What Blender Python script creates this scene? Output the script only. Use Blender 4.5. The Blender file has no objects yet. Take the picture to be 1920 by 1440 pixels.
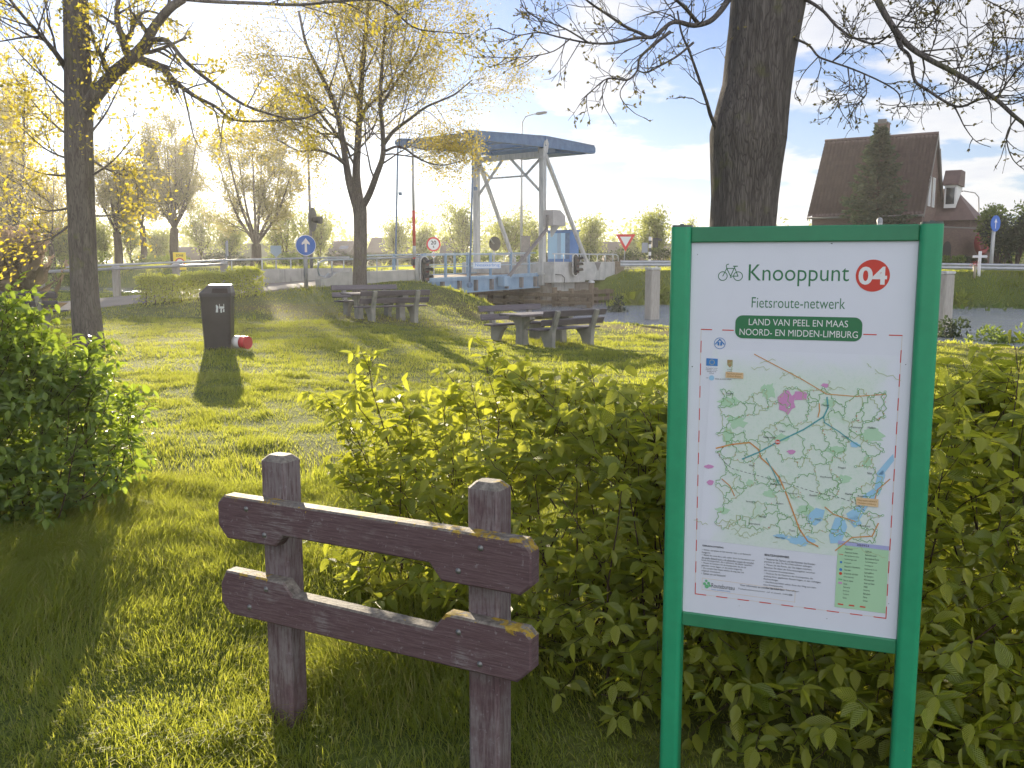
import bpy, math, random
import numpy as np
from mathutils import Vector, Matrix

rng = np.random.default_rng(7)
random.seed(7)
scene = bpy.context.scene
COL = scene.collection
R_ = math.radians

# ------------------------------------------------------------------ camera
FPX, PITCH, EYE = 1740.0, R_(7.5), 1.6
cam_data = bpy.data.cameras.new('camera')
cam_data.sensor_width = 36.0
cam_data.lens = 36.0 * FPX / 1920.0
cam_data.clip_start = 0.05
cam_data.clip_end = 8000
cam = bpy.data.objects.new('camera', cam_data)
cam.location = (0, 0, EYE)
cam.rotation_euler = (R_(90) - PITCH, 0, 0)
COL.objects.link(cam)
scene.camera = cam

# ------------------------------------------------------------------ sky, sun, exposure
SUN_EL, SUN_AZ = R_(11.0), R_(-17.3)          # azimuth from +Y towards +X
world = bpy.data.worlds.new('World')
scene.world = world
world.use_nodes = True
wn, wl = world.node_tree.nodes, world.node_tree.links
wn.clear()
w_out = wn.new('ShaderNodeOutputWorld')
w_bg = wn.new('ShaderNodeBackground')
w_bg.inputs['Strength'].default_value = 0.046
w_sky = wn.new('ShaderNodeTexSky')
w_sky.sky_type = 'NISHITA'
w_sky.sun_disc = False
w_sky.sun_elevation = SUN_EL
w_sky.sun_rotation = SUN_AZ
w_sky.altitude = 0
w_sky.air_density = 1.0
w_sky.dust_density = 0.35
w_sky.ozone_density = 1.6
# broken cumulus: noise on the sky direction flattened onto a cloud deck
tc = wn.new('ShaderNodeTexCoord')
sep = wn.new('ShaderNodeSeparateXYZ')
wl.new(tc.outputs['Generated'], sep.inputs[0])
def wmath(op, a, b=None, c=None):
    n = wn.new('ShaderNodeMath'); n.operation = op
    for i, v in enumerate((a, b, c)):
        if v is None: continue
        if isinstance(v, (int, float)): n.inputs[i].default_value = v
        else: wl.new(v, n.inputs[i])
    return n.outputs[0]
zz = wmath('ADD', wmath('MAXIMUM', sep.outputs[2], 0.0), 0.16)
comb = wn.new('ShaderNodeCombineXYZ')
wl.new(wmath('DIVIDE', sep.outputs[0], zz), comb.inputs[0])
wl.new(wmath('DIVIDE', sep.outputs[1], zz), comb.inputs[1])
comb.inputs[2].default_value = 3.1
wnz = wn.new('ShaderNodeTexNoise')
wnz.inputs['Scale'].default_value = 2.3
wnz.inputs['Detail'].default_value = 9
wnz.inputs['Roughness'].default_value = 0.52
wl.new(comb.outputs[0], wnz.inputs['Vector'])
# more cloud towards the right of the view (higher x), less near the sun
bias = wmath('MULTIPLY', wmath('SUBTRACT', sep.outputs[0], 0.12), 0.24)
# added cloud bank behind the camera, never in view, to light shaded fronts
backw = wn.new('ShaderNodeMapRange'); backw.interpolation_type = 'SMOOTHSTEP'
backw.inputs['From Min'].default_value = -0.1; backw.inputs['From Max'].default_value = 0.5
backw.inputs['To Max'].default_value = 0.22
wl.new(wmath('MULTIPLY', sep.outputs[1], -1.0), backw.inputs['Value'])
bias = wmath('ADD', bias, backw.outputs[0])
cv = wmath('ADD', wnz.outputs['Fac'], bias)
wr = wn.new('ShaderNodeMapRange')
wr.interpolation_type = 'SMOOTHSTEP'
wr.inputs['From Min'].default_value = 0.50
wr.inputs['From Max'].default_value = 0.60
wr.inputs['To Max'].default_value = 0.8
wl.new(cv, wr.inputs['Value'])
wmix = wn.new('ShaderNodeMix'); wmix.data_type = 'RGBA'
wl.new(wr.outputs[0], wmix.inputs['Factor'])
# pale spring haze low over the horizon
hz = wmath('MULTIPLY', wmath('POWER', 2.718, wmath('MULTIPLY', wmath('MAXIMUM', sep.outputs[2], 0.0), -4.2)), 0.62)
whz = wn.new('ShaderNodeMix'); whz.data_type = 'RGBA'
wl.new(hz, whz.inputs['Factor'])
wtint = wn.new('ShaderNodeMix'); wtint.data_type = 'RGBA'; wtint.blend_type = 'MULTIPLY'; wtint.inputs['Factor'].default_value = 1.0
wl.new(w_sky.outputs[0], wtint.inputs['A']); wtint.inputs['B'].default_value = (.64, .82, 1.32, 1)
wl.new(wtint.outputs['Result'], whz.inputs['A']); whz.inputs['B'].default_value = (5.2, 5.9, 6.9, 1)
wl.new(whz.outputs['Result'], wmix.inputs['A'])
# cloud body: lit bright at the thick edge, greyer where thicker
wr2 = wn.new('ShaderNodeValToRGB')
wr2.color_ramp.elements[0].position = 0.52; wr2.color_ramp.elements[0].color = (1.0, 0.97, 0.93, 1)
wr2.color_ramp.elements[1].position = 0.80; wr2.color_ramp.elements[1].color = (0.72, 0.74, 0.82, 1)
wl.new(cv, wr2.inputs[0])
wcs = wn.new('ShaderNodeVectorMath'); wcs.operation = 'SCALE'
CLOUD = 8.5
wl.new(wmath('MULTIPLY_ADD', backw.outputs[0], 1.0 / 0.22 * CLOUD, CLOUD), wcs.inputs['Scale'])  # clouds behind the camera made extra bright as fill for the shaded board
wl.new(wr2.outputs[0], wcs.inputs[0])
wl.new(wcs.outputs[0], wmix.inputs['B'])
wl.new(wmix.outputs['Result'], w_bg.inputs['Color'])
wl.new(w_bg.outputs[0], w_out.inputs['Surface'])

sun_data = bpy.data.lights.new('sun', 'SUN')
sun_data.energy = 5.0
sun_data.angle = R_(0.5)
sun_data.color = (1.0, 0.86, 0.64)
sun = bpy.data.objects.new('sun', sun_data)
sd = Vector((math.sin(SUN_AZ) * math.cos(SUN_EL), math.cos(SUN_AZ) * math.cos(SUN_EL), math.sin(SUN_EL)))
sun.rotation_euler = sd.to_track_quat('Z', 'Y').to_euler()
sun.location = (-20, 60, 40)
COL.objects.link(sun)

scene.view_settings.view_transform = 'Standard'
scene.view_settings.look = 'None'
scene.view_settings.gamma = 1.0
scene.view_settings.use_curve_mapping = False
scene.view_settings.exposure = 1.45
try:
    scene.cycles.max_bounces = 8
    scene.cycles.transparent_max_bounces = 8
    scene.cycles.use_denoising = True
    scene.cycles.sample_clamp_indirect = 8
except Exception:
    pass

# ------------------------------------------------------------------ helpers
_F = np.array([0, math.cos(PITCH), -math.sin(PITCH)])
_U = np.array([0, math.sin(PITCH), math.cos(PITCH)])
_Rt = np.array([1.0, 0, 0])
def ray(px, py): return _F + _Rt * (px - 960) / FPX + _U * (720 - py) / FPX
def at(px, py, Y):                      # world point at distance Y seen at that place of the photograph
    d = ray(px, py); p = np.array([0, 0, EYE]) + d * Y / d[1]
    return p
def S01(t):
    t = np.clip(t, 0, 1); return t * t * (3 - 2 * t)

def tag(o, label=None, cat=None, group=None, kind=None):
    if label: o['label'] = label
    if cat: o['category'] = cat
    if group: o['group'] = group
    if kind: o['kind'] = kind
    return o
def thing(name, label, cat, loc=(0, 0, 0), rz=0.0, group=None):
    o = bpy.data.objects.new(name, None)
    o.empty_display_size = 0.2
    o.location = tuple(float(v) for v in loc); o.rotation_euler = (0, 0, rz)
    COL.objects.link(o)
    return tag(o, label, cat, group)
def root_inv(o):
    while o.parent: o = o.parent
    return (Matrix.Translation(o.location) @ Matrix.Rotation(o.rotation_euler.z, 4, 'Z')).inverted()
def link(name, me, m=None, parent=None):
    o = bpy.data.objects.new(name, me)
    if m: me.materials.append(m)
    if parent: o.parent = parent
    COL.objects.link(o)
    return o
def dup(o, parent=None):
    c = o.copy(); COL.objects.link(c)
    if parent: c.parent = parent
    for ch in list(o.children): dup(ch, c)
    return c

class MB:
    def __init__(s): s.v = []; s.f = []; s.sm = []
    def add(s, vs, fs, smooth=False):
        b = len(s.v); s.v += [tuple(float(q) for q in p) for p in vs]
        s.f += [tuple(b + i for i in f) for f in fs]; s.sm += [smooth] * len(fs); return s
    def box(s, x0, x1, y0, y1, z0, z1, bev=0.0):
        if bev <= 0:
            vs = [(x, y, z) for z in (z0, z1) for (x, y) in ((x0, y0), (x1, y0), (x1, y1), (x0, y1))]
            return s.add(vs, [(3, 2, 1, 0), (4, 5, 6, 7), (0, 1, 5, 4), (1, 2, 6, 5), (2, 3, 7, 6), (3, 0, 4, 7)])
        b = bev
        def ring(i, z): return [(x0 + i + b, y0 + i, z), (x1 - i - b, y0 + i, z), (x1 - i, y0 + i + b, z), (x1 - i, y1 - i - b, z),
                                (x1 - i - b, y1 - i, z), (x0 + i + b, y1 - i, z), (x0 + i, y1 - i - b, z), (x0 + i, y0 + i + b, z)]
        vs = ring(b, z0) + ring(0, z0 + b) + ring(0, z1 - b) + ring(b, z1)
        fs = [tuple(range(7, -1, -1)), tuple(range(24, 32))]
        for k in range(3):
            for i in range(8):
                j = (i + 1) % 8; fs.append((k * 8 + i, k * 8 + j, k * 8 + 8 + j, k * 8 + 8 + i))
        return s.add(vs, fs)
    def prism(s, poly, axis, d0, d1):
        """poly in the two axes other than `axis` (order xy / xz / yz), extruded from d0 to d1"""
        n = len(poly)
        def mk(p, d): return {'z': (p[0], p[1], d), 'y': (p[0], d, p[1]), 'x': (d, p[0], p[1])}[axis]
        vs = [mk(p, d0) for p in poly] + [mk(p, d1) for p in poly]
        fs = [tuple(range(n))[::-1], tuple(range(n, 2 * n))] + [(i, (i + 1) % n, n + (i + 1) % n, n + i) for i in range(n)]
        return s.add(vs, fs)
    def tube(s, pts, r, n=8, caps=True, smooth=True):
        pts = np.asarray(pts, float)
        r = np.full(len(pts), r, float) if np.isscalar(r) else np.asarray(r, float)
        V, Fq = tube_np(pts, r, n)
        fs = [tuple(q) for q in Fq]
        s.add(V, fs, smooth)
        if caps:
            b = len(s.v) - len(V); m = len(pts)
            s.f += [tuple(b + i for i in range(n))[::-1], tuple(b + (m - 1) * n + i for i in range(n))]; s.sm += [False, False]
        return s
    def bar(s, p, q, w, h=None):
        """rectangular bar from p to q"""
        h = h or w
        p = np.array(p, float); q = np.array(q, float); d = q - p; d /= np.linalg.norm(d)
        up = np.array([0, 0, 1.0]) if abs(d[2]) < .95 else np.array([1.0, 0, 0])
        a = np.cross(d, up); a /= np.linalg.norm(a); b = np.cross(a, d)
        vs = [e + a * sx * w / 2 + b * sy * h / 2 for e in (p, q) for sx, sy in ((-1, -1), (1, -1), (1, 1), (-1, 1))]
        return s.add(vs, [(3, 2, 1, 0), (4, 5, 6, 7), (0, 1, 5, 4), (1, 2, 6, 5), (2, 3, 7, 6), (3, 0, 4, 7)])
    def disc(s, c, nrm, r, n=20, th=0.0, ry=None):
        c = np.array(c, float); d = np.array(nrm, float); d /= np.linalg.norm(d)
        up = np.array([0, 0, 1.0]) if abs(d[2]) < .95 else np.array([1.0, 0, 0])
        a = np.cross(up, d); a /= np.linalg.norm(a); b = np.cross(d, a); ry = ry or r
        ring = [c + a * r * math.cos(t) + b * ry * math.sin(t) for t in np.linspace(0, 2 * math.pi, n, endpoint=False)]
        if th <= 0: return s.add(ring, [tuple(range(n))])
        vs = ring + [p + d * th for p in ring]
        return s.add(vs, [tuple(range(n))[::-1], tuple(range(n, 2 * n))] + [(i, (i + 1) % n, n + (i + 1) % n, n + i) for i in range(n)])
    def lathe(s, prof, n=24, c=(0, 0, 0)):
        vs, fs = [], []
        for (r, z) in prof:
            for i in range(n):
                t = 2 * math.pi * i / n; vs.append((c[0] + r * math.cos(t), c[1] + r * math.sin(t), c[2] + z))
        for k in range(len(prof) - 1):
            for i in range(n):
                j = (i + 1) % n; fs.append((k * n + i, k * n + j, k * n + n + j, k * n + n + i))
        return s.add(vs, fs, True)
    def quad(s, a, b, c, d): return s.add([a, b, c, d], [(0, 1, 2, 3)])
    def xf(s, M):
        s.v = [tuple(M @ Vector(p)) for p in s.v]; return s
    def build(s, name, m=None, parent=None, world=False, fix=True):
        vs = s.v
        if world and parent:
            Mi = root_inv(parent); vs = [tuple(Mi @ Vector(p)) for p in vs]
        me = bpy.data.meshes.new(name)
        me.from_pydata(vs, [], s.f)
        me.polygons.foreach_set('use_smooth', s.sm)
        me.update()
        return link(name, me, m, parent)

def tube_np(pts, r, n):
    m = len(pts)
    d = np.gradient(pts, axis=0); d /= np.linalg.norm(d, axis=1)[:, None] + 1e-9
    ref = np.array([0.31, 0.17, 0.93]) if abs(d[0][2]) < 0.9 else np.array([0.93, 0.31, 0.17])
    a = np.cross(d, ref); a /= np.linalg.norm(a, axis=1)[:, None] + 1e-9
    b = np.cross(d, a)
    t = np.linspace(0, 2 * math.pi, n, endpoint=False)
    V = (pts[:, None, :] + r[:, None, None] * (a[:, None, :] * np.cos(t)[None, :, None] + b[:, None, :] * np.sin(t)[None, :, None])).reshape(-1, 3)
    i = np.arange(n); j = (i + 1) % n
    Fq = np.concatenate([np.stack([k * n + i, k * n + j, k * n + n + j, k * n + n + i], 1) for k in range(m - 1)])
    return V, Fq

def np_mesh(name, V, Fc, m=None, parent=None, world=False, smooth=False, tint=None, uv=None):
    V = np.ascontiguousarray(V, dtype=np.float32); Fc = np.ascontiguousarray(Fc, dtype=np.int32)
    if world and parent:
        Mi = np.array(root_inv(parent)); V = (V @ Mi[:3, :3].T + Mi[:3, 3]).astype(np.float32)
    k = Fc.shape[1]
    me = bpy.data.meshes.new(name)
    me.vertices.add(len(V)); me.vertices.foreach_set('co', V.ravel())
    me.loops.add(Fc.size); me.loops.foreach_set('vertex_index', Fc.ravel())
    me.polygons.add(len(Fc))
    me.polygons.foreach_set('loop_start', np.arange(0, Fc.size, k, dtype=np.int32))
    me.polygons.foreach_set('loop_total', np.full(len(Fc), k, np.int32))
    me.polygons.foreach_set('use_smooth', np.full(len(Fc), smooth))
    if tint is not None:
        at_ = me.attributes.new('tint', 'FLOAT', 'POINT'); at_.data.foreach_set('value', np.ascontiguousarray(tint, np.float32))
    if uv is not None:
        ul = me.uv_layers.new(name='UVMap')
        ul.data.foreach_set('uv', np.ascontiguousarray(uv, np.float32)[Fc.ravel()].ravel())
    me.update(calc_edges=True)
    me.validate()
    return link(name, me, m, parent)

class Tubes:                              # many tubes gathered in one quad mesh
    def __init__(s): s.V = []; s.F = []; s.n = 0
    def add(s, pts, r, n=5):
        V, F = tube_np(np.asarray(pts, float), np.asarray(r, float), n); s.V.append(V); s.F.append(F + s.n); s.n += len(V)
    def build(s, name, m, parent, world=True):
        return np_mesh(name, np.concatenate(s.V), np.concatenate(s.F), m, parent, world, True)

_perm = rng.random((256, 256))
def vnoise(x, y, sc=1.0, seed=0):         # smooth value noise in [0,1]
    x = np.asarray(x) * sc + seed * 17.3; y = np.asarray(y) * sc + seed * 7.7
    xi = np.floor(x).astype(int); yi = np.floor(y).astype(int); fx = x - xi; fy = y - yi
    fx = fx * fx * (3 - 2 * fx); fy = fy * fy * (3 - 2 * fy)
    g = lambda a, b: _perm[a % 256, b % 256]
    return (g(xi, yi) * (1 - fx) + g(xi + 1, yi) * fx) * (1 - fy) + (g(xi, yi + 1) * (1 - fx) + g(xi + 1, yi + 1) * fx) * fy

# ------------------------------------------------------------------ materials
class NT:
    def __init__(s, name):
        s.m = bpy.data.materials.new(name); s.m.use_nodes = True
        s.t = s.m.node_tree; s.n = s.t.nodes; s.l = s.t.links; s.n.clear()
        s.out = s.n.new('ShaderNodeOutputMaterial')
    def node(s, t, **k):
        n = s.n.new(t)
        for a, v in k.items():
            if hasattr(n, a) and a not in n.inputs: setattr(n, a, v)
            else: n.inputs[a].default_value = v
        return n
    def link(s, a, b): s.l.new(a, b)
    def val(s, sock, v):
        if isinstance(v, (int, float, tuple, list)): sock.default_value = v if not isinstance(v, (tuple, list)) or len(v) != 3 or sock.type != 'RGBA' else (*v, 1)
        else: s.l.new(v, sock)
    def math(s, op, a, b=None, c=None, clamp=False):
        n = s.n.new('ShaderNodeMath'); n.operation = op; n.use_clamp = clamp
        for i, v in enumerate((a, b, c)):
            if v is not None: s.val(n.inputs[i], v)
        return n.outputs[0]
    def mix(s, f, a, b, blend='MIX'):
        n = s.n.new('ShaderNodeMix'); n.data_type = 'RGBA'; n.blend_type = blend
        s.val(n.inputs[0], f); s.val(n.inputs['A'], a); s.val(n.inputs['B'], b)
        return n.outputs['Result']
    def coords(s, kind='Object', scale=(1, 1, 1), rot=(0, 0, 0)):
        t = s.n.new('ShaderNodeTexCoord'); mp = s.n.new('ShaderNodeMapping')
        mp.inputs['Scale'].default_value = scale; mp.inputs['Rotation'].default_value = rot
        s.l.new(t.outputs[kind], mp.inputs[0]); return mp.outputs[0]
    def noise(s, vec, scale, detail=4, rough=.55, dist=0.0):
        n = s.n.new('ShaderNodeTexNoise'); n.inputs['Scale'].default_value = scale; n.inputs['Detail'].default_value = detail
        n.inputs['Roughness'].default_value = rough; n.inputs['Distortion'].default_value = dist
        s.l.new(vec, n.inputs['Vector']); return n.outputs['Fac']
    def ramp(s, f, stops):
        n = s.n.new('ShaderNodeValToRGB'); cr = n.color_ramp
        while len(cr.elements) > 1: cr.elements.remove(cr.elements[0])
        cr.elements[0].position = stops[0][0]; cr.elements[0].color = (*stops[0][1], 1) if len(stops[0][1]) == 3 else stops[0][1]
        for p, c in stops[1:]:
            e = cr.elements.new(p); e.color = (*c, 1) if len(c) == 3 else c
        s.l.new(f, n.inputs[0]); return n.outputs[0]
    def range(s, v, a, b, lo=0.0, hi=1.0):
        n = s.n.new('ShaderNodeMapRange'); n.interpolation_type = 'SMOOTHSTEP'
        s.val(n.inputs['Value'], v)
        n.inputs['From Min'].default_value = a; n.inputs['From Max'].default_value = b
        n.inputs['To Min'].default_value = lo; n.inputs['To Max'].default_value = hi
        return n.outputs[0]
    def bump(s, h, strength=.3, dist=.02):
        n = s.n.new('ShaderNodeBump'); n.inputs['Strength'].default_value = strength; n.inputs['Distance'].default_value = dist
        s.l.new(h, n.inputs['Height']); return n.outputs[0]
    def principled(s, col, rough=.6, metal=0.0, bump=None, spec=None):
        p = s.n.new('ShaderNodeBsdfPrincipled')
        s.val(p.inputs['Base Color'], col); s.val(p.inputs['Roughness'], rough); s.val(p.inputs['Metallic'], metal)
        if spec is not None: s.val(p.inputs['Specular IOR Level'], spec)
        if bump is not None: s.l.new(bump, p.inputs['Normal'])
        s.l.new(p.outputs[0], s.out.inputs['Surface']); return p

def m_worn(name, c1, c2, rough=.6, scale=6.0, bump=.15, stretch=(1, 1, 1), metal=0.0, lo=.35, hi=.7, dist=.01, spec=None, detail=5):
    t = NT(name); v = t.coords('Object', stretch)
    f = t.noise(v, scale, detail, .6)
    col = t.ramp(f, [(lo, c1), (hi, c2)])
    f2 = t.noise(v, scale * 7, 3)
    col = t.mix(t.math('MULTIPLY', f2, .35), col, (c1[0] * .55, c1[1] * .55, c1[2] * .55))
    t.principled(col, t.math('ADD', t.math('MULTIPLY', f, .2), rough - .1), metal, t.bump(t.math('ADD', f, f2), bump, dist), spec)
    return t.m
def m_flat(name, c, rough=.5, metal=0.0, spec=None):
    t = NT(name); v = t.coords('Object'); f = t.noise(v, 14, 3)
    t.principled(t.mix(t.math('MULTIPLY', f, .25), c, tuple(q * .75 for q in c)), rough, metal, None, spec); return t.m
def m_bark(name, c1, c2, lich=(.16, .16, .06), sc=1.0, bump=.8):
    t = NT(name); v = t.coords('Object', (1, 1, .13))
    vo = t.node('ShaderNodeTexVoronoi', feature='DISTANCE_TO_EDGE'); vo.inputs['Scale'].default_value = 26 * sc
    wv = t.coords('Object', (1, 1, .10)); nz = t.noise(v, 9 * sc, 6, .65)
    addv = t.n.new('ShaderNodeVectorMath'); addv.operation = 'ADD'
    sc_ = t.n.new('ShaderNodeVectorMath'); sc_.operation = 'SCALE'; sc_.inputs['Scale'].default_value = .12 / sc
    nn = t.n.new('ShaderNodeTexNoise'); nn.inputs['Scale'].default_value = 7 * sc; t.l.new(v, nn.inputs['Vector'])
    t.l.new(nn.outputs['Color'], sc_.inputs[0]); t.l.new(wv, addv.inputs[0]); t.l.new(sc_.outputs[0], addv.inputs[1])
    t.l.new(addv.outputs[0], vo.inputs['Vector'])
    crack = t.range(vo.outputs['Distance'], 0.0, .16)
    col = t.ramp(nz, [(.3, c1), (.72, c2)])
    col = t.mix(t.math('MULTIPLY_ADD', crack, .55, .45), tuple(q * .55 for q in c1), col)
    ob = t.coords('Object'); lm = t.range(t.noise(ob, 3.2, 5, .6), .55, .72, 0, .75)
    col = t.mix(lm, col, lich)
    hgt = t.math('ADD', t.math('MULTIPLY', crack, .45), nz)
    t.principled(col, .9, 0, t.bump(hgt, bump, .03 / sc), .2)
    return t.m
def m_leaf(name, lo, mid, hi, trans=(.5, .5, .06), tf=.5, rough=.45, veins=False, gloss=.06):
    t = NT(name)
    a = t.node('ShaderNodeAttribute'); a.attribute_name = 'tint'
    col = t.ramp(a.outputs['Fac'], [(0.0, lo), (.5, mid), (1.0, hi)])
    nrm = None
    if veins:
        uvn = t.n.new('ShaderNodeUVMap'); sp = t.n.new('ShaderNodeSeparateXYZ'); t.l.new(uvn.outputs[0], sp.inputs[0])
        au = t.math('ABSOLUTE', t.math('SUBTRACT', sp.outputs[0], .5))
        ph = t.math('SUBTRACT', sp.outputs[1], t.math('MULTIPLY', au, .75))
        w = t.math('SINE', t.math('MULTIPLY', ph, 62.0))
        mid_ = t.range(au, .0, .03, 0, 1)
        nrm = t.bump(t.math('MULTIPLY', w, mid_), .55, .004)
        col = t.mix(t.math('MULTIPLY', t.range(w, .2, 1.0), .22), col, tuple(min(1, q * 1.6) for q in hi))
    tc_ = t.mix(.55, col, trans)
    d = t.node('ShaderNodeBsdfDiffuse'); t.l.new(col, d.inputs[0])
    tr = t.node('ShaderNodeBsdfTranslucent'); t.l.new(tc_, tr.inputs[0])
    g = t.node('ShaderNodeBsdfGlossy'); g.inputs['Roughness'].default_value = rough; g.inputs['Color'].default_value = (.9, .9, .9, 1)
    if nrm is not None:
        for q in (d, tr, g): t.l.new(nrm, q.inputs['Normal'])
    m1 = t.n.new('ShaderNodeMixShader'); m1.inputs[0].default_value = tf
    t.l.new(d.outputs[0], m1.inputs[1]); t.l.new(tr.outputs[0], m1.inputs[2])
    m2 = t.n.new('ShaderNodeMixShader'); m2.inputs[0].default_value = gloss
    t.l.new(m1.outputs[0], m2.inputs[1]); t.l.new(g.outputs[0], m2.inputs[2])
    t.l.new(m2.outputs[0], t.out.inputs['Surface'])
    return t.m

def m_concrete(name, c1, c2):
    t = NT(name); v = t.coords('Object'); vs = t.coords('Object', (3, 3, .35))
    f = t.noise(v, 2.5, 6, .6); st = t.noise(vs, 2.2, 5, .6); g = t.noise(v, 60, 2)
    col = t.ramp(f, [(.3, c1), (.7, c2)])
    col = t.mix(t.range(st, .52, .75, 0, .6), col, tuple(q * .45 for q in c1))
    t.principled(col, .85, 0, t.bump(t.math('ADD', f, t.math('MULTIPLY', g, .4)), .25, .01), .3); return t.m
def m_brick(name, c1, c2, mortar, scale=1.0):
    t = NT(name); tcn = t.n.new('ShaderNodeTexCoord'); sp = t.n.new('ShaderNodeSeparateXYZ'); t.l.new(tcn.outputs['Object'], sp.inputs[0])
    cb = t.n.new('ShaderNodeCombineXYZ'); t.l.new(t.math('ADD', sp.outputs[0], sp.outputs[1]), cb.inputs[0]); t.l.new(sp.outputs[2], cb.inputs[1])
    b = t.node('ShaderNodeTexBrick'); t.l.new(cb.outputs[0], b.inputs['Vector'])
    b.inputs['Scale'].default_value = 1.0; b.inputs['Brick Width'].default_value = .22 * scale; b.inputs['Row Height'].default_value = .065 * scale
    b.inputs['Mortar Size'].default_value = .006 * scale; b.inputs['Color1'].default_value = (*c1, 1); b.inputs['Color2'].default_value = (*c2, 1); b.inputs['Mortar'].default_value = (*mortar, 1)
    f = t.noise(t.coords('Object'), 1.2, 5)
    col = t.mix(t.math('MULTIPLY', f, .35), b.outputs['Color'], tuple(q * .5 for q in c1))
    t.principled(col, .9, 0, t.bump(b.outputs['Fac'], -.3, .01), .2); return t.m
def m_tiles(name, c1, c2, px=.24, pz=.26):
    t = NT(name); tcn = t.n.new('ShaderNodeTexCoord'); sp = t.n.new('ShaderNodeSeparateXYZ'); t.l.new(tcn.outputs['Object'], sp.inputs[0])
    w = t.math('SINE', t.math('MULTIPLY', sp.outputs[0], 2 * math.pi / px))
    sw = t.math('FRACT', t.math('DIVIDE', sp.outputs[2], pz))
    wn_ = t.node('ShaderNodeTexWhiteNoise'); cb = t.n.new('ShaderNodeCombineXYZ')
    t.l.new(t.math('FLOOR', t.math('DIVIDE', sp.outputs[0], px)), cb.inputs[0]); t.l.new(t.math('FLOOR', t.math('DIVIDE', sp.outputs[2], pz)), cb.inputs[1])
    t.l.new(cb.outputs[0], wn_.inputs['Vector'])
    f = t.noise(t.coords('Object'), .9, 5)
    col = t.mix(t.math('ADD', t.math('MULTIPLY', wn_.outputs['Value'], .5), t.math('MULTIPLY', f, .4)), c1, c2)
    hgt = t.math('ADD', t.math('MULTIPLY', w, .5), t.math('MULTIPLY', sw, -1.0))
    t.principled(col, .7, 0, t.bump(hgt, .25, .02), .35); return t.m
# ------------------------------------------------------------------ the lie of the land
CX, CY, CN, CV = -3.8, 38.0, np.array([.643, .766]), np.array([-.766, .643])
WATER_Z = -0.42
def ca(x, y):
    dx = np.asarray(x) - CX; dy = np.asarray(y) - CY
    return CN[0] * dx + CN[1] * dy, CV[0] * dx + CV[1] * dy
def BW(c, a, z): return np.array([CX + CN[0] * c + CV[0] * a, CY + CN[1] * c + CV[1] * a, z])
_rc = np.array([-60, -22, -15, -10, -5, -1, 8.]); _rz = np.array([0.0, .02, .14, .42, .72, .86, .95])
ROAD_W = 3.84
def road_z(c): return np.interp(c, _rc, _rz)
def ground_h(x, y, fine=False):
    x = np.asarray(x, float); y = np.asarray(y, float)
    c, a = ca(x, y)
    hl = S01((y - 8) / 10) * (.08 - .40 * S01((x + 5) / 6))
    da = np.maximum(0, np.maximum(-a - .2, a - ROAD_W - .2))
    w = (1 - S01(da / np.where(a < 0, 8.0, 2.0)))
    h = hl * (1 - w) + road_z(c) * w
    cc = c + .15 * np.maximum(0, a - 5)
    near = cc + .10 * np.maximum(0, -a - 1)
    far = 1.1 + .12 * vnoise(x, y, .15, 3)
    t1 = S01((near + 1.1) / 2.1)
    h = h * (1 - t1) + -1.7 * t1
    toe = 9.4 + 2.2 * S01((-a - .8) / 3.0) + .42 * np.maximum(0, -a - 3)
    cf = c + .04 * np.maximum(0, a - 5)
    t2 = S01((cf - toe + (vnoise(x, y, .45, 8) - .5) * 2.6 + (vnoise(x, y, 1.1, 18) - .5) * .9) / 4.2)
    h = np.where(cf > 5, -1.7 * (1 - t2) + far * t2, h)
    h = h + (vnoise(x, y, .9, 1) - .5) * .05 + (vnoise(x, y, 2.6, 2) - .5) * .02
    h = h - .16 * np.exp(-(((x - .9) / .9) ** 2 + ((y - 2.5) / .55) ** 2))
    return h
def gh(x, y): return float(ground_h(np.array([x]), np.array([y]))[0])

def graded(a, b, s0, g, s_max):
    v = [a]; s = s0
    while v[-1] < b: v.append(v[-1] + s); s = min(s * g, s_max)
    return np.array(v)
ys = np.concatenate([-graded(.0, 30, .5, 1.1, 4)[::-1][:-1], graded(0, 14, .15, 1.0, .15)[:-1], graded(14, 75, .25, 1.012, .5)[:-1], graded(75, 4000, .6, 1.12, 400)])
xp = np.concatenate([graded(0, 30, .2, 1.012, .45)[:-1], graded(30, 4000, .6, 1.12, 400)])
xs = np.concatenate([-xp[::-1][:-1], xp])
gx, gy = np.meshgrid(xs, ys)
gzv = ground_h(gx, gy)
nx, ny = len(xs), len(ys)
idx = np.arange(nx * ny).reshape(ny, nx)
Fg = np.stack([idx[:-1, :-1].ravel(), idx[:-1, 1:].ravel(), idx[1:, 1:].ravel(), idx[1:, :-1].ravel()], 1)

def dry_mask(x, y):                     # worn, straw-coloured turf
    d = vnoise(x, y, .35, 5) * .6 + vnoise(x, y, 1.3, 6) * .4
    c, a = ca(x, y)
    lip = np.exp(-((c + 3.4) / 1.7) ** 2) * (a < -3) * 1.0
    tab = np.exp(-(((x + 3.4) / 2.6) ** 2 + ((y - 26) / 2.2) ** 2)) * .8 + np.exp(-(((x - .6) / 2.4) ** 2 + ((y - 22.5) / 2.0) ** 2)) * .7
    hed = np.exp(-(((x + 8.0) / 3.0) ** 2 + ((y - 28.0) / 2.2) ** 2)) * .7
    return np.clip((d - .5) * 1.0 + lip * .75 + tab * .7 + hed * .8, 0, 1)

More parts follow.
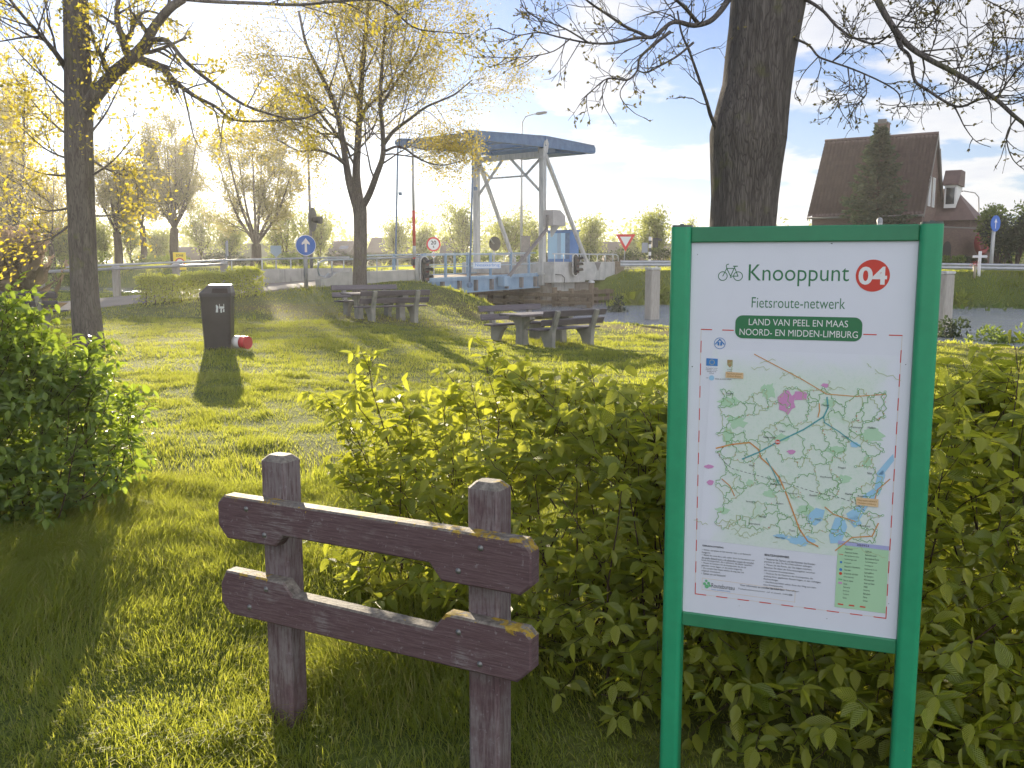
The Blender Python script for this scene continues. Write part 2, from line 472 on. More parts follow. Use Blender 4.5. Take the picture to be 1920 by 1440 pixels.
t = NT('turf_soil')
a_ = t.node('ShaderNodeAttribute'); a_.attribute_name = 'tint'
v = t.coords('Object'); f1 = t.noise(v, .8, 5); f2 = t.noise(v, 22, 5, .65)
col = t.ramp(f2, [(.3, (.055, .07, .016)), (.55, (.11, .145, .028)), (.8, (.18, .20, .055))])
col = t.mix(t.math('MULTIPLY', f1, .3), col, (.13, .15, .035))
col = t.mix(a_.outputs['Fac'], col, t.ramp(f2, [(.3, (.10, .085, .03)), (.8, (.23, .19, .08))]))
t.principled(col, .95, 0, t.bump(f2, .9, .05), .1)
M_SOIL = t.m
ground = np_mesh('ground', np.stack([gx.ravel(), gy.ravel(), gzv.ravel()], 1), Fg, M_SOIL, smooth=True, tint=dry_mask(gx.ravel(), gy.ravel()))
tag(ground, kind='structure')

# ------------------------------------------------------------------ canal water
t = NT('canal_water')
v = t.coords('Object', (1, 1, 1)); v2 = t.coords('Object', (1.0, 2.4, 1), (0, 0, R_(-40)))
n1 = t.noise(v2, 2.8, 4, .6); n2 = t.noise(v2, 9, 3, .6)
hgt = t.math('ADD', n1, t.math('MULTIPLY', n2, .35))
bn = t.bump(hgt, 1.0, .16)
df = t.node('ShaderNodeBsdfDiffuse'); df.inputs['Color'].default_value = (.05, .06, .05, 1)
gl = t.node('ShaderNodeBsdfGlossy'); gl.inputs['Roughness'].default_value = .12; gl.inputs['Color'].default_value = (.92, .95, 1.0, 1); t.l.new(bn, gl.inputs['Normal'])
fr_ = t.node('ShaderNodeFresnel'); fr_.inputs['IOR'].default_value = 1.4; t.l.new(bn, fr_.inputs['Normal'])
ms = t.n.new('ShaderNodeMixShader'); t.l.new(t.math('MULTIPLY_ADD', fr_.outputs[0], .5, .52, True), ms.inputs[0])
t.l.new(df.outputs[0], ms.inputs[1]); t.l.new(gl.outputs[0], ms.inputs[2]); t.l.new(ms.outputs[0], t.out.inputs['Surface'])
M_WATER = t.m
wc, wa = np.meshgrid(np.arange(-6, 34, .22), np.concatenate([np.arange(-46, 14, .22), np.arange(14, 130, .5)]))
wxx = CX + CN[0] * wc + CV[0] * wa; wyy = CY + CN[1] * wc + CV[1] * wa
wzz = WATER_Z + (vnoise(wxx, wyy, .7, 41) - .5) * .06 + (vnoise(wxx + .6 * wyy, wyy, 1.5, 42) - .5) * .022
i = np.arange(wc.size).reshape(wc.shape)
tag(np_mesh('canal_water', np.stack([wxx.ravel(), wyy.ravel(), wzz.ravel()], 1), np.stack([i[:-1, :-1].ravel(), i[:-1, 1:].ravel(), i[1:, 1:].ravel(), i[1:, :-1].ravel()], 1), M_WATER, smooth=True), kind='structure')

# ------------------------------------------------------------------ road to the bridge
t = NT('asphalt')
v = t.coords('Object'); g = t.noise(v, 120, 2, .6); f = t.noise(v, .9, 5)
col = t.mix(f, (.21, .185, .16), (.32, .285, .25)); col = t.mix(t.math('MULTIPLY', g, .4), col, (.06, .055, .05))
t.principled(col, .8, 0, t.bump(g, .3, .01), .35)
M_ASPH = t.m
cs = np.linspace(-60, -.95, 120); rows = []
for c_ in cs:
    z = float(road_z(c_)) + .03
    rows.append([BW(c_, -.08, z - .12), BW(c_, 0, z), BW(c_, ROAD_W / 2, z + .03), BW(c_, ROAD_W, z), BW(c_, ROAD_W + .08, z - .12)])
V = np.array(rows).reshape(-1, 3); i = np.arange(len(cs) * 5).reshape(-1, 5)
Fr = np.stack([i[:-1, :-1].ravel(), i[1:, :-1].ravel(), i[1:, 1:].ravel(), i[:-1, 1:].ravel()], 1)
tag(np_mesh('road', V, Fr, M_ASPH, smooth=False), kind='structure')
# road along the far bank
fr = MB()
P0, P1 = np.array([3.2, 51.0]), np.array([48.0, 42.0])
dd = (P1 - P0) / np.linalg.norm(P1 - P0); nn = np.array([-dd[1], dd[0]])
for k in range(30):
    q0 = P0 - dd * 4 + dd * k * 2.0; q1 = q0 + dd * 2.0
    z = 1.25
    fr.quad((*q0, z), (*q1, z), (*(q1 + nn * 5), z), (*(q0 + nn * 5), z))
tag(fr.build('far_road', M_ASPH), kind='structure')

# ------------------------------------------------------------------ grass
M_GRASS = m_leaf('grass_blade', (.085, .12, .016), (.19, .235, .026), (.38, .33, .11), (.72, .74, .07), .60, .5, gloss=.03)
SIGN_LOC, SIGN_RZ = (.845, 2.745), R_(-20.84)
def tall_mask(x, y):
    t = np.exp(-(((x + 2.6) / .9) ** 2 + ((y - 5.6) / 1.5) ** 2)) * 1.0        # uncut strip beside the left bush
    t += np.exp(-(((x + 1.1) / .9) ** 2 + ((y - 6.2) / 1.2) ** 2)) * .6
    t += np.exp(-(((x + 2.3) / 1.2) ** 2 + ((y - 4.2) / .9) ** 2)) * .55
    t += np.exp(-(((x + .3) / .7) ** 2 + ((y - 3.7) / .7) ** 2)) * .8
    for bx, by, r in ((-5.15, 16.2, .5), (-7.1, 15.5, .7), (-3.65, 25.8, .9), (.75, 22, .9), (-9.8, 29.5, 1.2), (1.95, 9.0, .9), (-10.8, 20, 1.0), (-7.6, 33, 1.0)):
        t += np.exp(-(((x - bx) / r) ** 2 + ((y - by) / r) ** 2)) * .6
    return np.clip(t, 0, 1)
def blades(n, ymin, ymax, seg, hmul, wid, power=1.0, extra=.35):
    u = rng.random(n) ** power
    y = np.sqrt(ymin ** 2 + (ymax ** 2 - ymin ** 2) * u) if power == 1.0 else ymin + (ymax - ymin) * u
    x = (rng.random(n) * 2 - 1) * (y * .64 + extra + .9)
    c, a = ca(x, y); cc = c + .15 * np.maximum(0, a - 5) + .10 * np.maximum(0, -a - 1)
    keep = ~((c < -.5) & (a > -.12) & (a < ROAD_W + .12)) & (cc < .25)
    keep &= ~((c > -1.2) & (a > -.5) & (a < 4.4))
    tuft = vnoise(x, y, 2.4, 11) * .6 + vnoise(x, y, 7.0, 12) * .4; tuft = np.clip((tuft - .5) * 1.3 + .5, 0, 1)
    dry = dry_mask(x, y); tall = tall_mask(x, y)
    dens = np.clip(.62 + .9 * (tuft - .3), .42, 1) * (1 - .55 * np.clip(dry, 0, .9))
    dens = np.maximum(dens, tall)
    keep &= rng.random(n) < dens
    x, y, tuft, dry, tall = x[keep], y[keep], tuft[keep], dry[keep], tall[keep]; n = len(x)
    z = ground_h(x, y)
    big = S01((vnoise(x, y, 1.15, 13) - .55) / .25)
    h = (.022 + .070 * np.clip(tuft - .25, 0, 1) ** 1.3 + .045 * big * tuft + .10 * tall * (.4 + .6 * vnoise(x, y, 5, 9))) * (.6 + .8 * rng.random(n)) * hmul * (1 - .35 * np.clip(dry, 0, 1))
    az = rng.random(n) * 2 * math.pi
    lean = (.25 + .75 * rng.random(n)) * h
    gx_ = (vnoise(x, y, 2.0, 21) - .5) * .9; gy_ = (vnoise(x, y, 2.0, 22) - .5) * .9
    lx = np.cos(az) * lean + gx_ * h; ly = np.sin(az) * lean + gy_ * h
    w = wid * (.6 + .8 * rng.random(n))
    faz = az + math.pi / 2 + (rng.random(n) - .5)
    wx = np.cos(faz) * w / 2; wy = np.sin(faz) * w / 2
    base = np.stack([x, y, z - .01], 1)
    tint = np.clip(.18 + .45 * vnoise(x, y, 1.7, 31) * rng.random(n) + .22 * rng.random(n) + .55 * np.clip(dry, 0, 1) * rng.random(n) ** .5 + (rng.random(n) < .09) * .6, 0, 1)
    def pt(f, sgn, hh):
        return base + np.stack([lx * f * f + wx * sgn, ly * f * f + wy * sgn, h * hh], 1)
    if seg == 3:
        P = [pt(0, -1, 0), pt(0, 1, 0), pt(.45, -.85, .5), pt(.45, .85, .5), pt(.8, -.5, .82), pt(.8, .5, .82), pt(1.1, 0, .98)]
        T = [(0, 1, 2), (1, 3, 2), (2, 3, 4), (3, 5, 4), (4, 5, 6)]
    else:
        P = [pt(0, -1, 0), pt(0, 1, 0), pt(.55, -.7, .6), pt(.55, .7, .6), pt(1, 0, 1)]
        T = [(0, 1, 2), (1, 3, 2), (2, 3, 4)]
    k = len(P); V = np.stack(P, 1).reshape(-1, 3)
    F = (np.arange(n)[:, None, None] * k + np.array(T)[None]).reshape(-1, 3)
    return V, F, np.repeat(tint, k)
DENS = 1.0
sets = [blades(int(400000 * DENS), 2.2, 6.5, 3, 1.0, .0042), blades(int(310000 * DENS), 6.3, 13, 2, 1.05, .0062), blades(int(255000 * DENS), 12.8, 24, 2, 1.15, .011), blades(int(145000 * DENS), 23.8, 46, 2, 1.35, .019)]
# far bank and canal edge: longer, coarser grass
def bank(n):
    a = rng.uniform(-45, 70, n); c = rng.uniform(9.2, 17, n) + np.where(a < -.8, 2.2 * S01((-a - .8) / 3.0) + .42 * np.maximum(0, -a - 3), 0) - .04 * np.maximum(0, a - 5)
    nb = n // 3; c[:nb] = rng.uniform(-1.2, .2, nb) - .15 * np.maximum(0, a[:nb] - 5) - .10 * np.maximum(0, -a[:nb] - 1)
    x = CX + CN[0] * c + CV[0] * a; y = CY + CN[1] * c + CV[1] * a
    z = ground_h(x, y)
    keep = (np.abs(x) < y * .62 + 1) & (z > WATER_Z - .02) & ~((a > -1.2) & (a < 4.6))
    x, y, z, a = x[keep], y[keep], z[keep], a[keep]; n = len(x)
    tu = vnoise(x, y, 1.1, 14)
    tb_ = vnoise(x, y, 2.3, 15) * vnoise(x, y, .7, 16)
    h = (.05 + .16 * tu + 1.1 * np.clip(tb_ - .32, 0, 1)) * (.5 + .8 * rng.random(n)) * np.where(ca(x, y)[0] < 3, .38, 1.0)
    az = rng.random(n) * 6.28; lx = np.cos(az) * h * .5; ly = np.sin(az) * h * .5
    w = .03 * (.5 + rng.random(n)); wx = w / 2
    b = np.stack([x, y, z - .02], 1); Z = np.zeros(n)
    P = [b + np.stack([-wx, Z, Z], 1), b + np.stack([wx, Z, Z], 1), b + np.stack([lx * .4 - wx * .7, ly * .4, h * .6], 1), b + np.stack([lx * .4 + wx * .7, ly * .4, h * .6], 1), b + np.stack([lx, ly, h], 1)]
    V = np.stack(P, 1).reshape(-1, 3); F = (np.arange(n)[:, None, None] * 5 + np.array([(0, 1, 2), (1, 3, 2), (2, 3, 4)])[None]).reshape(-1, 3)
    return V, F, np.repeat(np.clip(.08 + .6 * vnoise(x, y, 1.3, 17) * rng.random(n) * 1.5 + .5 * np.clip(tb_ - .3, 0, 1), 0, 1), 5)
sets.append(bank(90000))
off = 0; VV, FF, TT = [], [], []
for V, F, T in sets:
    VV.append(V); FF.append(F + off); TT.append(T); off += len(V)
tag(np_mesh('grass', np.concatenate(VV), np.concatenate(FF), M_GRASS, tint=np.concatenate(TT)), kind='stuff')
# ------------------------------------------------------------------ text helper
def text_geo(body, bold=0.0, align='CENTER', shear=0.0, spacing=1.0, line=1.0):
    cu = bpy.data.curves.new('lettering', 'FONT'); cu.body = body; cu.align_x = align; cu.offset = bold; cu.resolution_u = 4
    cu.size = 1.0; cu.shear = shear; cu.space_character = spacing; cu.space_line = line
    o = bpy.data.objects.new('lettering', cu); COL.objects.link(o)
    me = bpy.data.meshes.new_from_object(o.evaluated_get(bpy.context.evaluated_depsgraph_get()))
    V = np.zeros(len(me.vertices) * 3); me.vertices.foreach_get('co', V); V = V.reshape(-1, 3)
    F = [tuple(p.vertices) for p in me.polygons]
    bpy.data.objects.remove(o); bpy.data.curves.remove(cu); bpy.data.meshes.remove(me)
    return V, F
def put_text(mb, body, u0, u1, z0, z1, y, bold=0.0, align='CENTER', rot=0.0, keep=False):
    """letters filling the rectangle u0..u1, z0..z1 on the plane y (facing -y)"""
    V, F = text_geo(body, bold, align)
    lo, hi = V.min(0), V.max(0)
    sx = (u1 - u0) / (hi[0] - lo[0]); sz = (z1 - z0) / (hi[1] - lo[1])
    if keep: sx = sz = min(sx, sz)
    x = (V[:, 0] - lo[0]) * sx; z = (V[:, 1] - lo[1]) * sz
    if keep: z += (z1 - z0) - z.max()
    mb.add(np.stack([u0 + x, np.full(len(x), y), z0 + z], 1), F)

# ------------------------------------------------------------------ the cycle-route board
M_GREEN = m_worn('green_paint', (.022, .31, .145), (.028, .36, .17), .38, 5, .04, dist=.002)
M_GREEN2 = m_worn('green_beam_paint', (.032, .22, .105), (.04, .26, .125), .45, 5, .04, dist=.002)
M_WHITE = m_flat('white_board', (.72, .74, .82), .35)
M_CAP = m_flat('grey_cap', (.10, .12, .11), .5)
P_GREEN = m_flat('print_green', (.03, .18, .07), .5); P_RED = m_flat('print_red', (.62, .05, .03), .5)
P_WHITE = m_flat('print_white', (.8, .8, .8), .5); P_BLACK = m_flat('print_black', (.05, .05, .055), .6)
P_ROAD = m_flat('print_route_green', (.22, .44, .18), .6); P_TRACK = m_flat('print_olive', (.44, .52, .28), .6)
P_ORANGE = m_flat('print_orange', (.62, .30, .10), .6); P_TAN = m_flat('print_tan', (.72, .52, .30), .6)
P_BLUE = m_flat('print_lake', (.33, .58, .78), .6); P_CANAL = m_flat('print_canal', (.10, .36, .38), .6)
P_PINK = m_flat('print_town', (.62, .28, .52), .6); P_NODE = m_flat('print_node', (.16, .48, .24), .6)
P_EU = m_flat('print_blue', (.05, .22, .55), .5); P_LEG = m_flat('print_legend', (.42, .66, .42), .6)
P_LEGH = m_flat('print_legend_head', (.40, .42, .68), .6); P_WOOD = m_flat('print_wood', (.44, .66, .46), .6)

sign = thing('information_board', 'green framed information board on two posts with a printed cycle route map', 'information board',
             (SIGN_LOC[0], SIGN_LOC[1], 0), SIGN_RZ)
def post_profile(x0, x1, y0, y1, r):
    pts = []
    for cx, cy, a0 in ((x1 - r, y0 + r, -90), (x1 - r, y1 - r, 0), (x0 + r, y1 - r, 90), (x0 + r, y0 + r, 180)):
        for k in range(6):
            a = R_(a0 + k * 18); pts.append((cx + r * math.cos(a), cy + r * math.sin(a)))
    return pts
for xa, xb, zt in ((-.3775, -.3165, 1.704), (.3165, .3775, 1.704)):
    mb = MB().prism(post_profile(xa, xb, -.036, .036, .016), 'z', -.3, zt)
    po = mb.build('post', M_GREEN, sign)
    cp = MB().prism(post_profile(xa + .002, xb - .002, -.034, .034, .015), 'z', zt, zt + .006)
    cp.disc(((xa + xb) / 2, -.01, zt + .006), (0, 0, 1), .006, 10, .004); cp.build('cap', M_CAP, po)
MB().box(-.3165, .3165, -.022, .022, 1.658, 1.704, .003).build('top_beam', M_GREEN2, sign)
MB().box(-.3165, .3165, -.022, .022, .450, .494, .003).build('bottom_beam', M_GREEN2, sign)
board = MB().box(-.3160, .3160, -.012, .012, .494, 1.658).build('panel', M_WHITE, sign)
Y1, Y2, Y3, Y4, Y5 = -.0126, -.0132, -.0138, -.0144, -.0150
def strip(mb, pts, w, y):
    pts = np.array(pts, float)
    for k in range(len(pts) - 1):
        d = pts[k + 1] - pts[k]; L = np.linalg.norm(d)
        if L < 1e-6: continue
        d /= L; n = np.array([-d[1], d[0]]) * w / 2; e = d * w * .3
        a, b = pts[k] - e, pts[k + 1] + e
        mb.add([(a[0] - n[0], y, a[1] - n[1]), (b[0] - n[0], y, b[1] - n[1]), (b[0] + n[0], y, b[1] + n[1]), (a[0] + n[0], y, a[1] + n[1])], [(0, 1, 2, 3)])
def ring2(mb, c, r, w, y, n=28, rz=None):
    rz = rz or r
    P = [(c[0] + r * math.cos(t), c[1] + rz * math.sin(t)) for t in np.linspace(0, 2 * math.pi, n + 1)]
    strip(mb, P, w, y)
def disc2(mb, c, r, y, n=28):
    mb.add([(c[0] + r * math.cos(t), y, c[1] + r * math.sin(t)) for t in np.linspace(0, 2 * math.pi, n, endpoint=False)], [tuple(range(n))])
def poly2(mb, pts, y): mb.add([(p[0], y, p[1]) for p in pts], [tuple(range(len(pts)))])
# title line
mb = MB(); put_text(mb, 'Knooppunt', -.1446, .137, 1.5290, 1.5925, Y1, -.004); mb.build('title_lettering', P_GREEN, board)
mb = MB(); put_text(mb, 'Fietsroute-netwerk', -.1330, .130, 1.4645, 1.4955, Y1, -.006); mb.build('subtitle_lettering', P_GREEN, board)
mb = MB(); disc2(mb, (.2005, 1.5610), .0455, Y1, 48); nod = mb.build('route_number', P_RED, board)
mb = MB(); put_text(mb, '04', .1625, .2385, 1.5350, 1.5865, Y2, .03); mb.build('numeral', P_WHITE, nod)
# bicycle pictogram
mb = MB(); bx0, bz = -.2340, 1.5440
ring2(mb, (bx0 + .0135, bz + .0135), .0130, .0022, Y1); ring2(mb, (bx0 + .0585, bz + .0135), .0130, .0022, Y1)
q = lambda a, b: (bx0 + a, bz + b)
strip(mb, [q(.0135, .0135), q(.0245, .0365), q(.0485, .0365), q(.0585, .0135), q(.0365, .0135), q(.0245, .0365)], .0024, Y1)
strip(mb, [q(.0365, .0135), q(.0490, .0425)], .0024, Y1); strip(mb, [q(.0440, .0430), q(.0560, .0430)], .0028, Y1)
strip(mb, [q(.0245, .0365), q(.0230, .0440), q(.0250, .0480), q(.0300, .0490)], .0024, Y1); strip(mb, [q(.0365, .0135), q(.0365, .0095), q(.0395, .0090)], .002, Y1)
mb.build('bicycle_symbol', P_GREEN, board)
# green pill
mb = MB(); pz, ph, pr = 1.4065, .0345, .022
P = []
for cx, cy, a0 in ((.1795 - pr, 1.4065 - ph + pr, -90), (.1795 - pr, 1.4065 + ph - pr, 0), (-.1790 + pr, 1.4065 + ph - pr, 90), (-.1790 + pr, 1.4065 - ph + pr, 180)):
    for k in range(9): P.append((cx + pr * math.cos(R_(a0 + k * 11.25)), cy + pr * math.sin(R_(a0 + k * 11.25))))
poly2(mb, P, Y2); pill = mb.build('region_plate', P_GREEN, board)
mb = MB(); put_text(mb, 'LAND VAN PEEL EN MAAS', -.1395, .1405, 1.4120, 1.4315, Y3, -.002); put_text(mb, 'NOORD- EN MIDDEN-LIMBURG', -.1655, .1685, 1.3815, 1.4010, Y3, -.002); mb.build('lettering', P_WHITE, pill)
# dashed frame
mb = MB()
def dashes(p, q, n, w=.0030):
    p = np.array(p); q = np.array(q)
    for k in range(n):
        a = k / (n - .5); strip(mb, [p + (q - p) * a, p + (q - p) * (a + .5 / (n - .5))], w, Y1)
dashes((-.2810, 1.3955), (-.1840, 1.3950), 2); dashes((.1840, 1.3930), (.2865, 1.3925), 2)
dashes((-.2800, 1.3600), (-.2775, .5570), 12, .0026); dashes((.2860, 1.3500), (.2845, .5550), 12, .0026); dashes((-.2770, .5560), (.2845, .5540), 9)
mb.build('dashed_border', P_RED, board)
mb = MB()
strip(mb, [(-.2810, 1.3950), (-.2785, .5565), (.2850, .5545), (.2865, 1.3920)], .0007, Y1 + .0002); mb.build('border_line', P_TAN, board)

mb = MB()
for u_, z__, r_ in ((.085, 1.6525, .0016), (.0875, 1.6515, .0012), (-.298, 1.622, .0013), (-.25, 1.245, .0012), (.30, 1.31, .0014), (-.305, 1.28, .002), (.12, .53, .0012), (-.14, .535, .001), (.29, .60, .0012)): disc2(mb, (u_, z__), r_, Y1, 7)
mb.build('dirt_specks', P_BLACK, board)
# --- the map itself
t = NT('map_tint')
v = t.coords('Object'); n1 = t.noise(v, 14, 5, .6, .6); n2 = t.noise(v, 130, 2)
sp = t.n.new('ShaderNodeSeparateXYZ'); t.l.new(v, sp.inputs[0])
dx = t.math('ABSOLUTE', t.math('DIVIDE', t.math('SUBTRACT', sp.outputs[0], .015), .275)); dz = t.math('ABSOLUTE', t.math('DIVIDE', t.math('SUBTRACT', sp.outputs[2], 1.0), .36))
edge = t.math('MAXIMUM', dx, dz); edge = t.math('ADD', edge, t.math('MULTIPLY', t.math('SUBTRACT', n1, .5), .35))
fade = t.range(edge, .66, .97, 1, 0)
base = t.mix(t.range(n1, .56, .66), (.64, .74, .65), (.54, .70, .54))
base = t.mix(t.math('MULTIPLY', t.range(n2, .5, .7), .25), base, (.40, .62, .42))
t.principled(t.mix(t.math('MULTIPLY', fade, .85), (.72, .74, .82), base), .4)
mb = MB(); poly2(mb, [(-.268, .735), (.280, .725), (.284, 1.335), (-.245, 1.335)], Y1); mapp = mb.build('route_map', t.m, board)
mr = random.Random(4)
# nodes roughly read off the photograph, then joined to neighbours
nodes = []
while len(nodes) < 165:
    p = (mr.uniform(-.225, .262), mr.uniform(.775, 1.235))
    if p[1] > 1.19 and mr.random() < .7: continue
    if all(math.hypot(p[0] - q_[0], p[1] - q_[1]) > .0245 for q_ in nodes): nodes.append(p)
edges = set()
for i_, p in enumerate(nodes):
    for j_ in sorted(range(len(nodes)), key=lambda k: math.hypot(nodes[k][0] - p[0], nodes[k][1] - p[1]))[1:4]:
        if mr.random() < .8: edges.add((min(i_, j_), max(i_, j_)))
def wiggle(a, b, n=6, amp=.16):
    a = np.array(a); b = np.array(b); d = b - a; nrm = np.array([-d[1], d[0]])
    return [a + d * k / n + nrm * (mr.uniform(-amp, amp) if 0 < k < n else 0) for k in range(n + 1)]
r1, r2 = MB(), MB()
for i_, j_ in sorted(edges): strip(r1 if mr.random() < .55 else r2, wiggle(nodes[i_], nodes[j_]), .0019, Y3 if mr.random() < .5 else Y3 - .0002)
for k in range(26):
    p = (mr.uniform(-.25, .27), mr.choice([mr.uniform(1.19, 1.31), mr.uniform(.745, .79)])); strip(r2, wiggle(p, (p[0] + mr.uniform(-.07, .07), p[1] + mr.uniform(-.03, .03))), .0014, Y3)
r1.build('cycle_routes', P_ROAD, mapp); r2.build('country_roads', P_TRACK, mapp)
mo = MB()
mo_pts = [(-.12, 1.325), (-.06, 1.295), (.02, 1.255), (.09, 1.215), (.17, 1.212), (.25, 1.222)]
strip(mo, mo_pts, .0026, Y3 - .0001)
strip(mo, [(-.225, 1.03), (-.18, 1.045), (-.125, 1.055), (-.098, 1.035), (-.09, 1.01), (-.06, .985), (-.035, .955), (-.01, .90), (.01, .85), (.03, .80), (.055, .765), (.085, .752)], .0042, Y3 - .0003)
strip(mo, [(.135, .745), (.18, .79), (.235, .80), (.25, .84)], .0034, Y3 - .0003); strip(mo, [(.10, .875), (.125, .855), (.165, .845), (.185, .84)], .003, Y3 - .0003)
strip(mo, [(.235, .90), (.243, .94), (.275, .975)], .003, Y3 - .0003); strip(mo, [(.071, 1.185), (.073, 1.165), (.069, 1.145)], .003, Y3 - .0003)
strip(mo, [(-.205, .935), (-.18, .915), (-.165, .885)], .003, Y3 - .0003)
mo.build('main_roads', P_ORANGE, mapp)
cn = MB(); strip(cn, [(-.145, 1.002), (-.095, 1.028), (-.043, 1.0625), (.03, 1.105), (.085, 1.147), (.096, 1.175), (.092, 1.205)], .0042, Y3 - .0005)
strip(cn, [(.085, 1.147), (.088, 1.13), (.13, 1.105), (.165, 1.08), (.19, 1.065)], .003, Y3 - .0005); strip(cn, [(-.075, 1.01), (-.055, .975), (-.035, .935)], .003, Y3 - .0005)
cn.build('canal', P_CANAL, mapp)
rl = MB()
rp = [(-.225, 1.02), (-.195, .985), (-.175, .97), (-.10, .955), (-.02, .94), (.06, .92), (.15, .905), (.185, .895), (.21, .875)]
for k in range(len(rp) - 1):
    a, b = np.array(rp[k]), np.array(rp[k + 1]); m = max(2, int(np.linalg.norm(b - a) / .006))
    for s_ in range(0, m, 2): strip(rl, [a + (b - a) * s_ / m, a + (b - a) * (s_ + 1) / m], .0014, Y4)
rl.build('railway', P_BLACK, mapp)
def blob(c, rx, rz, seed, n=18, j=.35):
    q_ = random.Random(seed); return [(c[0] + rx * math.cos(2 * math.pi * k / n) * (1 + q_.uniform(-j, j)), c[1] + rz * math.sin(2 * math.pi * k / n) * (1 + q_.uniform(-j, j))) for k in range(n)]
wd = MB()
for c, rx, rz, s_ in (((-.19, 1.175), .03, .018, 1), ((-.165, 1.115), .026, .02, 2), ((-.19, 1.07), .016, .028, 3), ((-.075, 1.215), .02, .025, 4), ((.12, 1.05), .03, .012, 5), ((.222, 1.10), .03, .02, 6),
                      ((.15, .965), .022, .012, 7), ((-.12, .93), .014, .01, 8), ((.05, .86), .03, .016, 9), ((-.03, 1.075), .02, .012, 10), ((-.20, .835), .02, .01, 11), ((.21, 1.02), .014, .018, 12), ((.1, 1.19), .02, .012, 13), ((-.06, .90), .02, .012, 14)):
    poly2(wd, blob(c, rx, rz, s_), Y2)
wd.build('woods', P_WOOD, mapp)
lk = MB()
for pts in ([(.05, .845), (.075, .87), (.10, .865), (.095, .835), (.075, .815), (.055, .82)], [(.115, .79), (.13, .845), (.155, .85), (.165, .82), (.15, .77), (.12, .765)],
            [(.16, .86), (.19, .885), (.205, .92), (.235, .945), (.24, .985), (.255, 1.0), (.262, .985), (.25, .93), (.225, .90), (.20, .85), (.17, .84)], [(.165, .845), (.19, .86), (.205, .835), (.185, .82)],
            [(.235, .985), (.265, 1.03), (.28, 1.05), (.283, 1.03), (.255, .985)], blob((.035, .765), .035, .016, 20), blob((-.02, .772), .02, .008, 21), blob((.175, 1.07), .012, .008, 22)):
    poly2(lk, pts, Y3 + .0003)
lk.build('lakes', P_BLUE, mapp)
pk = MB()
for c, rx, rz, s_ in (((-.022, 1.185), .028, .032, 31), ((.018, 1.205), .022, .014, 32), ((.085, 1.24), .01, .006, 33), ((-.003, 1.035), .012, .007, 34), ((-.245, .97), .014, .006, 35), ((-.24, .92), .01, .008, 36)): poly2(pk, blob(c, rx, rz, s_, 14, .25), Y3 + .0001)
pk.build('towns', P_PINK, mapp)
nd, nw, nr = MB(), MB(), MB()
for p in nodes: disc2(nd, p, .0036, Y4, 12); disc2(nw, p, .0022, Y5, 10)
for k in range(120):
    e_ = mr.choice(sorted(edges)); f_ = mr.uniform(.25, .75); a, b = nodes[e_[0]], nodes[e_[1]]
    x_, z_ = a[0] + (b[0] - a[0]) * f_, a[1] + (b[1] - a[1]) * f_; poly2(nr, [(x_, z_), (x_ + .0028, z_), (x_ + .0014, z_ + .003)], Y5)
disc2(nr, (-.043, 1.0625), .0072, Y5 - .0002, 18)
nd.build('junction_rings', P_NODE, mapp); nw.build('junction_dots', P_WHITE, mapp); hot = nr.build('distance_marks', P_RED, mapp)
mb = MB(); put_text(mb, '04', -.0488, -.0372, 1.0590, 1.0660, Y5 - .0006, .02); mb.build('numeral', P_WHITE, hot)
tw = MB()
for s_, x_, z_ in (('Deurne', -.20, 1.20), ('Meijel', .078, 1.178), ('Ospel', -.04, 1.093), ('Nederweert', -.085, 1.072), ('Weert', -.125, .982), ('Heythuysen', .083, .963), ('Roggel', .132, .995), ('Panningen', .162, 1.118), ('Helden', .208, 1.12), ('Neer', .213, .985), ('Haelen', .155, .918), ('Buggenum', .19, .914), ('Kelpen', -.04, .87), ('Stramproy', -.13, .868), ('Ittervoort', -.12, .80), ('Thorn', .0, .79), ('Roermond', .20, .826), ('Heel', .075, .832), ('Egchel', .138, 1.088), ('Leveroy', -.005, .905), ('Baexem', .055, .905), ('Hunsel', -.09, .825), ('Neeritter', -.04, .765), ('Swartbroek', -.06, .93)):
    put_text(tw, s_, x_, x_ + .0048 * len(s_) * .72, z_, z_ + .0062, Y5 - .0003, .0)
tw.build('place_names', P_BLACK, mapp)
mb = MB(); poly2(mb, [(.186, .8905), (.247, .8885), (.247, .9125), (.186, .9135)], Y5 - .0006); poly2(mb, [(-.203, 1.2505), (-.150, 1.2495), (-.150, 1.2675), (-.203, 1.2690)], Y5 - .0006); tl = mb.build('neighbour_plates', P_TAN, mapp)
mb = MB()
for (a, b, z_), s_ in (((.190, .243, .9025), 'Fietsroute-netwerk'), ((.192, .240, .8930), 'Midden-Limburg'), ((-.200, -.153, 1.2605), 'Fietsroute-netwerk'), ((-.198, -.156, 1.2530), 'Zuidoost-Brabant')): put_text(mb, s_, a, b, z_, z_ + .0062, Y5 - .0010)
mb.build('lettering', m_flat('print_brown', (.35, .18, .04), .6), tl)
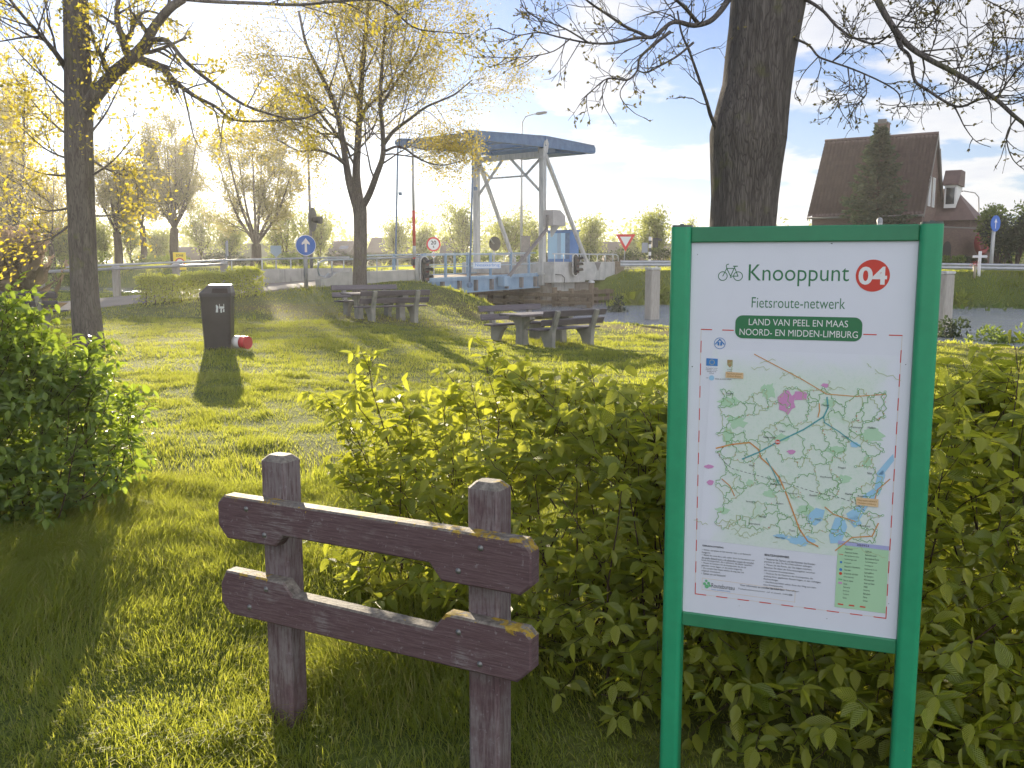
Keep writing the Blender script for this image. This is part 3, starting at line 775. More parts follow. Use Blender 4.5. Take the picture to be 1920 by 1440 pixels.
# emblems at the top left
mb = MB(); ring2(mb, (-.2235, 1.3545), .0165, .0016, Y2); strip(mb, [(-.2365, 1.352), (-.2235, 1.3665), (-.2105, 1.352)], .0032, Y2)
for k in (0, 1): mb.add([(-.2300 + k * .008, Y2, 1.348), (-.2245 + k * .008, Y2, 1.348), (-.2245 + k * .008, Y2, 1.358), (-.2300 + k * .008, Y2, 1.358)], [(0, 1, 2, 3)])
mb.build('round_emblem', P_EU, board)
mb = MB(); poly2(mb, [(-.2625, 1.2850), (-.2280, 1.2845), (-.2280, 1.3070), (-.2625, 1.3078)], Y2); eu = mb.build('flag_emblem', P_EU, board)
mb = MB()
for k in range(12): disc2(mb, (-.2452 + .0072 * math.cos(k * math.pi / 6), 1.2960 + .0072 * math.sin(k * math.pi / 6)), .0012, Y3, 6)
mb.build('stars', m_flat('print_yellow', (.75, .6, .1), .6), eu)
mb = MB(); poly2(mb, [(-.1995, 1.3050), (-.1835, 1.3050), (-.1835, 1.2900), (-.1915, 1.2815), (-.1995, 1.2900)], Y2); mb.build('crest', m_flat('print_crest', (.38, .27, .12), .6), board)
mb = MB(); disc2(mb, (-.2450, 1.2475), .0080, Y2, 16); mb.build('drop_emblem', P_BLUE, board)
# small print
tx = MB()
def para(lines, u, z, w, hgt=.0064, pitch=.0085):
    for s_ in lines:
        V_, F_ = text_geo(s_, 0.0, 'LEFT'); put_text(tx, s_, u, u + w * len(s_), z - hgt, z, Y2); z -= pitch
    return z
W_ = .00345
put_text(tx, 'GEBRUIKSAANWIJZING:', -.2595, -.1930, .7125, .7190, Y2, .025)
z_ = .7055
para(['•  Noteer startplaats en het nummer waar u uw fietstocht', '   begint.', '•  Bepaal de route die u wilt rijden. Voor het berekenen van', '   de totale afstand kunt u de afstanden tussen de verschil-', '   lende knooppunten, die u passeert, bij elkaar optellen.', '•  Noteer de nummers van de knooppunten, die aan de', '   gekozen route liggen, in de juiste volgorde.', '•  De routebordjes wijzen telkens de weg naar het', '   volgende knooppunt.', '•  Geniet van uw fietstocht!'], -.2600, .7060, .00268)
put_text(tx, 'BENUTZUNGSHINWEISE:', -.0690, .0040, .7050, .7115, Y2, .025)
para(['•  Notieren Sie Startort und die Nummer des Knoten-', '   punktes an dem Sie Ihre Fahrradtour anfangen.', '•  Planen Sie die Route, der Sie folgen möchten.', '   Beachten Sie dabei die Kilometerangaben zwischen', '   den einzelnen Knotenpunkten.', '•  Notieren Sie die Nummern der Knotenpunkte, die', '   entlang Ihrer geplanten Route liegen, in der richtigen', '   Reihenfolge.', '•  Die Hinweisschilder weisen Ihnen den Weg zum näch-', '   sten Knotenpunkt.', '•  Viel Spass bei Ihrer Fahrradtour!'], -.0690, .6985, .00292, .0064, .0092)
put_text(tx, 'Voor informatie en melden van klachten', -.140, -.010, .6005, .6060, Y2); put_text(tx, 'Telefoonnummer of e-mail: info@', -.146, .018, .5875, .5930, Y2)
for k, w_ in enumerate((.034, .036, .028, .014)): put_text(tx, ('Europese Unie', 'Regionale ontwik-', 'keling fonds', 'Limburg')[k], -.2455 - w_ / 2, -.2455 + w_ / 2, 1.2755 - k * .0052, 1.2792 - k * .0052, Y2)
put_text(tx, 'provincie', -.1985, -.1845, 1.2740, 1.2775, Y2); put_text(tx, 'Limburg', -.1985, -.1845, 1.2680, 1.2715, Y2)
put_text(tx, 'regio', -.2625, -.2545, 1.2455, 1.2490, Y2); put_text(tx, 'NOORD- EN MIDDEN-LIMBURG', -.2350, -.1850, 1.2435, 1.2470, Y2)
tx.build('instructions_lettering', P_BLACK, board)
mb = MB(); strip(mb, [(-.2565, .6105), (-.2565, .5730), (.0250, .5690), (.0250, .6050), (-.2565, .6105)], .0008, Y1); fr_ = mb.build('publisher_plate', P_TAN, board)
mb = MB(); put_text(mb, 'Routebureau', -.2275, -.1560, .5835, .5975, Y2, -.004); mb.build('lettering', P_BLACK, fr_)
mb = MB(); put_text(mb, 'Noord- en Midden-Limburg', -.2270, -.1690, .5745, .5795, Y2); mb.build('address_lettering', P_EU, fr_)
mb = MB()
for a, b, r in ((-.2420, .5850, .0065), (-.2490, .5930, .0048), (-.2365, .5960, .0048), (-.2440, .6030, .0042), (-.2325, .5885, .004)): disc2(mb, (a, b), r, Y2, 14)
mb.build('leaf_emblem', P_NODE, fr_)
# legend
mb = MB(); poly2(mb, [(.1400, .5700), (.2823, .5690), (.2825, .7740), (.1416, .7765)], Y2); leg = mb.build('legend', P_LEG, board)
mb = MB(); poly2(mb, [(.1416, .7640), (.2825, .7615), (.2825, .7740), (.1416, .7765)], Y3); lh = mb.build('legend_heading', P_LEGH, leg)
mb = MB(); put_text(mb, 'L E G E N D A', .195, .228, .7660, .7725, Y4, .02)
A_ = ['Fietsroute', 'Fietsroute buiten', 'Bewegwijzerde route', 'Verbindingsroute', 'Knooppunt', 'Afstand in kilometers', 'Fietsveer', 'U bevindt zich hier', 'Kilometerring', 'Bos en natuur', 'Heide', 'Bebouwing', 'Spoorweg', 'Veerpont', 'Grens']
B_ = ['Radroute', 'Radroute ausser', 'Beschilderte Route', 'Verbindungsroute', 'Knotenpunkt', 'Entfernung in km', 'Fahrradfähre', 'Ihr Standort', 'Kilometerzahl', 'Wald und Natur', 'Heide', 'Bebauung', 'Bahnlinie', 'Fähre', 'Grenze']
for k in range(15):
    z_ = .7510 - k * .0108; put_text(mb, A_[k], .162, .162 + .0021 * len(A_[k]), z_, z_ + .0052, Y3); put_text(mb, B_[k], .219, .219 + .0021 * len(B_[k]), z_ - .002, z_ + .0032, Y3)
for k in (0, 2): pass
mb.build('lettering', P_BLACK, leg)
mb = MB()
for k in (0, 2): poly2(mb, [(.149 + k * .0155, .5790), (.149 + (k + 1) * .0155, .5785), (.149 + (k + 1) * .0155, .5825), (.149 + k * .0155, .5830)], Y3)
disc2(mb, (.1525, .6760), .0045, Y3, 14); strip(mb, [(.146, .735), (.157, .735)], .0016, Y3); poly2(mb, [(.149 + 4 * .0155, .5790), (.149 + 5 * .0155, .5785), (.149 + 5 * .0155, .5825), (.149 + 4 * .0155, .5830)], Y3)
mb.build('legend_marks', P_RED, leg)
mb = MB(); disc2(mb, (.1525, .6880), .0045, Y3, 14); disc2(mb, (.1525, .7110), .0035, Y3, 12); mb.build('legend_dots', P_EU, leg)
mb = MB(); poly2(mb, [(.1470, .6560), (.1580, .6560), (.1580, .6600), (.1470, .6600)], Y3); mb.build('legend_wood', P_NODE, leg)
mb = MB(); poly2(mb, [(.1470, .6440), (.1580, .6440), (.1580, .6500), (.1470, .6500)], Y3); mb.build('legend_town', P_PINK, leg)

# ------------------------------------------------------------------ wooden barrier
def m_barrier(name, top):
    t = NT(name); ob = t.coords('Object'); g = t.coords('Object', (1.2, 3, 18) if top else (16, 16, 1.4))
    gr = t.noise(g, 9, 7, .68); big = t.noise(ob, 4.5, 6, .65); fine = t.noise(ob, 55, 4, .7); g2 = t.noise(t.coords('Object', (2, 8, 70) if top else (60, 60, 2.2)), 5, 4, .6)
    col = t.ramp(gr, [(.25, (.072, .042, .045)), (.5, (.125, .075, .079)), (.75, (.175, .125, .128))])
    worn = t.math('MULTIPLY', t.range(big, .53, .68), t.range(gr, .40, .62)) if top else t.math('MULTIPLY', t.range(big, .38, .60), t.range(gr, .30, .60))
    col = t.mix(t.math('MULTIPLY', worn, .75), col, (.26, .235, .23))
    col = t.mix(t.range(fine, .60, .70, 0, .6), col, (.28, .25, .26))
    col = t.mix(t.range(g2, .6, .75, 0, .7), col, (.022, .012, .014))
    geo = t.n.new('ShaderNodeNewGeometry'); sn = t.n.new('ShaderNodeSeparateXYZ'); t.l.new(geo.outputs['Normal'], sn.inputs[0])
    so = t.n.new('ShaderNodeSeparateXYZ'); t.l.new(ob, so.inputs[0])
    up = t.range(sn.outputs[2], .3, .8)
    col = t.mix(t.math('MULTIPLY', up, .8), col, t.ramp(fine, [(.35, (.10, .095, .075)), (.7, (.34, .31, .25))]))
    ln = t.noise(ob, 16, 6, .7)
    thr = .62
    if top:
        near = t.range(so.outputs[2], top - .05, top - .002, 0, .135)
        right = t.range(so.outputs[0], -.5, .5, 0, .035)
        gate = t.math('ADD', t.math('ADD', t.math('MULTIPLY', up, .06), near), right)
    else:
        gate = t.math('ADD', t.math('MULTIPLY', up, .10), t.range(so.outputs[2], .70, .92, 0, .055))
    lich = t.range(t.math('ADD', ln, gate), thr + .115, thr + .15)
    col = t.mix(lich, col, t.ramp(fine, [(.3, (.22, .13, .012)), (.7, (.48, .34, .05))]))
    h = t.math('ADD', t.math('ADD', t.math('MULTIPLY', g2, -.5), gr), t.math('MULTIPLY', lich, .5))
    t.principled(col, .72, 0, t.bump(h, .55, .006), .35); return t.m
LB = np.array([-.8053, 3.16]); RB = np.array([-.0552, 2.76])
bc = (LB + RB) / 2; ba = math.atan2(RB[1] - LB[1], RB[0] - LB[0])
bar = thing('wooden_barrier', 'lichen spotted maroon wooden barrier of two posts and two notched rails', 'wooden barrier', (bc[0], bc[1], 0), ba)
M_BPOST = m_barrier('maroon_post_wood', None)
M_BOLT = m_flat('bolt_steel', (.22, .22, .21), .45, .7)
for xc in (-.404, .421):
    hw, b, zt, hd = .0545, .011, .945, .046; yo = -.020
    mb = MB()
    def ring(i, z, ch=b): return [(xc - hw + i + ch, yo - hd + i, z), (xc + hw - i - ch, yo - hd + i, z), (xc + hw - i, yo - hd + i + ch, z), (xc + hw - i, yo + hd - i - ch, z), (xc + hw - i - ch, yo + hd - i, z), (xc - hw + i + ch, yo + hd - i, z), (xc - hw + i, yo + hd - i - ch, z), (xc - hw + i, yo - hd + i + ch, z)]
    zs = [(-.3, 0)] + [(z_, 0) for z_ in np.linspace(0, zt - .045, 10)] + [(zt - .020, 0), (zt - .002, .017), (zt, .020)]
    vs = []
    for z_, i_ in zs: vs += ring(i_ * (1 if True else 0), z_)
    fs = []
    for k in range(len(zs) - 1):
        for i_ in range(8): j_ = (i_ + 1) % 8; fs.append((k * 8 + i_, k * 8 + j_, k * 8 + 8 + j_, k * 8 + 8 + i_))
    fs.append(tuple(range(len(vs) - 8, len(vs))))
    # leave only the front and back corners sloped at the top, as sawn
    vs = [(x, y if abs(z_) < zt - .02 else y, z_) for (x, y, z_) in vs]
    mb.add(vs, fs); mb.build('post', M_BPOST, bar)
def rail(poly, top, bolts, y0=-.118, y1=-.0665):
    mb = MB(); r = .006
    P = np.array(poly); n = len(P); ctr = P.mean(0)
    # bevelled front: inset ring
    ins = []
    for k in range(n):
        a, b_, c_ = P[k - 1], P[k], P[(k + 1) % n]
        d1 = (b_ - a) / np.linalg.norm(b_ - a); d2 = (c_ - b_) / np.linalg.norm(c_ - b_)
        n1, n2 = np.array([-d1[1], d1[0]]), np.array([-d2[1], d2[0]]); m_ = n1 + n2; m_ /= np.linalg.norm(m_); m_ = m_ / max(.4, m_ @ n1)
        ins.append(b_ + m_ * r)
    vs = [(p[0], y0, p[1]) for p in ins] + [(p[0], y0 + r, p[1]) for p in P] + [(p[0], y1, p[1]) for p in P]
    fs = [tuple(range(n)), tuple(range(2 * n, 3 * n))[::-1]]
    for L in (0, 1):
        for k in range(n): j_ = (k + 1) % n; fs.append((L * n + j_, L * n + k, L * n + n + k, L * n + n + j_)[::-1])
    mb.add(vs, fs); ro = mb.build('rail', m_barrier('maroon_rail_wood', top), bar)
    for (bx, bz_) in bolts:
        q = MB(); q.disc((bx, y0 + .0015, bz_), (0, -1, 0), .0135, 16); q.build('bolt_hole', m_bhole, ro)
        q = MB(); q.lathe([(0.0, .006), (.006, .005), (.0095, .001), (.0098, -.002)], 14)
        q.xf(Matrix.Translation((bx, y0, bz_)) @ Matrix.Rotation(R_(90), 4, 'X')); q.build('bolt', M_BOLT, ro)
m_bhole = m_flat('bolt_recess', (.02, .012, .012), .8)
rail([(-.612, .770), (-.612, .690), (-.575, .648), (-.355, .648), (-.318, .690), (.262, .690), (.305, .640), (.575, .640), (.612, .675), (.612, .775), (.585, .805), (-.580, .800)], .802,
     [(-.476, .765), (-.398, .684), (.446, .764), (.368, .682)])
rail([(-.612, .478), (-.612, .415), (-.575, .374), (.565, .372), (.612, .418), (.612, .515), (.588, .537), (.318, .537), (.272, .482), (-.285, .489), (-.325, .530), (-.585, .530)], .530,
     [(-.399, .494), (-.478, .416), (.367, .490), (.441, .404)])
# ------------------------------------------------------------------ drawbridge (local x = along the road, local y = across it)
BR_RZ = math.atan2(CN[1], CN[0])
M_BLUE = m_worn('bridge_blue', (.075, .14, .26), (.13, .23, .38), .45, 3, .05, (1, 1, 1), dist=.003)
M_LBLUE = m_worn('bridge_pale_blue', (.19, .31, .44), (.28, .40, .52), .5, 4, .08, (1, 1, .4), dist=.003)
M_GWHITE = m_worn('bridge_off_white', (.36, .37, .36), (.62, .62, .60), .5, 3, .12, (3, 3, .35), dist=.003)
M_RAIL = m_worn('galvanised_rail', (.42, .46, .50), (.55, .58, .60), .42, 8, .05, metal=.35)
M_CONC = m_concrete('abutment_concrete', (.34, .34, .33), (.50, .50, .48))
M_CONCD = m_concrete('parapet_concrete', (.36, .35, .33), (.50, .49, .46))
M_PLANK = m_worn('deck_timber', (.13, .09, .06), (.21, .15, .10), .85, 4, .4, (1, 9, 1))
M_PILE = m_worn('fender_timber', (.10, .075, .05), (.20, .15, .10), .9, 5, .5, (5, 5, .6))
M_DARK = m_flat('dark_metal', (.035, .035, .04), .5)
M_STEELG = m_worn('strut_grey', (.16, .15, .15), (.24, .22, .21), .5, 6, .05)
br = thing('drawbridge', 'pale blue and white drawbridge with balance beams raised over the canal', 'bridge', (CX, CY, 0), BR_RZ)
YA, YB, PC = -.15, 4.0, 7.95
for y_ in (YA, YB):
    mb = MB().box(PC - .135, PC + .135, y_ - .135, y_ + .135, .5, 6.80, .02)
    mb.box(PC - .26, PC + .26, y_ - .24, y_ + .24, 1.0, 1.12).box(PC - .19, PC + .19, y_ - .19, y_ + .19, 6.36, 6.44)
    tw_ = mb.build('tower_post', M_GWHITE, br)
    mb = MB()
    for s_ in (-.17, .155): mb.prism([(PC - .15, 6.6), (PC + .15, 6.6), (PC + .24, 7.02), (PC + .12, 7.22), (PC - .02, 7.22), (PC - .13, 7.0)], 'y', y_ + s_, y_ + s_ + .02)
    mb.disc((PC + .05, y_ - .2, 7.05), (0, 1, 0), .12, 20, .4); mb.build('pivot_bracket', M_GWHITE, tw_)
MB().box(PC - .10, PC + .10, YA + .15, YB - .15, 6.42, 6.68, .015).build('portal_beam', M_GWHITE, br)
def brace(p, q, w=.10): return MB().bar((PC, *p), (PC, *q), w).build('portal_brace', M_GWHITE, br)
brace((2.35, 6.42), (YB - .13, 4.85)); brace((1.75, 6.42), (YA + .13, 4.85))
brace((YB - .15, 6.25), (3.12, 5.66), .09); brace((YA + .15, 6.35), (.85, 5.68), .09); brace((3.12, 5.62), (.88, 5.62), .08)
for y_, c1 in ((YA, 11.6), (YB, 10.9)):
    MB().bar((PC + .16, y_, 6.55), (c1, y_, 1.5), .15, .15).build('back_stay', M_GWHITE, br)
# balance beams
def bal(y_):
    w = .15
    prof = [(2.82, 6.72), (2.82, 7.06), (PC, 7.34), (11.85, 7.27), (11.98, 7.18), (11.98, 6.98), (11.88, 6.89), (PC + .5, 6.84), (PC - .5, 6.84)]
    mb = MB().prism(prof, 'y', y_ - w, y_ + w); 
    o = mb.build('balance_beam', M_BLUE, br)
    MB().prism([(2.80, 7.061), (PC, 7.341), (11.85, 7.271), (11.85, 7.295), (PC, 7.365), (2.80, 7.085)], 'y', y_ - w - .03, y_ + w + .03).build('flange', M_BLUE, o)
    MB().box(PC - .04, PC + .04, y_ - w - .035, y_ - w - .001, 6.9, 7.33).build('stiffener', M_BLUE, o)
bal(YA); bal(YB)
MB().box(2.88, 3.10, YA + .18, YB - .18, 6.82, 7.02).build('tip_tie', M_BLUE, br)
MB().box(5.35, 5.60, YA + .18, YB - .18, 6.84, 7.12).build('cross_beam', M_BLUE, br)
MB().box(PC - .55, PC - .15, YA + .18, YB - .18, 6.90, 7.28).build('cross_beam', M_BLUE, br)
MB().prism([(PC + .9, 7.0), (9.3, 6.72), (11.6, 6.86), (11.8, 6.95), (11.8, 7.22), (PC + .9, 7.32)], 'y', YA + .18, YB - .18).build('counterweight', M_BLUE, br)
for y_ in (YA - .24, YB + .24):
    h_ = MB().tube([(2.95, y_, 6.98), (2.80, y_, 4.0), (2.64, y_, .72)], .042, 10); h_.disc((2.95, y_ - .08, 6.94), (0, 1, 0), .13, 16, .16); h_.disc((2.64, y_ - .06, .62), (0, 1, 0), .12, 16, .12)
    h_.bar((3.05, y_, 4.6), (3.03, y_, 4.75), .11); h_.build('hanger_rod', m_worn('hanger_blue', (.10, .17, .27), (.16, .25, .36), .5, 4), br)
# deck
mb = MB().prism([(.04, .80), (7.8, .96), (7.8, 1.04), (.04, .88)], 'y', .04, ROAD_W - .04); dk = mb.build('deck', M_PLANK, br)
for y0, y1 in ((-.06, .04), (ROAD_W - .04, ROAD_W + .06)):
    mb = MB().prism([(.0, .76), (7.82, .93), (7.82, 1.09), (.0, .92)], 'y', y0 - .02, y1 + .02); ge = mb.build('edge_beam', M_LBLUE, br)
    mb = MB().prism([(.0, .26), (7.82, .44), (7.82, .925), (.0, .755)], 'y', y0 + .05, y1 - .02); g_ = mb.build('side_girder', M_LBLUE, br)
    for c_ in np.linspace(.25, 7.5, 8):
        zz_ = .28 + .18 * c_ / 7.82
        MB().prism([(c_ - .05, zz_), (c_ + .05, zz_), (c_ + .05, zz_ + .47), (c_ - .05, zz_ + .47)], 'y', y0 - .13 if y0 < 0 else y1, y0 + .05 if y0 < 0 else y1 + .13).build('rib', M_STEELG if y0 < 0 else M_LBLUE, g_)
    MB().prism([(.0, .22), (7.82, .40), (7.82, .44), (.0, .26)], 'y', y0 - .06, y1 + .06).build('lower_flange', M_LBLUE, g_)
def deck_z(c): return .88 + .16 * c / 7.8
def rail_set(y_, segs, name='railing', m=None, par=None):
    pass
for y_, s_ in ((-.02, 1), (ROAD_W + .02, -1)):
    mb = MB(); cs_ = [.18, 1.55, 2.95, 4.4, 5.8, 7.1] if y_ < 0 else [.18, 2.2, 4.2, 6.2, 7.1]
    for z_ in (.98, .48): mb.tube([(.12, y_, deck_z(.1) + z_), (7.6, y_, deck_z(7.6) + z_)], .033 if z_ > .9 else .026, 8)
    rl_ = mb.build('railing', m_worn('bridge_rail_paint', (.36, .46, .54), (.46, .55, .60), .45, 5), br)
    for c_ in cs_:
        MB().box(c_ - .045, c_ + .045, y_ - .045, y_ + .045, deck_z(c_), deck_z(c_) + 1.03).build('stanchion', M_LBLUE, rl_)
# bridge name plate
mb = MB().box(3.15, 4.95, -.16, -.13, 1.31, 1.58); npl = mb.build('name_plate', m_flat('plate_pale_blue', (.66, .72, .78), .45), br)
mb = MB(); put_text(mb, 'Niesakkerbrug', 3.25, 4.85, 1.36, 1.535, -.163, .0); mb.build('lettering', m_flat('plate_blue', (.06, .24, .60), .5), npl)
mb = MB().box(3.15, 4.95, -.162, -.1605, 1.31, 1.322); mb.box(3.15, 4.95, -.162, -.1605, 1.568, 1.58); mb.build('plate_edge', m_flat('plate_edge_blue', (.06, .24, .60), .5), npl)
# drive: housing on the tower, push rod to the deck
mb = MB().prism([(PC - .12, 3.27), (PC + .82, 3.27), (PC + .82, 3.72), (PC + .42, 3.98), (PC - .12, 3.98)], 'y', YA - .72, YA - .152)
mh = mb.build('drive_housing', m_worn('housing_grey', (.40, .38, .37), (.48, .46, .44), .5, 4), br)
MB().prism([(PC + .16, 2.75), (PC + .16, 3.26), (PC + .75, 3.26), (PC + .55, 3.1)], 'y', YA - .45, YA - .35).build('bracket', M_GWHITE, mh)
MB().bar((PC - .2, YA - .42, 3.75), (PC - .2, YA - .42, 3.1), .09).bar((PC - .2, YA - .42, 3.1), (4.95, YA - .30, .80), .12).build('push_rod', M_STEELG, br)
MB().box(4.72, 5.16, YA - .40, YA - .0, .52, .98, .03).build('push_rod_shoe', M_LBLUE, br)

# ------------------------------------------------------------------ abutments and parapets (they stay put when the deck lifts)
ab = thing('bridge_abutment', 'far concrete abutment carrying the bridge towers', 'abutment', (CX, CY, 0), BR_RZ)
MB().box(7.86, 10.35, -.92, 4.95, .62, 1.60, .02).build('upper_block', M_CONC, ab)
MB().box(10.352, 13.4, -.86, 4.90, .70, 1.60, .02).build('rear_block', M_CONC, ab)
MB().box(8.0, 13.2, -.42, 4.6, -1.8, .62).build('base_wall', m_concrete('wet_concrete', (.22, .19, .16), (.36, .33, .29)), ab)
MB().box(8.3, 9.9, -.60, -.425, .05, .615).build('ledge', M_CONC, ab)
MB().prism([(11.2, 1.58), (11.75, 1.58), (11.5, 1.15)], 'y', -.875, -.862).build('anchor_plate', M_STEELG, ab)
MB().box(13.0, 13.7, -.95, -.35, .95, 1.62, .02).build('end_pier', m_worn('brown_pier', (.20, .16, .12), (.30, .25, .19), .8, 4, .3), ab)
mb = MB(); mb.tube([(7.9, -.8, 1.97), (13.15, -.8, 1.97), (13.35, -.8, 1.9), (13.4, -.8, 1.6)], .03, 8)
rr = mb.build('railing', M_RAIL, ab)
for c_ in np.linspace(8.05, 12.9, 8): MB().tube([(c_, -.8, 1.58), (c_, -.8, 1.955)], .022, 8).build('stanchion', M_RAIL, rr)
mb = MB().tube([(7.9, 4.8, 1.97), (13.2, 4.8, 1.97)], .03, 8); rr = mb.build('railing', M_RAIL, ab)
for c_ in np.linspace(8.05, 12.9, 6): MB().tube([(c_, 4.8, 1.58), (c_, 4.8, 1.955)], .022, 8).build('stanchion', M_RAIL, rr)
MB().tube([(8.6, -.95, .62), (8.6, -.98, .85), (8.35, -.98, 1.0), (7.9, -.97, 1.02)], .018, 6).build('conduit', M_DARK, ab)

ab2 = thing('bridge_abutment', 'near concrete abutment with low parapet walls where the lane meets the bridge', 'abutment', (CX, CY, 0), BR_RZ)
MB().box(-1.4, -.02, -.30, ROAD_W + .3, -1.8, .84).build('base_wall', M_CONC, ab2)
mb = MB().prism([(-5.4, .15), (-.05, -.4), (-.05, 1.30), (-4.6, 1.22), (-5.0, 1.02), (-5.4, .98)], 'y', -.52, -.22); mb.build('parapet_wall', M_CONCD, ab2)
mb = MB().prism([(-6.4, .3), (-.05, -.4), (-.05, 1.34), (-5.6, 1.30), (-6.4, 1.22)], 'y', ROAD_W + .20, ROAD_W + .48); mb.build('parapet_wall', M_CONCD, ab2)
for y_, zt, c0 in ((-.37, 1.78, -5.1), (ROAD_W + .34, 1.78, -6.3)):
    mb = MB()
    ctrl = [(-.1, y_, zt + .02), (c0, y_, zt - .12), (c0 - .22, y_, zt - .20), (c0 - .30, y_, zt - .42), (c0 - .22, y_, zt - .66), (c0 + .02, y_, zt - .72), (c0 + .2, y_, zt - .6)]
    mb.tube(ctrl if y_ < 0 else ctrl[:2] + [(c0 - 6, y_, zt - .35)], .035, 8); r_ = mb.build('railing', M_RAIL, ab2)
    for c_ in np.linspace(c0 + .35, -.4, 5): MB().tube([(c_, y_, 1.1), (c_, y_, zt - .08)], .024, 8).build('stanchion', M_RAIL, r_)

# timber fender in front of the far abutment, and mooring piles
fe = thing('timber_fender', 'weathered timber fender wall under the bridge beside the far abutment', 'fender', (*BW(7.4, 1, 0)[:2], 0), BR_RZ)
for a_, zt in [(k * .98 - 4.3, .32 + .12 * ((k * 7) % 3 - 1)) for k in range(9)]:
    p_ = MB().tube([(-.05, a_, -2.0), (-.05, a_, zt)], [.15, .13], 10).build('pile', M_PILE, fe)
for z_, th in ((.02, .16), (-.30, .14)): MB().box(-.30, -.20, -4.6, 4.0, z_, z_ + th).build('waling', M_PILE, fe)
fe2 = thing('timber_fender', 'weathered timber fender running along the side of the far abutment towards the bank', 'fender', (*BW(10.2, -1.15, 0)[:2], 0), BR_RZ)
for k in range(5): MB().tube([(k * 1.0 - 2.3, 0, -2.0), (k * 1.0 - 2.3, 0, .28 + .07 * (k % 2))], [.16, .14], 10).build('pile', M_PILE, fe2)
for z_, th in ((.05, .2), (-.25, .16), (-.5, .12)): MB().box(-2.6, 1.9, -.26, -.165, z_, z_ + th).build('waling', M_PILE, fe2)
M_PALE = m_worn('weathered_grey_timber', (.30, .28, .25), (.42, .40, .36), .9, 5, .4, (5, 5, .7))
def pile(px, py, Y, r, z0, label, sq=False, group='mooring piles by the bridge', capm=True):
    p = at(px, py, Y); o = thing('mooring_post', label, 'mooring post', (p[0], p[1], z0), .5, group)
    if sq:
        MB().box(-r, r, -r, r, -.6, p[2] - z0, .03).build('shaft', M_PALE, o)
    else:
        MB().tube([(0, 0, -.8), (0, 0, p[2] - z0)], [r, r * .92], 14).build('shaft', M_PILE, o)
    if capm:
        h = p[2] - z0; (MB().box(-r - .015, r + .015, -r - .015, r + .015, h + .001, h + .09, .02) if sq else MB().lathe([(r + .02, -.03), (r + .02, .02), (r * .6, .09), (0.0, .11)], 14, (0, 0, h))).build('cap', M_GWHITE, o)
pile(842, 545, 39.5, .17, -1.2, 'short white capped pile in the water under the deck')
pile(872, 552, 39.0, .15, -1.2, 'short dark pile in the water right of the white capped pile under the deck', capm=False)
pile(1109, 529, 43.8, .14, -1.2, 'white capped pile against the side of the far abutment')
pile(1224, 506, 33.2, .20, gh(*at(1224, 506, 33.2)[:2]), "thick square grey mooring post at the water's edge left of the information board", True)
pile(1772, 514, 27.5, .20, gh(*at(1772, 514, 27.5)[:2]), 'square grey mooring post half hidden by the right side of the information board', True)

# ------------------------------------------------------------------ signals, boom, cabinet
M_LENS = m_flat('dull_lens', (.10, .02, .02), .3); M_WRIM = m_flat('white_rim', (.7, .7, .68), .5)
def signal(c_, a_, z0, z1, rz, label, two=True):
    p = BW(c_, a_, 0); o = thing('canal_signal', label, 'traffic light', (p[0], p[1], 0), rz, 'canal traffic lights on the bridge')
    h = z1 - z0; w = h * .22; zc = (z0 + z1) / 2
    def stad(rw, rh, n=12):
        P = []
        for k in range(n + 1): t_ = math.pi * k / n; P.append((rw * math.cos(t_), rh - rw + rw * math.sin(t_)))
        for k in range(n + 1): t_ = math.pi + math.pi * k / n; P.append((rw * math.cos(t_), -rh + rw + rw * math.sin(t_)))
        return [(x, z + zc) for x, z in P]
    bk = MB().prism(stad(w, h / 2), 'y', -.02, .015).build('back_board', M_DARK, o)
    A, B = stad(w, h / 2), stad(w - .028, h / 2 - .028); n = len(A)
    mb = MB(); vs = [(p_[0], y_, p_[1]) for y_ in (-.03, .025) for P in (A, B) for p_ in P]
    mb.add(vs, [f for i in range(n) for j in [(i + 1) % n] for f in ((i, j, n + j, n + i), (2 * n + i, 3 * n + i, 3 * n + j, 2 * n + j), (i, 2 * n + i, 2 * n + j, j), (n + i, n + j, 3 * n + j, 3 * n + i))]); mb.build('white_rim', M_WRIM, bk)
    MB().box(-w * .55, w * .55, -.16, -.021, zc - h * .38, zc + h * .38, .02).build('lamp_body', M_DARK, o)
    for k in (-1, 0, 1):
        zz_ = zc + k * h * .25; r = w * .5
        hd = MB(); N = 10; ar = [(r * math.cos(t_), r * math.sin(t_)) for t_ in np.linspace(-.2, math.pi + .2, N)]
        vs = [(x, -.16, zz_ + z) for x, z in ar] + [(x, -.40, zz_ + z * .9 + .02) for x, z in ar] + [(x * .93, -.16, zz_ + z * .93) for x, z in ar] + [(x * .93, -.40, zz_ + z * .84 + .02) for x, z in ar]
        hd.add(vs, [f for i in range(N - 1) for f in ((i, i + 1, N + i + 1, N + i), (2 * N + i, 3 * N + i, 3 * N + i + 1, 2 * N + i + 1), (N + i, N + i + 1, 3 * N + i + 1, 3 * N + i))]); hd.build('hood', M_DARK, o)
        MB().disc((0, -.161, zz_), (0, -1, 0), r * .8, 16, .004).build('lens', M_LENS, o)
    MB().box(-.04, .04, .016, .20, zc - .1, zc + .1).build('bracket', M_STEELG, o)
    return o
signal(9.2, -1.15, .93, 1.98, R_(50), 'dark three lamp canal signal with white rim on the far abutment')
signal(-.45, -.80, .70, 1.82, R_(50), 'dark three lamp canal signal with white rim left of the bridge deck')
p = BW(-.62, -.62, 0); bo = thing('barrier_boom', 'red and white barrier boom raised upright beside the left canal signal', 'barrier boom', (p[0], p[1], 0), BR_RZ)
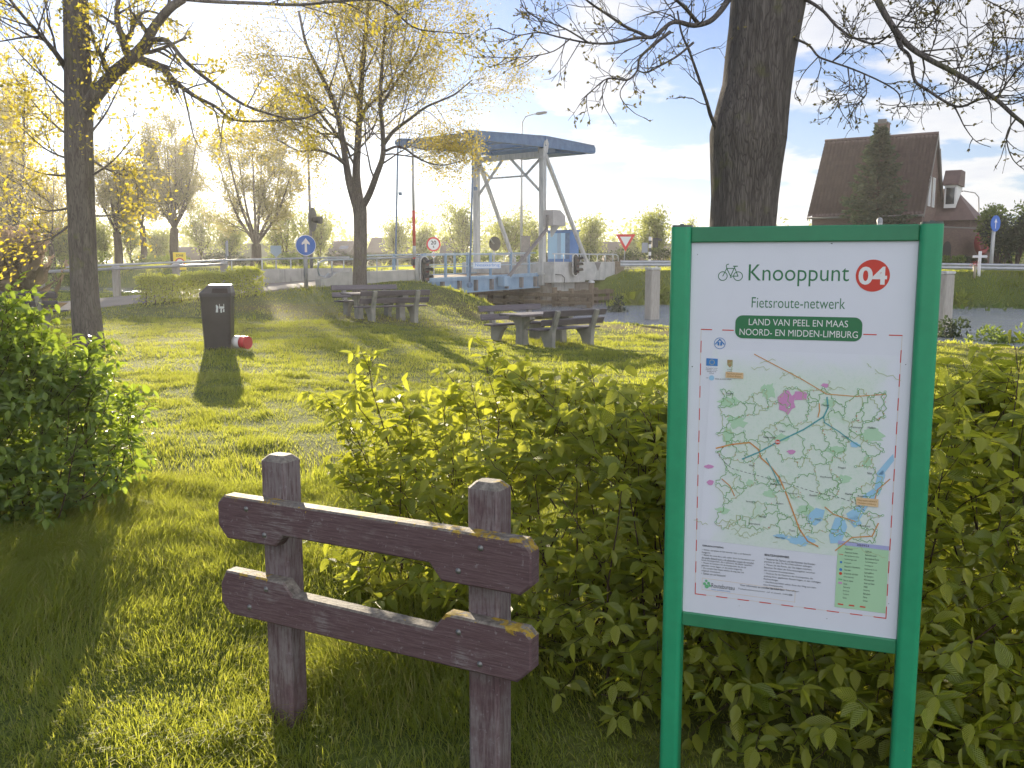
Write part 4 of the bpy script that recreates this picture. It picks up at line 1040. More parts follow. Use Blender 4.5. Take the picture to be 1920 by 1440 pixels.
MB().box(-.10, .10, -.10, .10, .1, 1.75, .02).build('post', M_GWHITE, bo)
MB().box(-.14, .14, .11, .26, 1.45, 1.72, .02).build('pivot_box', M_DARK, bo)
RED = m_flat('boom_red', (.55, .06, .04), .45)
zb = [1.35, 1.77, 2.23, 3.61, 5.35, 6.4]
for k in range(len(zb) - 1):
    r0 = .075 - .04 * (zb[k] - 1.3) / 5
    MB().tube([(.0 - .006 * (zb[k] - 1.3), .20, zb[k]), (-.006 * (zb[k + 1] - 1.3), .20, zb[k + 1])], [r0, r0 - .003], 8).build('boom_section', RED if k in (0, 2) else M_GWHITE, bo)
cb = thing('control_cabinet', 'blue striped metal control cabinet standing on the far abutment', 'cabinet', (*BW(10.75, .3, 0)[:2], 0), BR_RZ)
MB().box(0, .72, 0, 1.42, 1.60, 3.10, .015).build('body', m_worn('cabinet_blue', (.07, .19, .46), (.09, .23, .52), .45, 3, .05), cb)
MB().box(-.05, .77, -.05, 1.47, 3.101, 3.17).build('roof', m_flat('cabinet_roof', (.06, .15, .36), .5), cb)
PA, PB, PD = m_flat('panel_pale', (.30, .50, .68), .45), m_flat('panel_light', (.36, .60, .80), .45), m_flat('panel_grey', (.26, .38, .52), .45)
for y0, y1, m_ in ((.04, .30, M_BLUE), (.31, .57, PB), (.58, .80, PD), (.81, 1.36, PA)): MB().box(-.016, -.002, y0, y1, 1.75, 3.02).build('door_panel', m_, cb)
# ------------------------------------------------------------------ picnic tables and benches
M_SLAT = m_worn('purple_brown_slat', (.08, .068, .085), (.14, .12, .145), .5, 5, .2, (1, 7, 7), spec=.6)
M_CLEG = m_concrete('cast_concrete', (.20, .20, .18), (.34, .33, .29))
M_TTOP = m_worn('table_slat', (.13, .115, .125), (.21, .19, .20), .5, 5, .2, (1, 7, 7), spec=.6)
M_BOLT2 = m_flat('bolt_grey', (.3, .3, .3), .4, .6)
def bench_proto():
    o = thing('bench', 'x', 'bench')
    # faces +y (sitter looks to +y); back towards -y
    for (y0, y1, z0, z1, nm) in ((.02, .20, .415, .455, 'seat'), (.235, .42, .415, .455, 'seat')):
        MB().box(-1.0, 1.0, y0, y1, z0, z1, .01).build(nm, M_SLAT, o)
    for zc in (.60, .80):
        mb = MB().box(-1.0, 1.0, -.0225, .0225, -.075, .075, .012)
        mb.xf(Matrix.Translation((0, -.075 - (zc - .6) * .36, zc)) @ Matrix.Rotation(R_(18), 4, 'X')); mb.build('backrest', M_SLAT, o)
    for sx in (-.62, .62):
        P = [(.40, .41), (.40, .37), (.27, .25), (.19, .10), (.20, -.25), (-.10, -.25), (-.08, .10), (-.10, .40), (-.26, .84), (-.21, .87), (-.17, .86), (-.02, .455), (.0, .41)]
        MB().prism(P, 'x', sx - .055, sx + .055).build('leg', M_CLEG, o)
    return o
def table_proto():
    o = thing('picnic_table', 'x', 'table')
    for k in range(4):
        y = -.30 + k * .2; MB().box(-1.0, 1.0, y - .092, y + .092, .70, .752, .01).build('tabletop', M_TTOP, o)
    for sx in (-.62, .62):
        P = [(-.36, .698), (.36, .698), (.36, .63), (.20, .56), (.12, .40), (.13, .15), (.20, -.25), (-.20, -.25), (-.13, .15), (-.12, .40), (-.20, .56), (-.36, .63)]
        MB().prism(P, 'x', sx - .08, sx + .08).build('leg', M_CLEG, o)
    MB().box(-.54, .54, -.05, .05, .60, .69).build('stretcher', M_CLEG, o)
    return o
bp, tp = bench_proto(), table_proto()
used = []
def put(proto, x, y, rz, label, group, dz=0):
    o = proto if proto not in used else dup(proto)
    used.append(proto)
    o.location = (x, y, gh(x, y) + dz); o.rotation_euler = (0, 0, rz); o['label'] = label; o['group'] = group
    return o
def pset(cx, cy, ang, off, names):
    a = R_(ang); n = np.array([-math.sin(a), math.cos(a)])
    put(tp, cx, cy, a, names[0], 'picnic tables on the lawn', -.02)
    put(bp, cx - n[0] * off, cy - n[1] * off, a, names[1], 'benches on the lawn', -.02)
    put(bp, cx + n[0] * off, cy + n[1] * off, a + math.pi, names[2], 'benches on the lawn', -.02)
pset(.70, 21.9, 41, .98, ['picnic table nearest the information board, between two slatted benches', 'bench in front of the picnic table nearest the information board, back to the viewer', 'bench beyond the picnic table nearest the information board, on its water side'])
pset(-3.65, 25.7, 31, .95, ['picnic table by the slender middle tree in front of the bridge', 'bench in front of the picnic table by the slender middle tree, back to the viewer', 'bench beyond the picnic table by the slender middle tree'])
put(bp, -10.95, 20.4, R_(4), 'lone bench at the left edge behind the leafy bush', 'benches on the lawn')

# ------------------------------------------------------------------ litter bin with a carton beside it
M_BIN = m_worn('bin_plastic', (.030, .024, .026), (.045, .038, .040), .42, 6, .1, dist=.002)
M_BIN2 = m_flat('bin_hood_plastic', (.05, .045, .055), .35)
bx, by = -5.14, 16.25
bn = thing('litter_bin', 'tall dark plastic litter bin with a sloping hood and white sticker', 'litter bin', (bx, by, gh(bx, by)), R_(8))
def loft(rings):
    mb = MB(); n = len(rings[0]); vs = [p for r in rings for p in r]
    fs = [(k * n + i, k * n + (i + 1) % n, k * n + n + (i + 1) % n, k * n + n + i) for k in range(len(rings) - 1) for i in range(n)]
    fs += [tuple(range(n))[::-1], tuple(range(len(vs) - n, len(vs)))]
    return mb.add(vs, fs)
def rr(w, d, z, r=.05, ox=0, oy=0, tilt=0.0):
    P = []
    for cx, cy, a0 in ((w - r, -d + r, -90), (w - r, d - r, 0), (-w + r, d - r, 90), (-w + r, -d + r, 180)):
        for k in range(4): a = R_(a0 + k * 30); P.append((ox + cx + r * math.cos(a), oy + cy + r * math.sin(a), z + tilt * (ox + cx)))
    return P
loft([rr(.225, .225, -.1), rr(.226, .226, .05), rr(.255, .25, .86), rr(.258, .253, .93)]).build('body', M_BIN, bn)
loft([rr(.265, .26, .925, .05), rr(.268, .263, .955, .05), rr(.268, .263, .985, .05), rr(.19, .19, 1.115, .04, .055, .02), rr(.175, .175, 1.125, .04, .055, .02)]).build('hood', M_BIN2, bn)
MB().add([(-.05, -.272, .985), (.22, -.272, .985), (.20, -.185, 1.09), (-.04, -.185, 1.09)], [(0, 1, 2, 3)]).build('opening', m_flat('bin_opening', (.015, .006, .008), .7), bn)
st = MB()
for poly in ([(.02, .70), (.075, .70), (.075, .745), (.02, .745)],):
    pass
Wt = m_flat('sticker_white', (.62, .66, .66), .5)
def sticker(mb, pts): mb.add([(p[0], -.2585 - (p[1] - .7) * .03, p[1]) for p in pts], [tuple(range(len(pts)))])
sticker(st, [(.005, .655), (.045, .655), (.045, .70), (.055, .75), (.035, .775), (.022, .79), (.012, .775), (.015, .72)]); sticker(st, [(.068, .72), (.15, .72), (.15, .745), (.068, .745)])
sticker(st, [(.068, .745), (.150, .745), (.150, .80), (.138, .80), (.138, .757), (.078, .757), (.078, .80), (.068, .80)]); sticker(st, [(.085, .65), (.11, .65), (.108, .70), (.118, .715), (.10, .72), (.084, .705)]); sticker(st, [(.125, .66), (.15, .66), (.152, .71), (.13, .71)])
st.build('sticker', Wt, bn)
kx, ky = -4.72, 16.15
cu = thing('drinks_carton', 'red and white round carton lying in the grass beside the litter bin', 'litter', (kx, ky, gh(kx, ky) + .10), R_(-28))
def cone(x0, x1, r0, r1): return MB().tube([(x0, 0, .02), (x1, 0, .02)], [r0, r1], 20, True, True)
cone(-.13, .02, .115, .105).build('white_band', m_flat('carton_white', (.7, .68, .68), .45), cu); cone(.021, .14, .112, .105).build('red_band', m_flat('carton_red', (.55, .03, .04), .4), cu); MB().tube([(.1405, 0, .02), (.152, 0, .02)], [.112, .112], 20).build('lid', m_flat('carton_lid', (.45, .02, .03), .4), cu)

# ------------------------------------------------------------------ guard rails
M_GUARD = m_worn('galvanised_barrier', (.36, .38, .41), (.50, .52, .55), .42, 4, .08, metal=.4)
def wbeam(P, z, label, post_gap=3.0, hgt=.30, round_=False):
    P = [np.array(p, float) for p in P]
    o = thing('guard_rail', label, 'guard rail', (P[0][0], P[0][1], 0))
    vs, fs = [], []
    prof = [(.0, -.5), (.03, -.42), (.06, -.3), (.06, -.2), (.0, -.06), (.0, .06), (.06, .2), (.06, .3), (.03, .42), (.0, .5)]
    zz = z if hasattr(z, '__len__') else [z] * len(P)
    for k, p in enumerate(P):
        d = P[min(k + 1, len(P) - 1)] - P[max(k - 1, 0)]; d /= np.linalg.norm(d); n = np.array([d[1], -d[0]])
        for (u, w) in prof: vs.append((p[0] + n[0] * u, p[1] + n[1] * u, zz[k] + w * hgt))
    m = len(prof)
    for k in range(len(P) - 1):
        for i in range(m - 1): fs.append((k * m + i, k * m + i + 1, k * m + m + i + 1, k * m + m + i))
    # back face offset for thickness
    b = len(vs)
    for k, p in enumerate(P):
        d = P[min(k + 1, len(P) - 1)] - P[max(k - 1, 0)]; d /= np.linalg.norm(d); n = np.array([d[1], -d[0]])
        for (u, w) in prof: vs.append((p[0] + n[0] * (u - .006), p[1] + n[1] * (u - .006), zz[k] + w * hgt))
    for k in range(len(P) - 1):
        for i in range(m - 1): fs.append((b + k * m + i + 1, b + k * m + i, b + k * m + m + i, b + k * m + m + i + 1))
        for i in (0, m - 1): fs.append((k * m + i, b + k * m + i, b + k * m + m + i, k * m + m + i))
    MB().add(vs, fs, True).build('beam', M_GUARD, o, True)
    L = 0
    for k in range(len(P) - 1):
        seg = np.linalg.norm(P[k + 1] - P[k]); q = max(1, int(seg / post_gap))
        for i in range(q):
            f_ = (i + .5) / q; p = P[k] + (P[k + 1] - P[k]) * f_; d = (P[k + 1] - P[k]) / seg; n = np.array([d[1], -d[0]]); p = p - n * .08; zt = zz[k] + (zz[k + 1] - zz[k]) * f_
            MB().box(p[0] - .05, p[0] + .05, p[1] - .05, p[1] + .05, gh(*p) - .3, zt + .12).build('post', M_GUARD, o, True)
    return o
gR3 = [at(1163, 494, 47.4), at(1300, 494, 48.0), at(1500, 495, 46.6), at(1770, 499, 44.6), at(2080, 503, 42.6)]
gR = [g_[:2] for g_ in gR3]
wbeam(gR, [g_[2] for g_ in gR3], 'long steel guard rail along the far bank below the brick house')
gF = [at(820, 498, 56)[:2], at(640, 494, 60)[:2]]
# lane-side rail on stout posts, left of the bridge
o = thing('guard_rail', 'low pipe guard rail on stout wooden posts along the lane by the water', 'guard rail', (0, 0, 0))
cs_ = [-6.3, -8.3, -10.6, -13.2, -16.2, -19.5]
pp = [BW(c_, ROAD_W + .45, 0) for c_ in cs_]
hz_ = [gh(p[0], p[1]) for p in pp]
rail_pts = []
tops = [1.50, 1.44, 1.36, 1.27, 1.21, 1.18]
for p, zt in zip(pp, tops): rail_pts.append((p[0], p[1], zt))
mb = MB().tube([(x, y, z) for x, y, z in rail_pts], .05, 10); mb.build('rail', M_GUARD, o)
for p, z0, zt in zip(pp, hz_, tops):
    MB().box(p[0] - .11, p[0] + .11, p[1] + .062, p[1] + .28, z0 - .7, zt + .02, .02).build('post', M_PALE, o)
    MB().lathe([(.15, 0), (.15, .04), (.09, .085), (0, .095)], 12, (p[0], p[1] + .17, zt + .021)).build('post_cap', M_GWHITE, o)

# ------------------------------------------------------------------ road signs, lamps, poles
M_POST = m_worn('grey_sign_post', (.24, .25, .26), (.34, .35, .36), .45, 6, .05, metal=.3)
S_BLUE = m_flat('sign_blue', (.02, .13, .52), .4); S_WHITE = m_flat('sign_white', (.75, .75, .75), .4); S_RED = m_flat('sign_red', (.62, .04, .04), .4)
S_BACK = m_flat('sign_back', (.28, .30, .33), .5); S_YEL = m_flat('sign_yellow', (.85, .62, .03), .4); S_BLACK = m_flat('sign_black', (.03, .03, .03), .5)
def face_rz(p, extra=0): return math.atan2(-p[0], -p[1]) * -1 + math.pi + extra if False else -math.atan2(p[0], p[1]) + extra
def pole_thing(name, label, cat, px, py, Y, extra=0.0, group=None):
    p = at(px, py, Y); z0 = gh(p[0], p[1]); return thing(name, label, cat, (p[0], p[1], z0), face_rz(p, extra), group), p[2] - z0
def post(o, h, r=.035, m=None): return MB().tube([(0, 0, -.3), (0, 0, h)], r, 10).build('post', m or M_POST, o)
# round blue arrow sign beside the parapet
o, h = pole_thing('road_sign', 'round blue road sign with a white arrow pointing up on a grey post', 'road sign', 572, 460, 33.2, R_(14))
post(o, h + .3, .075)
pl = MB().disc((0, -.10, h), (0, 1, 0), .365, 32, .02).build('sign_plate', S_BLUE, o)
mb = MB(); ring3 = [(math.cos(t_), math.sin(t_)) for t_ in np.linspace(0, 2 * math.pi, 33)]
for k in range(32):
    a, b = ring3[k], ring3[k + 1]; mb.add([(a[0] * .365, -.1025, h + a[1] * .365), (b[0] * .365, -.1025, h + b[1] * .365), (b[0] * .345, -.1025, h + b[1] * .345), (a[0] * .345, -.1025, h + a[1] * .345)], [(0, 1, 2, 3)])
mb.build('rim', S_WHITE, pl)
MB().add([(-.04, -.103, h - .24), (.04, -.103, h - .24), (.04, -.103, h + .06), (.14, -.103, h + .02), (.14, -.103, h + .08), (0, -.103, h + .25), (-.14, -.103, h + .08), (-.14, -.103, h + .02), (-.04, -.103, h + .06)], [tuple(range(9))]).build('arrow', S_WHITE, pl)
# tall slim mast with a round backed signal
o, h = pole_thing('signal_mast', 'tall slim grey mast carrying a round black warning light board', 'traffic light', 575, 180, 41, R_(70))
MB().tube([(0, 0, -.3), (0, 0, 3.0), (0, 0, h)], [.075, .06, .035], 10).build('mast', m_worn('mast_grey', (.13, .13, .14), (.20, .20, .21), .5, 5), o)
q_ = h * .0 + (at(562, 412, 41)[2] - o.location.z)
MB().disc((-.1, -.16, q_), (0, 1, 0), .52, 28, .03, .52).build('back_board', S_BLACK, o)
hd = MB().tube([(-.1, -.165, q_), (-.1, -.55, q_ - .03)], [.14, .16], 14).build('hood', S_BLACK, o)
MB().box(-.16, .04, -.14, .0, q_ - .08, q_ + .08).build('bracket', M_POST, o)
# round signal seen beyond the bridge
o, h = pole_thing('signal_mast', 'round black warning light board on a white post beyond the bridge deck', 'traffic light', 926, 457, 58, R_(35))
post(o, h + .2, .06, M_GWHITE); MB().disc((0, -.12, h), (0, 1, 0), .44, 24, .03).build('back_board', S_BLACK, o); MB().bar((-.1, -.13, h), (-.6, -.5, h + .25), .07).build('arm', M_POST, o)
# speed-limit sign beyond the deck
o, h = pole_thing('road_sign', 'round red rimmed weight limit sign beyond the deck railing', 'road sign', 813, 458, 52, R_(-6))
post(o, h + .35, .035)
def ring_sign(o, h, r, y=-.06, col=S_RED, w=.09, inner=S_WHITE):
    pl = MB().disc((0, y, h), (0, 1, 0), r, 30, .015).build('sign_plate', col, o); MB().disc((0, y - .003, h), (0, 1, 0), r - w, 30, .002).build('white_field', inner, pl); return pl
pl = ring_sign(o, h, .40)
mb = MB(); put_text(mb, '20', -.15, .15, h - .02, h + .2, -.0655, .02); put_text(mb, 't', -.05, .05, h - .2, h - .06, -.0655, .02); mb.build('lettering', S_BLACK, pl)
pl2 = MB().add([(0, -.06, h - .78), (.21, -.06, h - .58), (0, -.06, h - .38), (-.21, -.06, h - .58), (0, -.045, h - .78), (.21, -.045, h - .58), (0, -.045, h - .38), (-.21, -.045, h - .58)], [(0, 1, 2, 3), (7, 6, 5, 4), (0, 4, 5, 1), (1, 5, 6, 2), (2, 6, 7, 3), (3, 7, 4, 0)]).build('diamond_plate', S_WHITE, o)
MB().add([(0, -.063, h - .70), (.12, -.063, h - .58), (0, -.063, h - .46), (-.12, -.063, h - .58)], [(0, 1, 2, 3)]).build('orange_field', m_flat('sign_orange', (.75, .3, .03), .4), pl2)
# give-way triangle
o, h = pole_thing('road_sign', 'red and white give way triangle by the far end of the bridge', 'road sign', 1173, 450, 50, R_(4))
MB().tube([(-.10, .03, -.3), (0, .03, h)], .035, 8).build('post', M_POST, o)
def tri(r, y, h): return [(-r, y, h + r * .58), (r, y, h + r * .58), (0, y, h - r * 1.15)]
T = tri(.52, -.02, h); T2 = tri(.52, .0, h)
pl = MB().add(T + T2, [(0, 2, 1), (3, 4, 5), (0, 1, 4, 3), (1, 2, 5, 4), (2, 0, 3, 5)]).build('sign_plate', S_RED, o)
MB().add(tri(.30, -.023, h), [(0, 2, 1)]).build('white_field', S_WHITE, pl)
# striped signal post
o, h = pole_thing('traffic_light', 'black and white banded traffic light post beside the give way sign', 'traffic light', 1219, 444, 48, R_(20))
for k in range(9): MB().tube([(0, 0, -.3 if k == 0 else h * k / 9), (0, 0, h * (k + 1) / 9)], .072, 10, True, False).build('band', S_BLACK if k % 2 else S_WHITE, o)
MB().box(.09, .40, -.12, .14, h - .55, h - .05, .02).build('signal_head', S_BLACK, o); MB().bar((.40, -.02, h - .12), (.62, -.02, h - .16), .12).build('hood', S_BLACK, o)
MB().box(-.42, -.10, .03, .05, h - .8, h - .3).build('back_plate', S_BACK, o)
# yellow zone sign
o, h = pole_thing('road_sign', 'yellow rectangular speed zone sign standing left of the clipped hedge', 'road sign', 337, 490, 42, R_(0))
post(o, h - .25, .035)
pl = MB().box(-.27, .27, -.06, -.042, h - .38, h + .40, .005).build('sign_plate', S_YEL, o); pl2 = MB().disc((0, -.063, h - .06), (0, 1, 0), .21, 26, .002).build('red_ring', S_RED, pl); MB().disc((0, -.0655, h - .06), (0, 1, 0), .155, 24, .002).build('white_field', S_WHITE, pl2)
mb = MB(); put_text(mb, '30', -.09, .09, h - .13, h + .01, -.067, .03); mb.build('numeral', S_BLACK, pl2)
mb = MB(); put_text(mb, 'ZONE', -.16, .16, h + .21, h + .31, -.0625, .02); mb.build('lettering', S_BLACK, pl)
# sign seen edge on, and a shield seen from behind
o, h = pole_thing('road_sign', 'grey blue road sign seen edge on left of the forked pollard tree', 'road sign', 424, 466, 44, R_(82))
post(o, h + .3, .04); MB().box(-.28, .28, -.06, -.04, h - .36, h + .36, .01).build('sign_plate', S_BACK, o)
o, h = pole_thing('road_sign', 'shield shaped road sign seen from behind left of the blue arrow sign', 'road sign', 517, 470, 47, R_(10))
post(o, h + .1, .04); MB().prism([(-.27, h + .25), (-.27, h - .1), (0, h - .32), (.27, h - .1), (.27, h + .25)], 'y', -.06, -.042).build('sign_plate', m_flat('shield_back', (.22, .30, .36), .5), o)
# right side: blue cycle sign, cross, lifebuoy
o, h = pole_thing('road_sign', 'oval looking blue road sign turned sideways on a pale post before the garden wall', 'road sign', 1866, 419, 47, R_(58))
MB().tube([(-.05, .06, -.3), (.02, .06, h - .2)], [.10, .085], 10).build('post', M_GWHITE, o); MB().disc((0, -.03, h), (0, 1, 0), .40, 28, .02).build('sign_plate', S_BLUE, o)
MB().add([(-.03, -.033, h - .25), (.03, -.033, h - .25), (.03, -.033, h + .05), (.12, -.033, h + .05), (0, -.033, h + .25), (-.12, -.033, h + .05), (-.03, -.033, h + .05)], [tuple(range(7))]).build('arrow', S_WHITE, o)
o, h = pole_thing('memorial_cross', 'small white roadside cross behind the guard rail', 'cross', 1838, 471, 43, R_(-6))
MB().box(-.065, .065, -.05, .05, -.2, h, .015).build('upright', S_WHITE, o); MB().box(-.30, .30, -.045, .045, h - .30, h - .19, .015).build('crossbar', S_WHITE, o)
o, h = pole_thing('flower_bouquet', 'red bouquet lying at the foot of the white cross', 'flowers', 1829, 484, 42.8)
mb = MB(); fl = random.Random(3)
for k in range(60):
    c = Vector((fl.gauss(0, .09), fl.gauss(0, .07), .62 + fl.gauss(0, .06))); a = fl.random() * 6.28; r = .05
    mb.add([c, c + Vector((math.cos(a) * r, math.sin(a) * r, .03)), c + Vector((math.cos(a + 1) * r, math.sin(a + 1) * r, .05))], [(0, 1, 2)])
mb.build('petals', m_flat('petal_red', (.45, .10, .08), .6), o); MB().tube([(0, 0, 0), (0, 0, .6)], [.05, .09], 8).build('wrapping', m_flat('wrap', (.35, .30, .2), .6), o)
# lamp posts
def lamp(label, px, ptop, Y, arm_px, hd_px, rz_flip, z_top_py):
    p = at(px, ptop, Y); z0 = gh(p[0], p[1]); h = p[2] - z0
    o = thing('street_lamp', label, 'street lamp', (p[0], p[1], z0), face_rz(p), 'street lamps beyond the canal')
    s = (arm_px - px) / FPX * Y; e = (hd_px - px) / FPX * Y; rise = at(px, z_top_py, Y)[2] - z0
    MB().tube([(0, 0, -.3), (0, 0, h * .55), (0, 0, h - .3), (s * .06, 0, h + (rise - h) * .55), (s * .3, 0, h + (rise - h) * .85), (s, 0, rise)], [.10, .075, .05, .045, .04, .035], 10).build('pole', M_GWHITE, o)
    d = 1 if e > s else -1
    mb = MB(); mb.prism([(0, -.05), (.22, -.11), (.72, -.07), (.78, .0), (.62, .06), (.08, .05)], 'y', -.13, .13); mb.xf(Matrix.Translation((s, 0, rise)) @ Matrix.Rotation(-.12 * d, 4, 'Y') @ Matrix.Scale(d, 4, (1, 0, 0))); 
    if d < 0: mb.f = [f[::-1] for f in mb.f]
    mb.build('lamp_head', M_STEELG, o); return o
lamp('street lamp with a curved arm rising behind the bridge tower', 978, 250, 62, 1003, 1027, 1, 213)
lamp('street lamp with a flat arm behind the brick garden wall', 1836, 385, 66, 1808, 1790, -1, 357)
o, h = pole_thing('switch_box', 'small grey switch box on a post beyond the bridge deck', 'cabinet', 986, 456, 60, 0); MB().box(-.28, .28, -.2, .2, -.2, h + .4, .02).build('case', M_STEELG, o)
MB().box(-.31, .31, -.23, .23, h + .401, h + .46).build('lid', M_STEELG, o)
p = at(1650, 412, 40.5); o = thing('bollard', 'rounded top of a pale grey marker post peeking over the information board', 'marker post', (p[0], p[1], gh(p[0], p[1])), 0)
hh = p[2] - o.location.z; MB().tube([(0, 0, -.2), (0, 0, hh - .12)], .11, 12).build('shaft', M_GWHITE, o); MB().lathe([(.12, -.13), (.12, 0), (.08, .08), (0, .11)], 12, (0, 0, hh - .0)).build('cap', M_POST, o)
p = at(50, 462, 55); o = thing('marker_post', 'thin pale post in front of the trees at far left', 'marker post', (p[0], p[1], gh(p[0], p[1])), 0); hh = p[2] - o.location.z
MB().tube([(0, 0, -.2), (0, 0, hh)], [.08, .06], 8).build('shaft', M_GWHITE, o); MB().box(-.1, .1, -.1, .1, hh, hh + .12).build('cap', M_POST, o)
# ------------------------------------------------------------------ leaves
LEAF_V = np.array([[0, 0, 0], [0, .28, -.02], [0, .56, -.02], [0, .82, .0], [0, 1.0, .03],
                   [-.19, .14, .05], [-.275, .38, .08], [-.19, .70, .07], [.19, .14, .05], [.275, .38, .08], [.19, .70, .07]], float)
LEAF_F = np.array([(0, 1, 5), (1, 6, 5), (1, 2, 6), (2, 7, 6), (2, 3, 7), (3, 4, 7), (0, 8, 1), (1, 8, 9), (1, 9, 2), (2, 9, 10), (2, 10, 3), (3, 10, 4)])
LEAF_UV = np.stack([LEAF_V[:, 0] / .55 + .5, LEAF_V[:, 1]], 1)
LITE_V = np.array([[0, 0, 0], [-.28, .45, .05], [0, .5, -.02], [.28, .45, .05], [0, 1, .02]], float)
LITE_F = np.array([(0, 2, 1), (0, 3, 2), (1, 2, 4), (2, 3, 4)])
def unit(v): return v / (np.linalg.norm(v, axis=-1, keepdims=True) + 1e-9)
def leaves(P, D, N, S, lite=False, curl=None):
    """one leaf per row: base P, pointing D, upper face N, length S"""
    LV, LF = (LITE_V, LITE_F) if lite else (LEAF_V, LEAF_F)
    D = unit(D); X = unit(np.cross(D, N)); N = np.cross(X, D)
    L = LV[None] * S[:, None, None]
    if curl is not None: L = L.copy(); L[:, :, 2] -= curl[:, None] * S[:, None] * LV[None, :, 1] ** 2
    V = P[:, None] + X[:, None] * L[:, :, 0:1] + D[:, None] * L[:, :, 1:2] + N[:, None] * L[:, :, 2:3]
    k = len(LV); F = (np.arange(len(P))[:, None, None] * k + LF[None]).reshape(-1, 3)
    return V.reshape(-1, 3), F, k

M_HORN = m_leaf('hornbeam_leaf', (.072, .118, .018), (.17, .24, .028), (.38, .40, .045), (.88, .90, .07), .62, .38, True, .05)
M_BUSHL = m_leaf('bush_leaf', (.036, .090, .02), (.080, .165, .026), (.19, .28, .03), (.62, .78, .05), .50, .32, True, .07)
M_TWIG = m_bark('twig_bark', (.06, .04, .025), (.13, .09, .06), (.10, .09, .05), 3.0, .3)

def shrub(root, shoots, leaf_mat, lsize, twig_r, stem_name='stems', fol_name='foliage', leaf_gap=.026, tint0=.45, lite=False, droop=.15):
    """shoots: list of polylines (points); leaves set alternately along each"""
    tb = Tubes(); P, D, N, S, T = [], [], [], [], []
    for (pts, r0, leafy0, bright) in shoots:
        pts = np.asarray(pts, float); r = np.linspace(r0, r0 * .3, len(pts)); tb.add(pts, r, 5)
        seg = np.linalg.norm(np.diff(pts, axis=0), axis=1); L = seg.sum(); s = L * leafy0; cum = np.concatenate([[0], np.cumsum(seg)]); side = 1 if rng.random() < .5 else -1
        while s < L:
            k = min(np.searchsorted(cum, s, 'right') - 1, len(seg) - 1); f = (s - cum[k]) / seg[k]; p = pts[k] + (pts[k + 1] - pts[k]) * f; d = (pts[k + 1] - pts[k]) / seg[k]
            sidev = np.cross(d, [0, 0, 1.0]); 
            if np.linalg.norm(sidev) < .2: a = rng.random() * 6.28; sidev = np.array([math.cos(a), math.sin(a), 0])
            sidev = sidev / np.linalg.norm(sidev)
            a = rng.normal(0, .5); c_, s_ = math.cos(a), math.sin(a); up = np.cross(sidev, d); sv = sidev * c_ + up * s_
            dirv = d * rng.uniform(.25, .7) + sv * side + np.array([0, 0, rng.normal(-droop, .25)]); nv = np.array([0, 0, 1.0]) + rng.normal(0, .35, 3)
            P.append(p + dirv * .006); D.append(dirv); N.append(nv); sz = lsize * rng.uniform(.38, 1.18) * (1 - .35 * (s / L) ** 3); S.append(sz)
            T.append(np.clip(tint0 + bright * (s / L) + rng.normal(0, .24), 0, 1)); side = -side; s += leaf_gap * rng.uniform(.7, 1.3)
        # terminal leaf
        d = pts[-1] - pts[-2]; P.append(pts[-1]); D.append(d + np.array([0, 0, -.1])); N.append(np.array([0, 0, 1.0]) + rng.normal(0, .4, 3)); S.append(lsize * .7); T.append(min(1, tint0 + bright + .15))
    P, D, N, S, T = map(np.array, (P, D, N, S, T))
    V, F, k = leaves(P, D, N, S, lite, rng.uniform(0, .35, len(P)))
    tb.build(stem_name, M_TWIG, root)
    np_mesh(fol_name, V, F, leaf_mat, root, True, True, np.repeat(T, k), None if lite else np.tile(LEAF_UV, (len(P), 1)))
    return len(P)
def curve(p, d, L, n=6, wob=.12, lift=.0):
    d = np.array(d, float); d /= np.linalg.norm(d); pts = [np.array(p, float)]
    for k in range(n):
        d = d + rng.normal(0, wob, 3) + np.array([0, 0, lift]); d /= np.linalg.norm(d); pts.append(pts[-1] + d * L / n)
    return np.array(pts)

# the hornbeam hedge behind barrier and board
HX = np.array([-.95, -.55, -.1, .4, .9, 1.4, 2.0, 3.4]); HY = np.array([4.70, 4.45, 4.10, 3.70, 3.46, 3.32, 3.22, 3.16])
HT = np.array([.40, .55, .76, .90, .95, .97, .97, .97])
def hedge_shoots(n, x0, x1, half, zlo, L0, L1, zhi=1.0, yoff=0.0):
    out = []
    for _ in range(n):
        x = rng.uniform(x0, x1); yc = np.interp(x, HX, HY) + yoff; top = (np.interp(x, HX, HT) + .10 * math.sin(x * 5.1) + .06 * math.sin(x * 11)) * zhi
        u = rng.random(); z = zlo + (top - zlo) * u ** .8
        if rng.random() > np.interp(x, [-.8, -.3, .35, .8], [.45, .55, .85, 1.0]) * (1 - .35 * u): continue
        wd = half * (1.0 - .55 * (z / top) ** 2.5); v = rng.uniform(-1, 1); v = math.copysign(abs(v) ** .55, v)
        p = np.array([x, yc + v * wd * .85, z + gh(x, yc)])
        d = np.array([rng.normal(0, .55) + (-.3 if x < -.4 else 0), v * .9 + rng.normal(0, .35), .25 + .75 * u + rng.normal(0, .3)])
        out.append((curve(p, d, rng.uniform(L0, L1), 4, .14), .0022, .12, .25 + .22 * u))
    return out
hd = thing('hedge', 'young leafy hornbeam hedge behind the maroon barrier and the information board', 'hedge', (.6, 4.0, 0))
sh = hedge_shoots(1640, -.72, 3.5, .46, .02, .16, .36) + hedge_shoots(620, .12, 3.3, .26, .0, .14, .30, .38, -.36)
# main stems and leading shoots
for _ in range(90):
    x = rng.uniform(-.65, 2.7); yc = np.interp(x, HX, HY); top = np.interp(x, HX, HT)
    sh.append((curve((x, yc + rng.normal(0, .15), gh(x, yc) - .05), (rng.normal(0, .35), rng.normal(0, .3), 1), top * rng.uniform(.8, 1.05), 7, .10), .006, .35, .2))
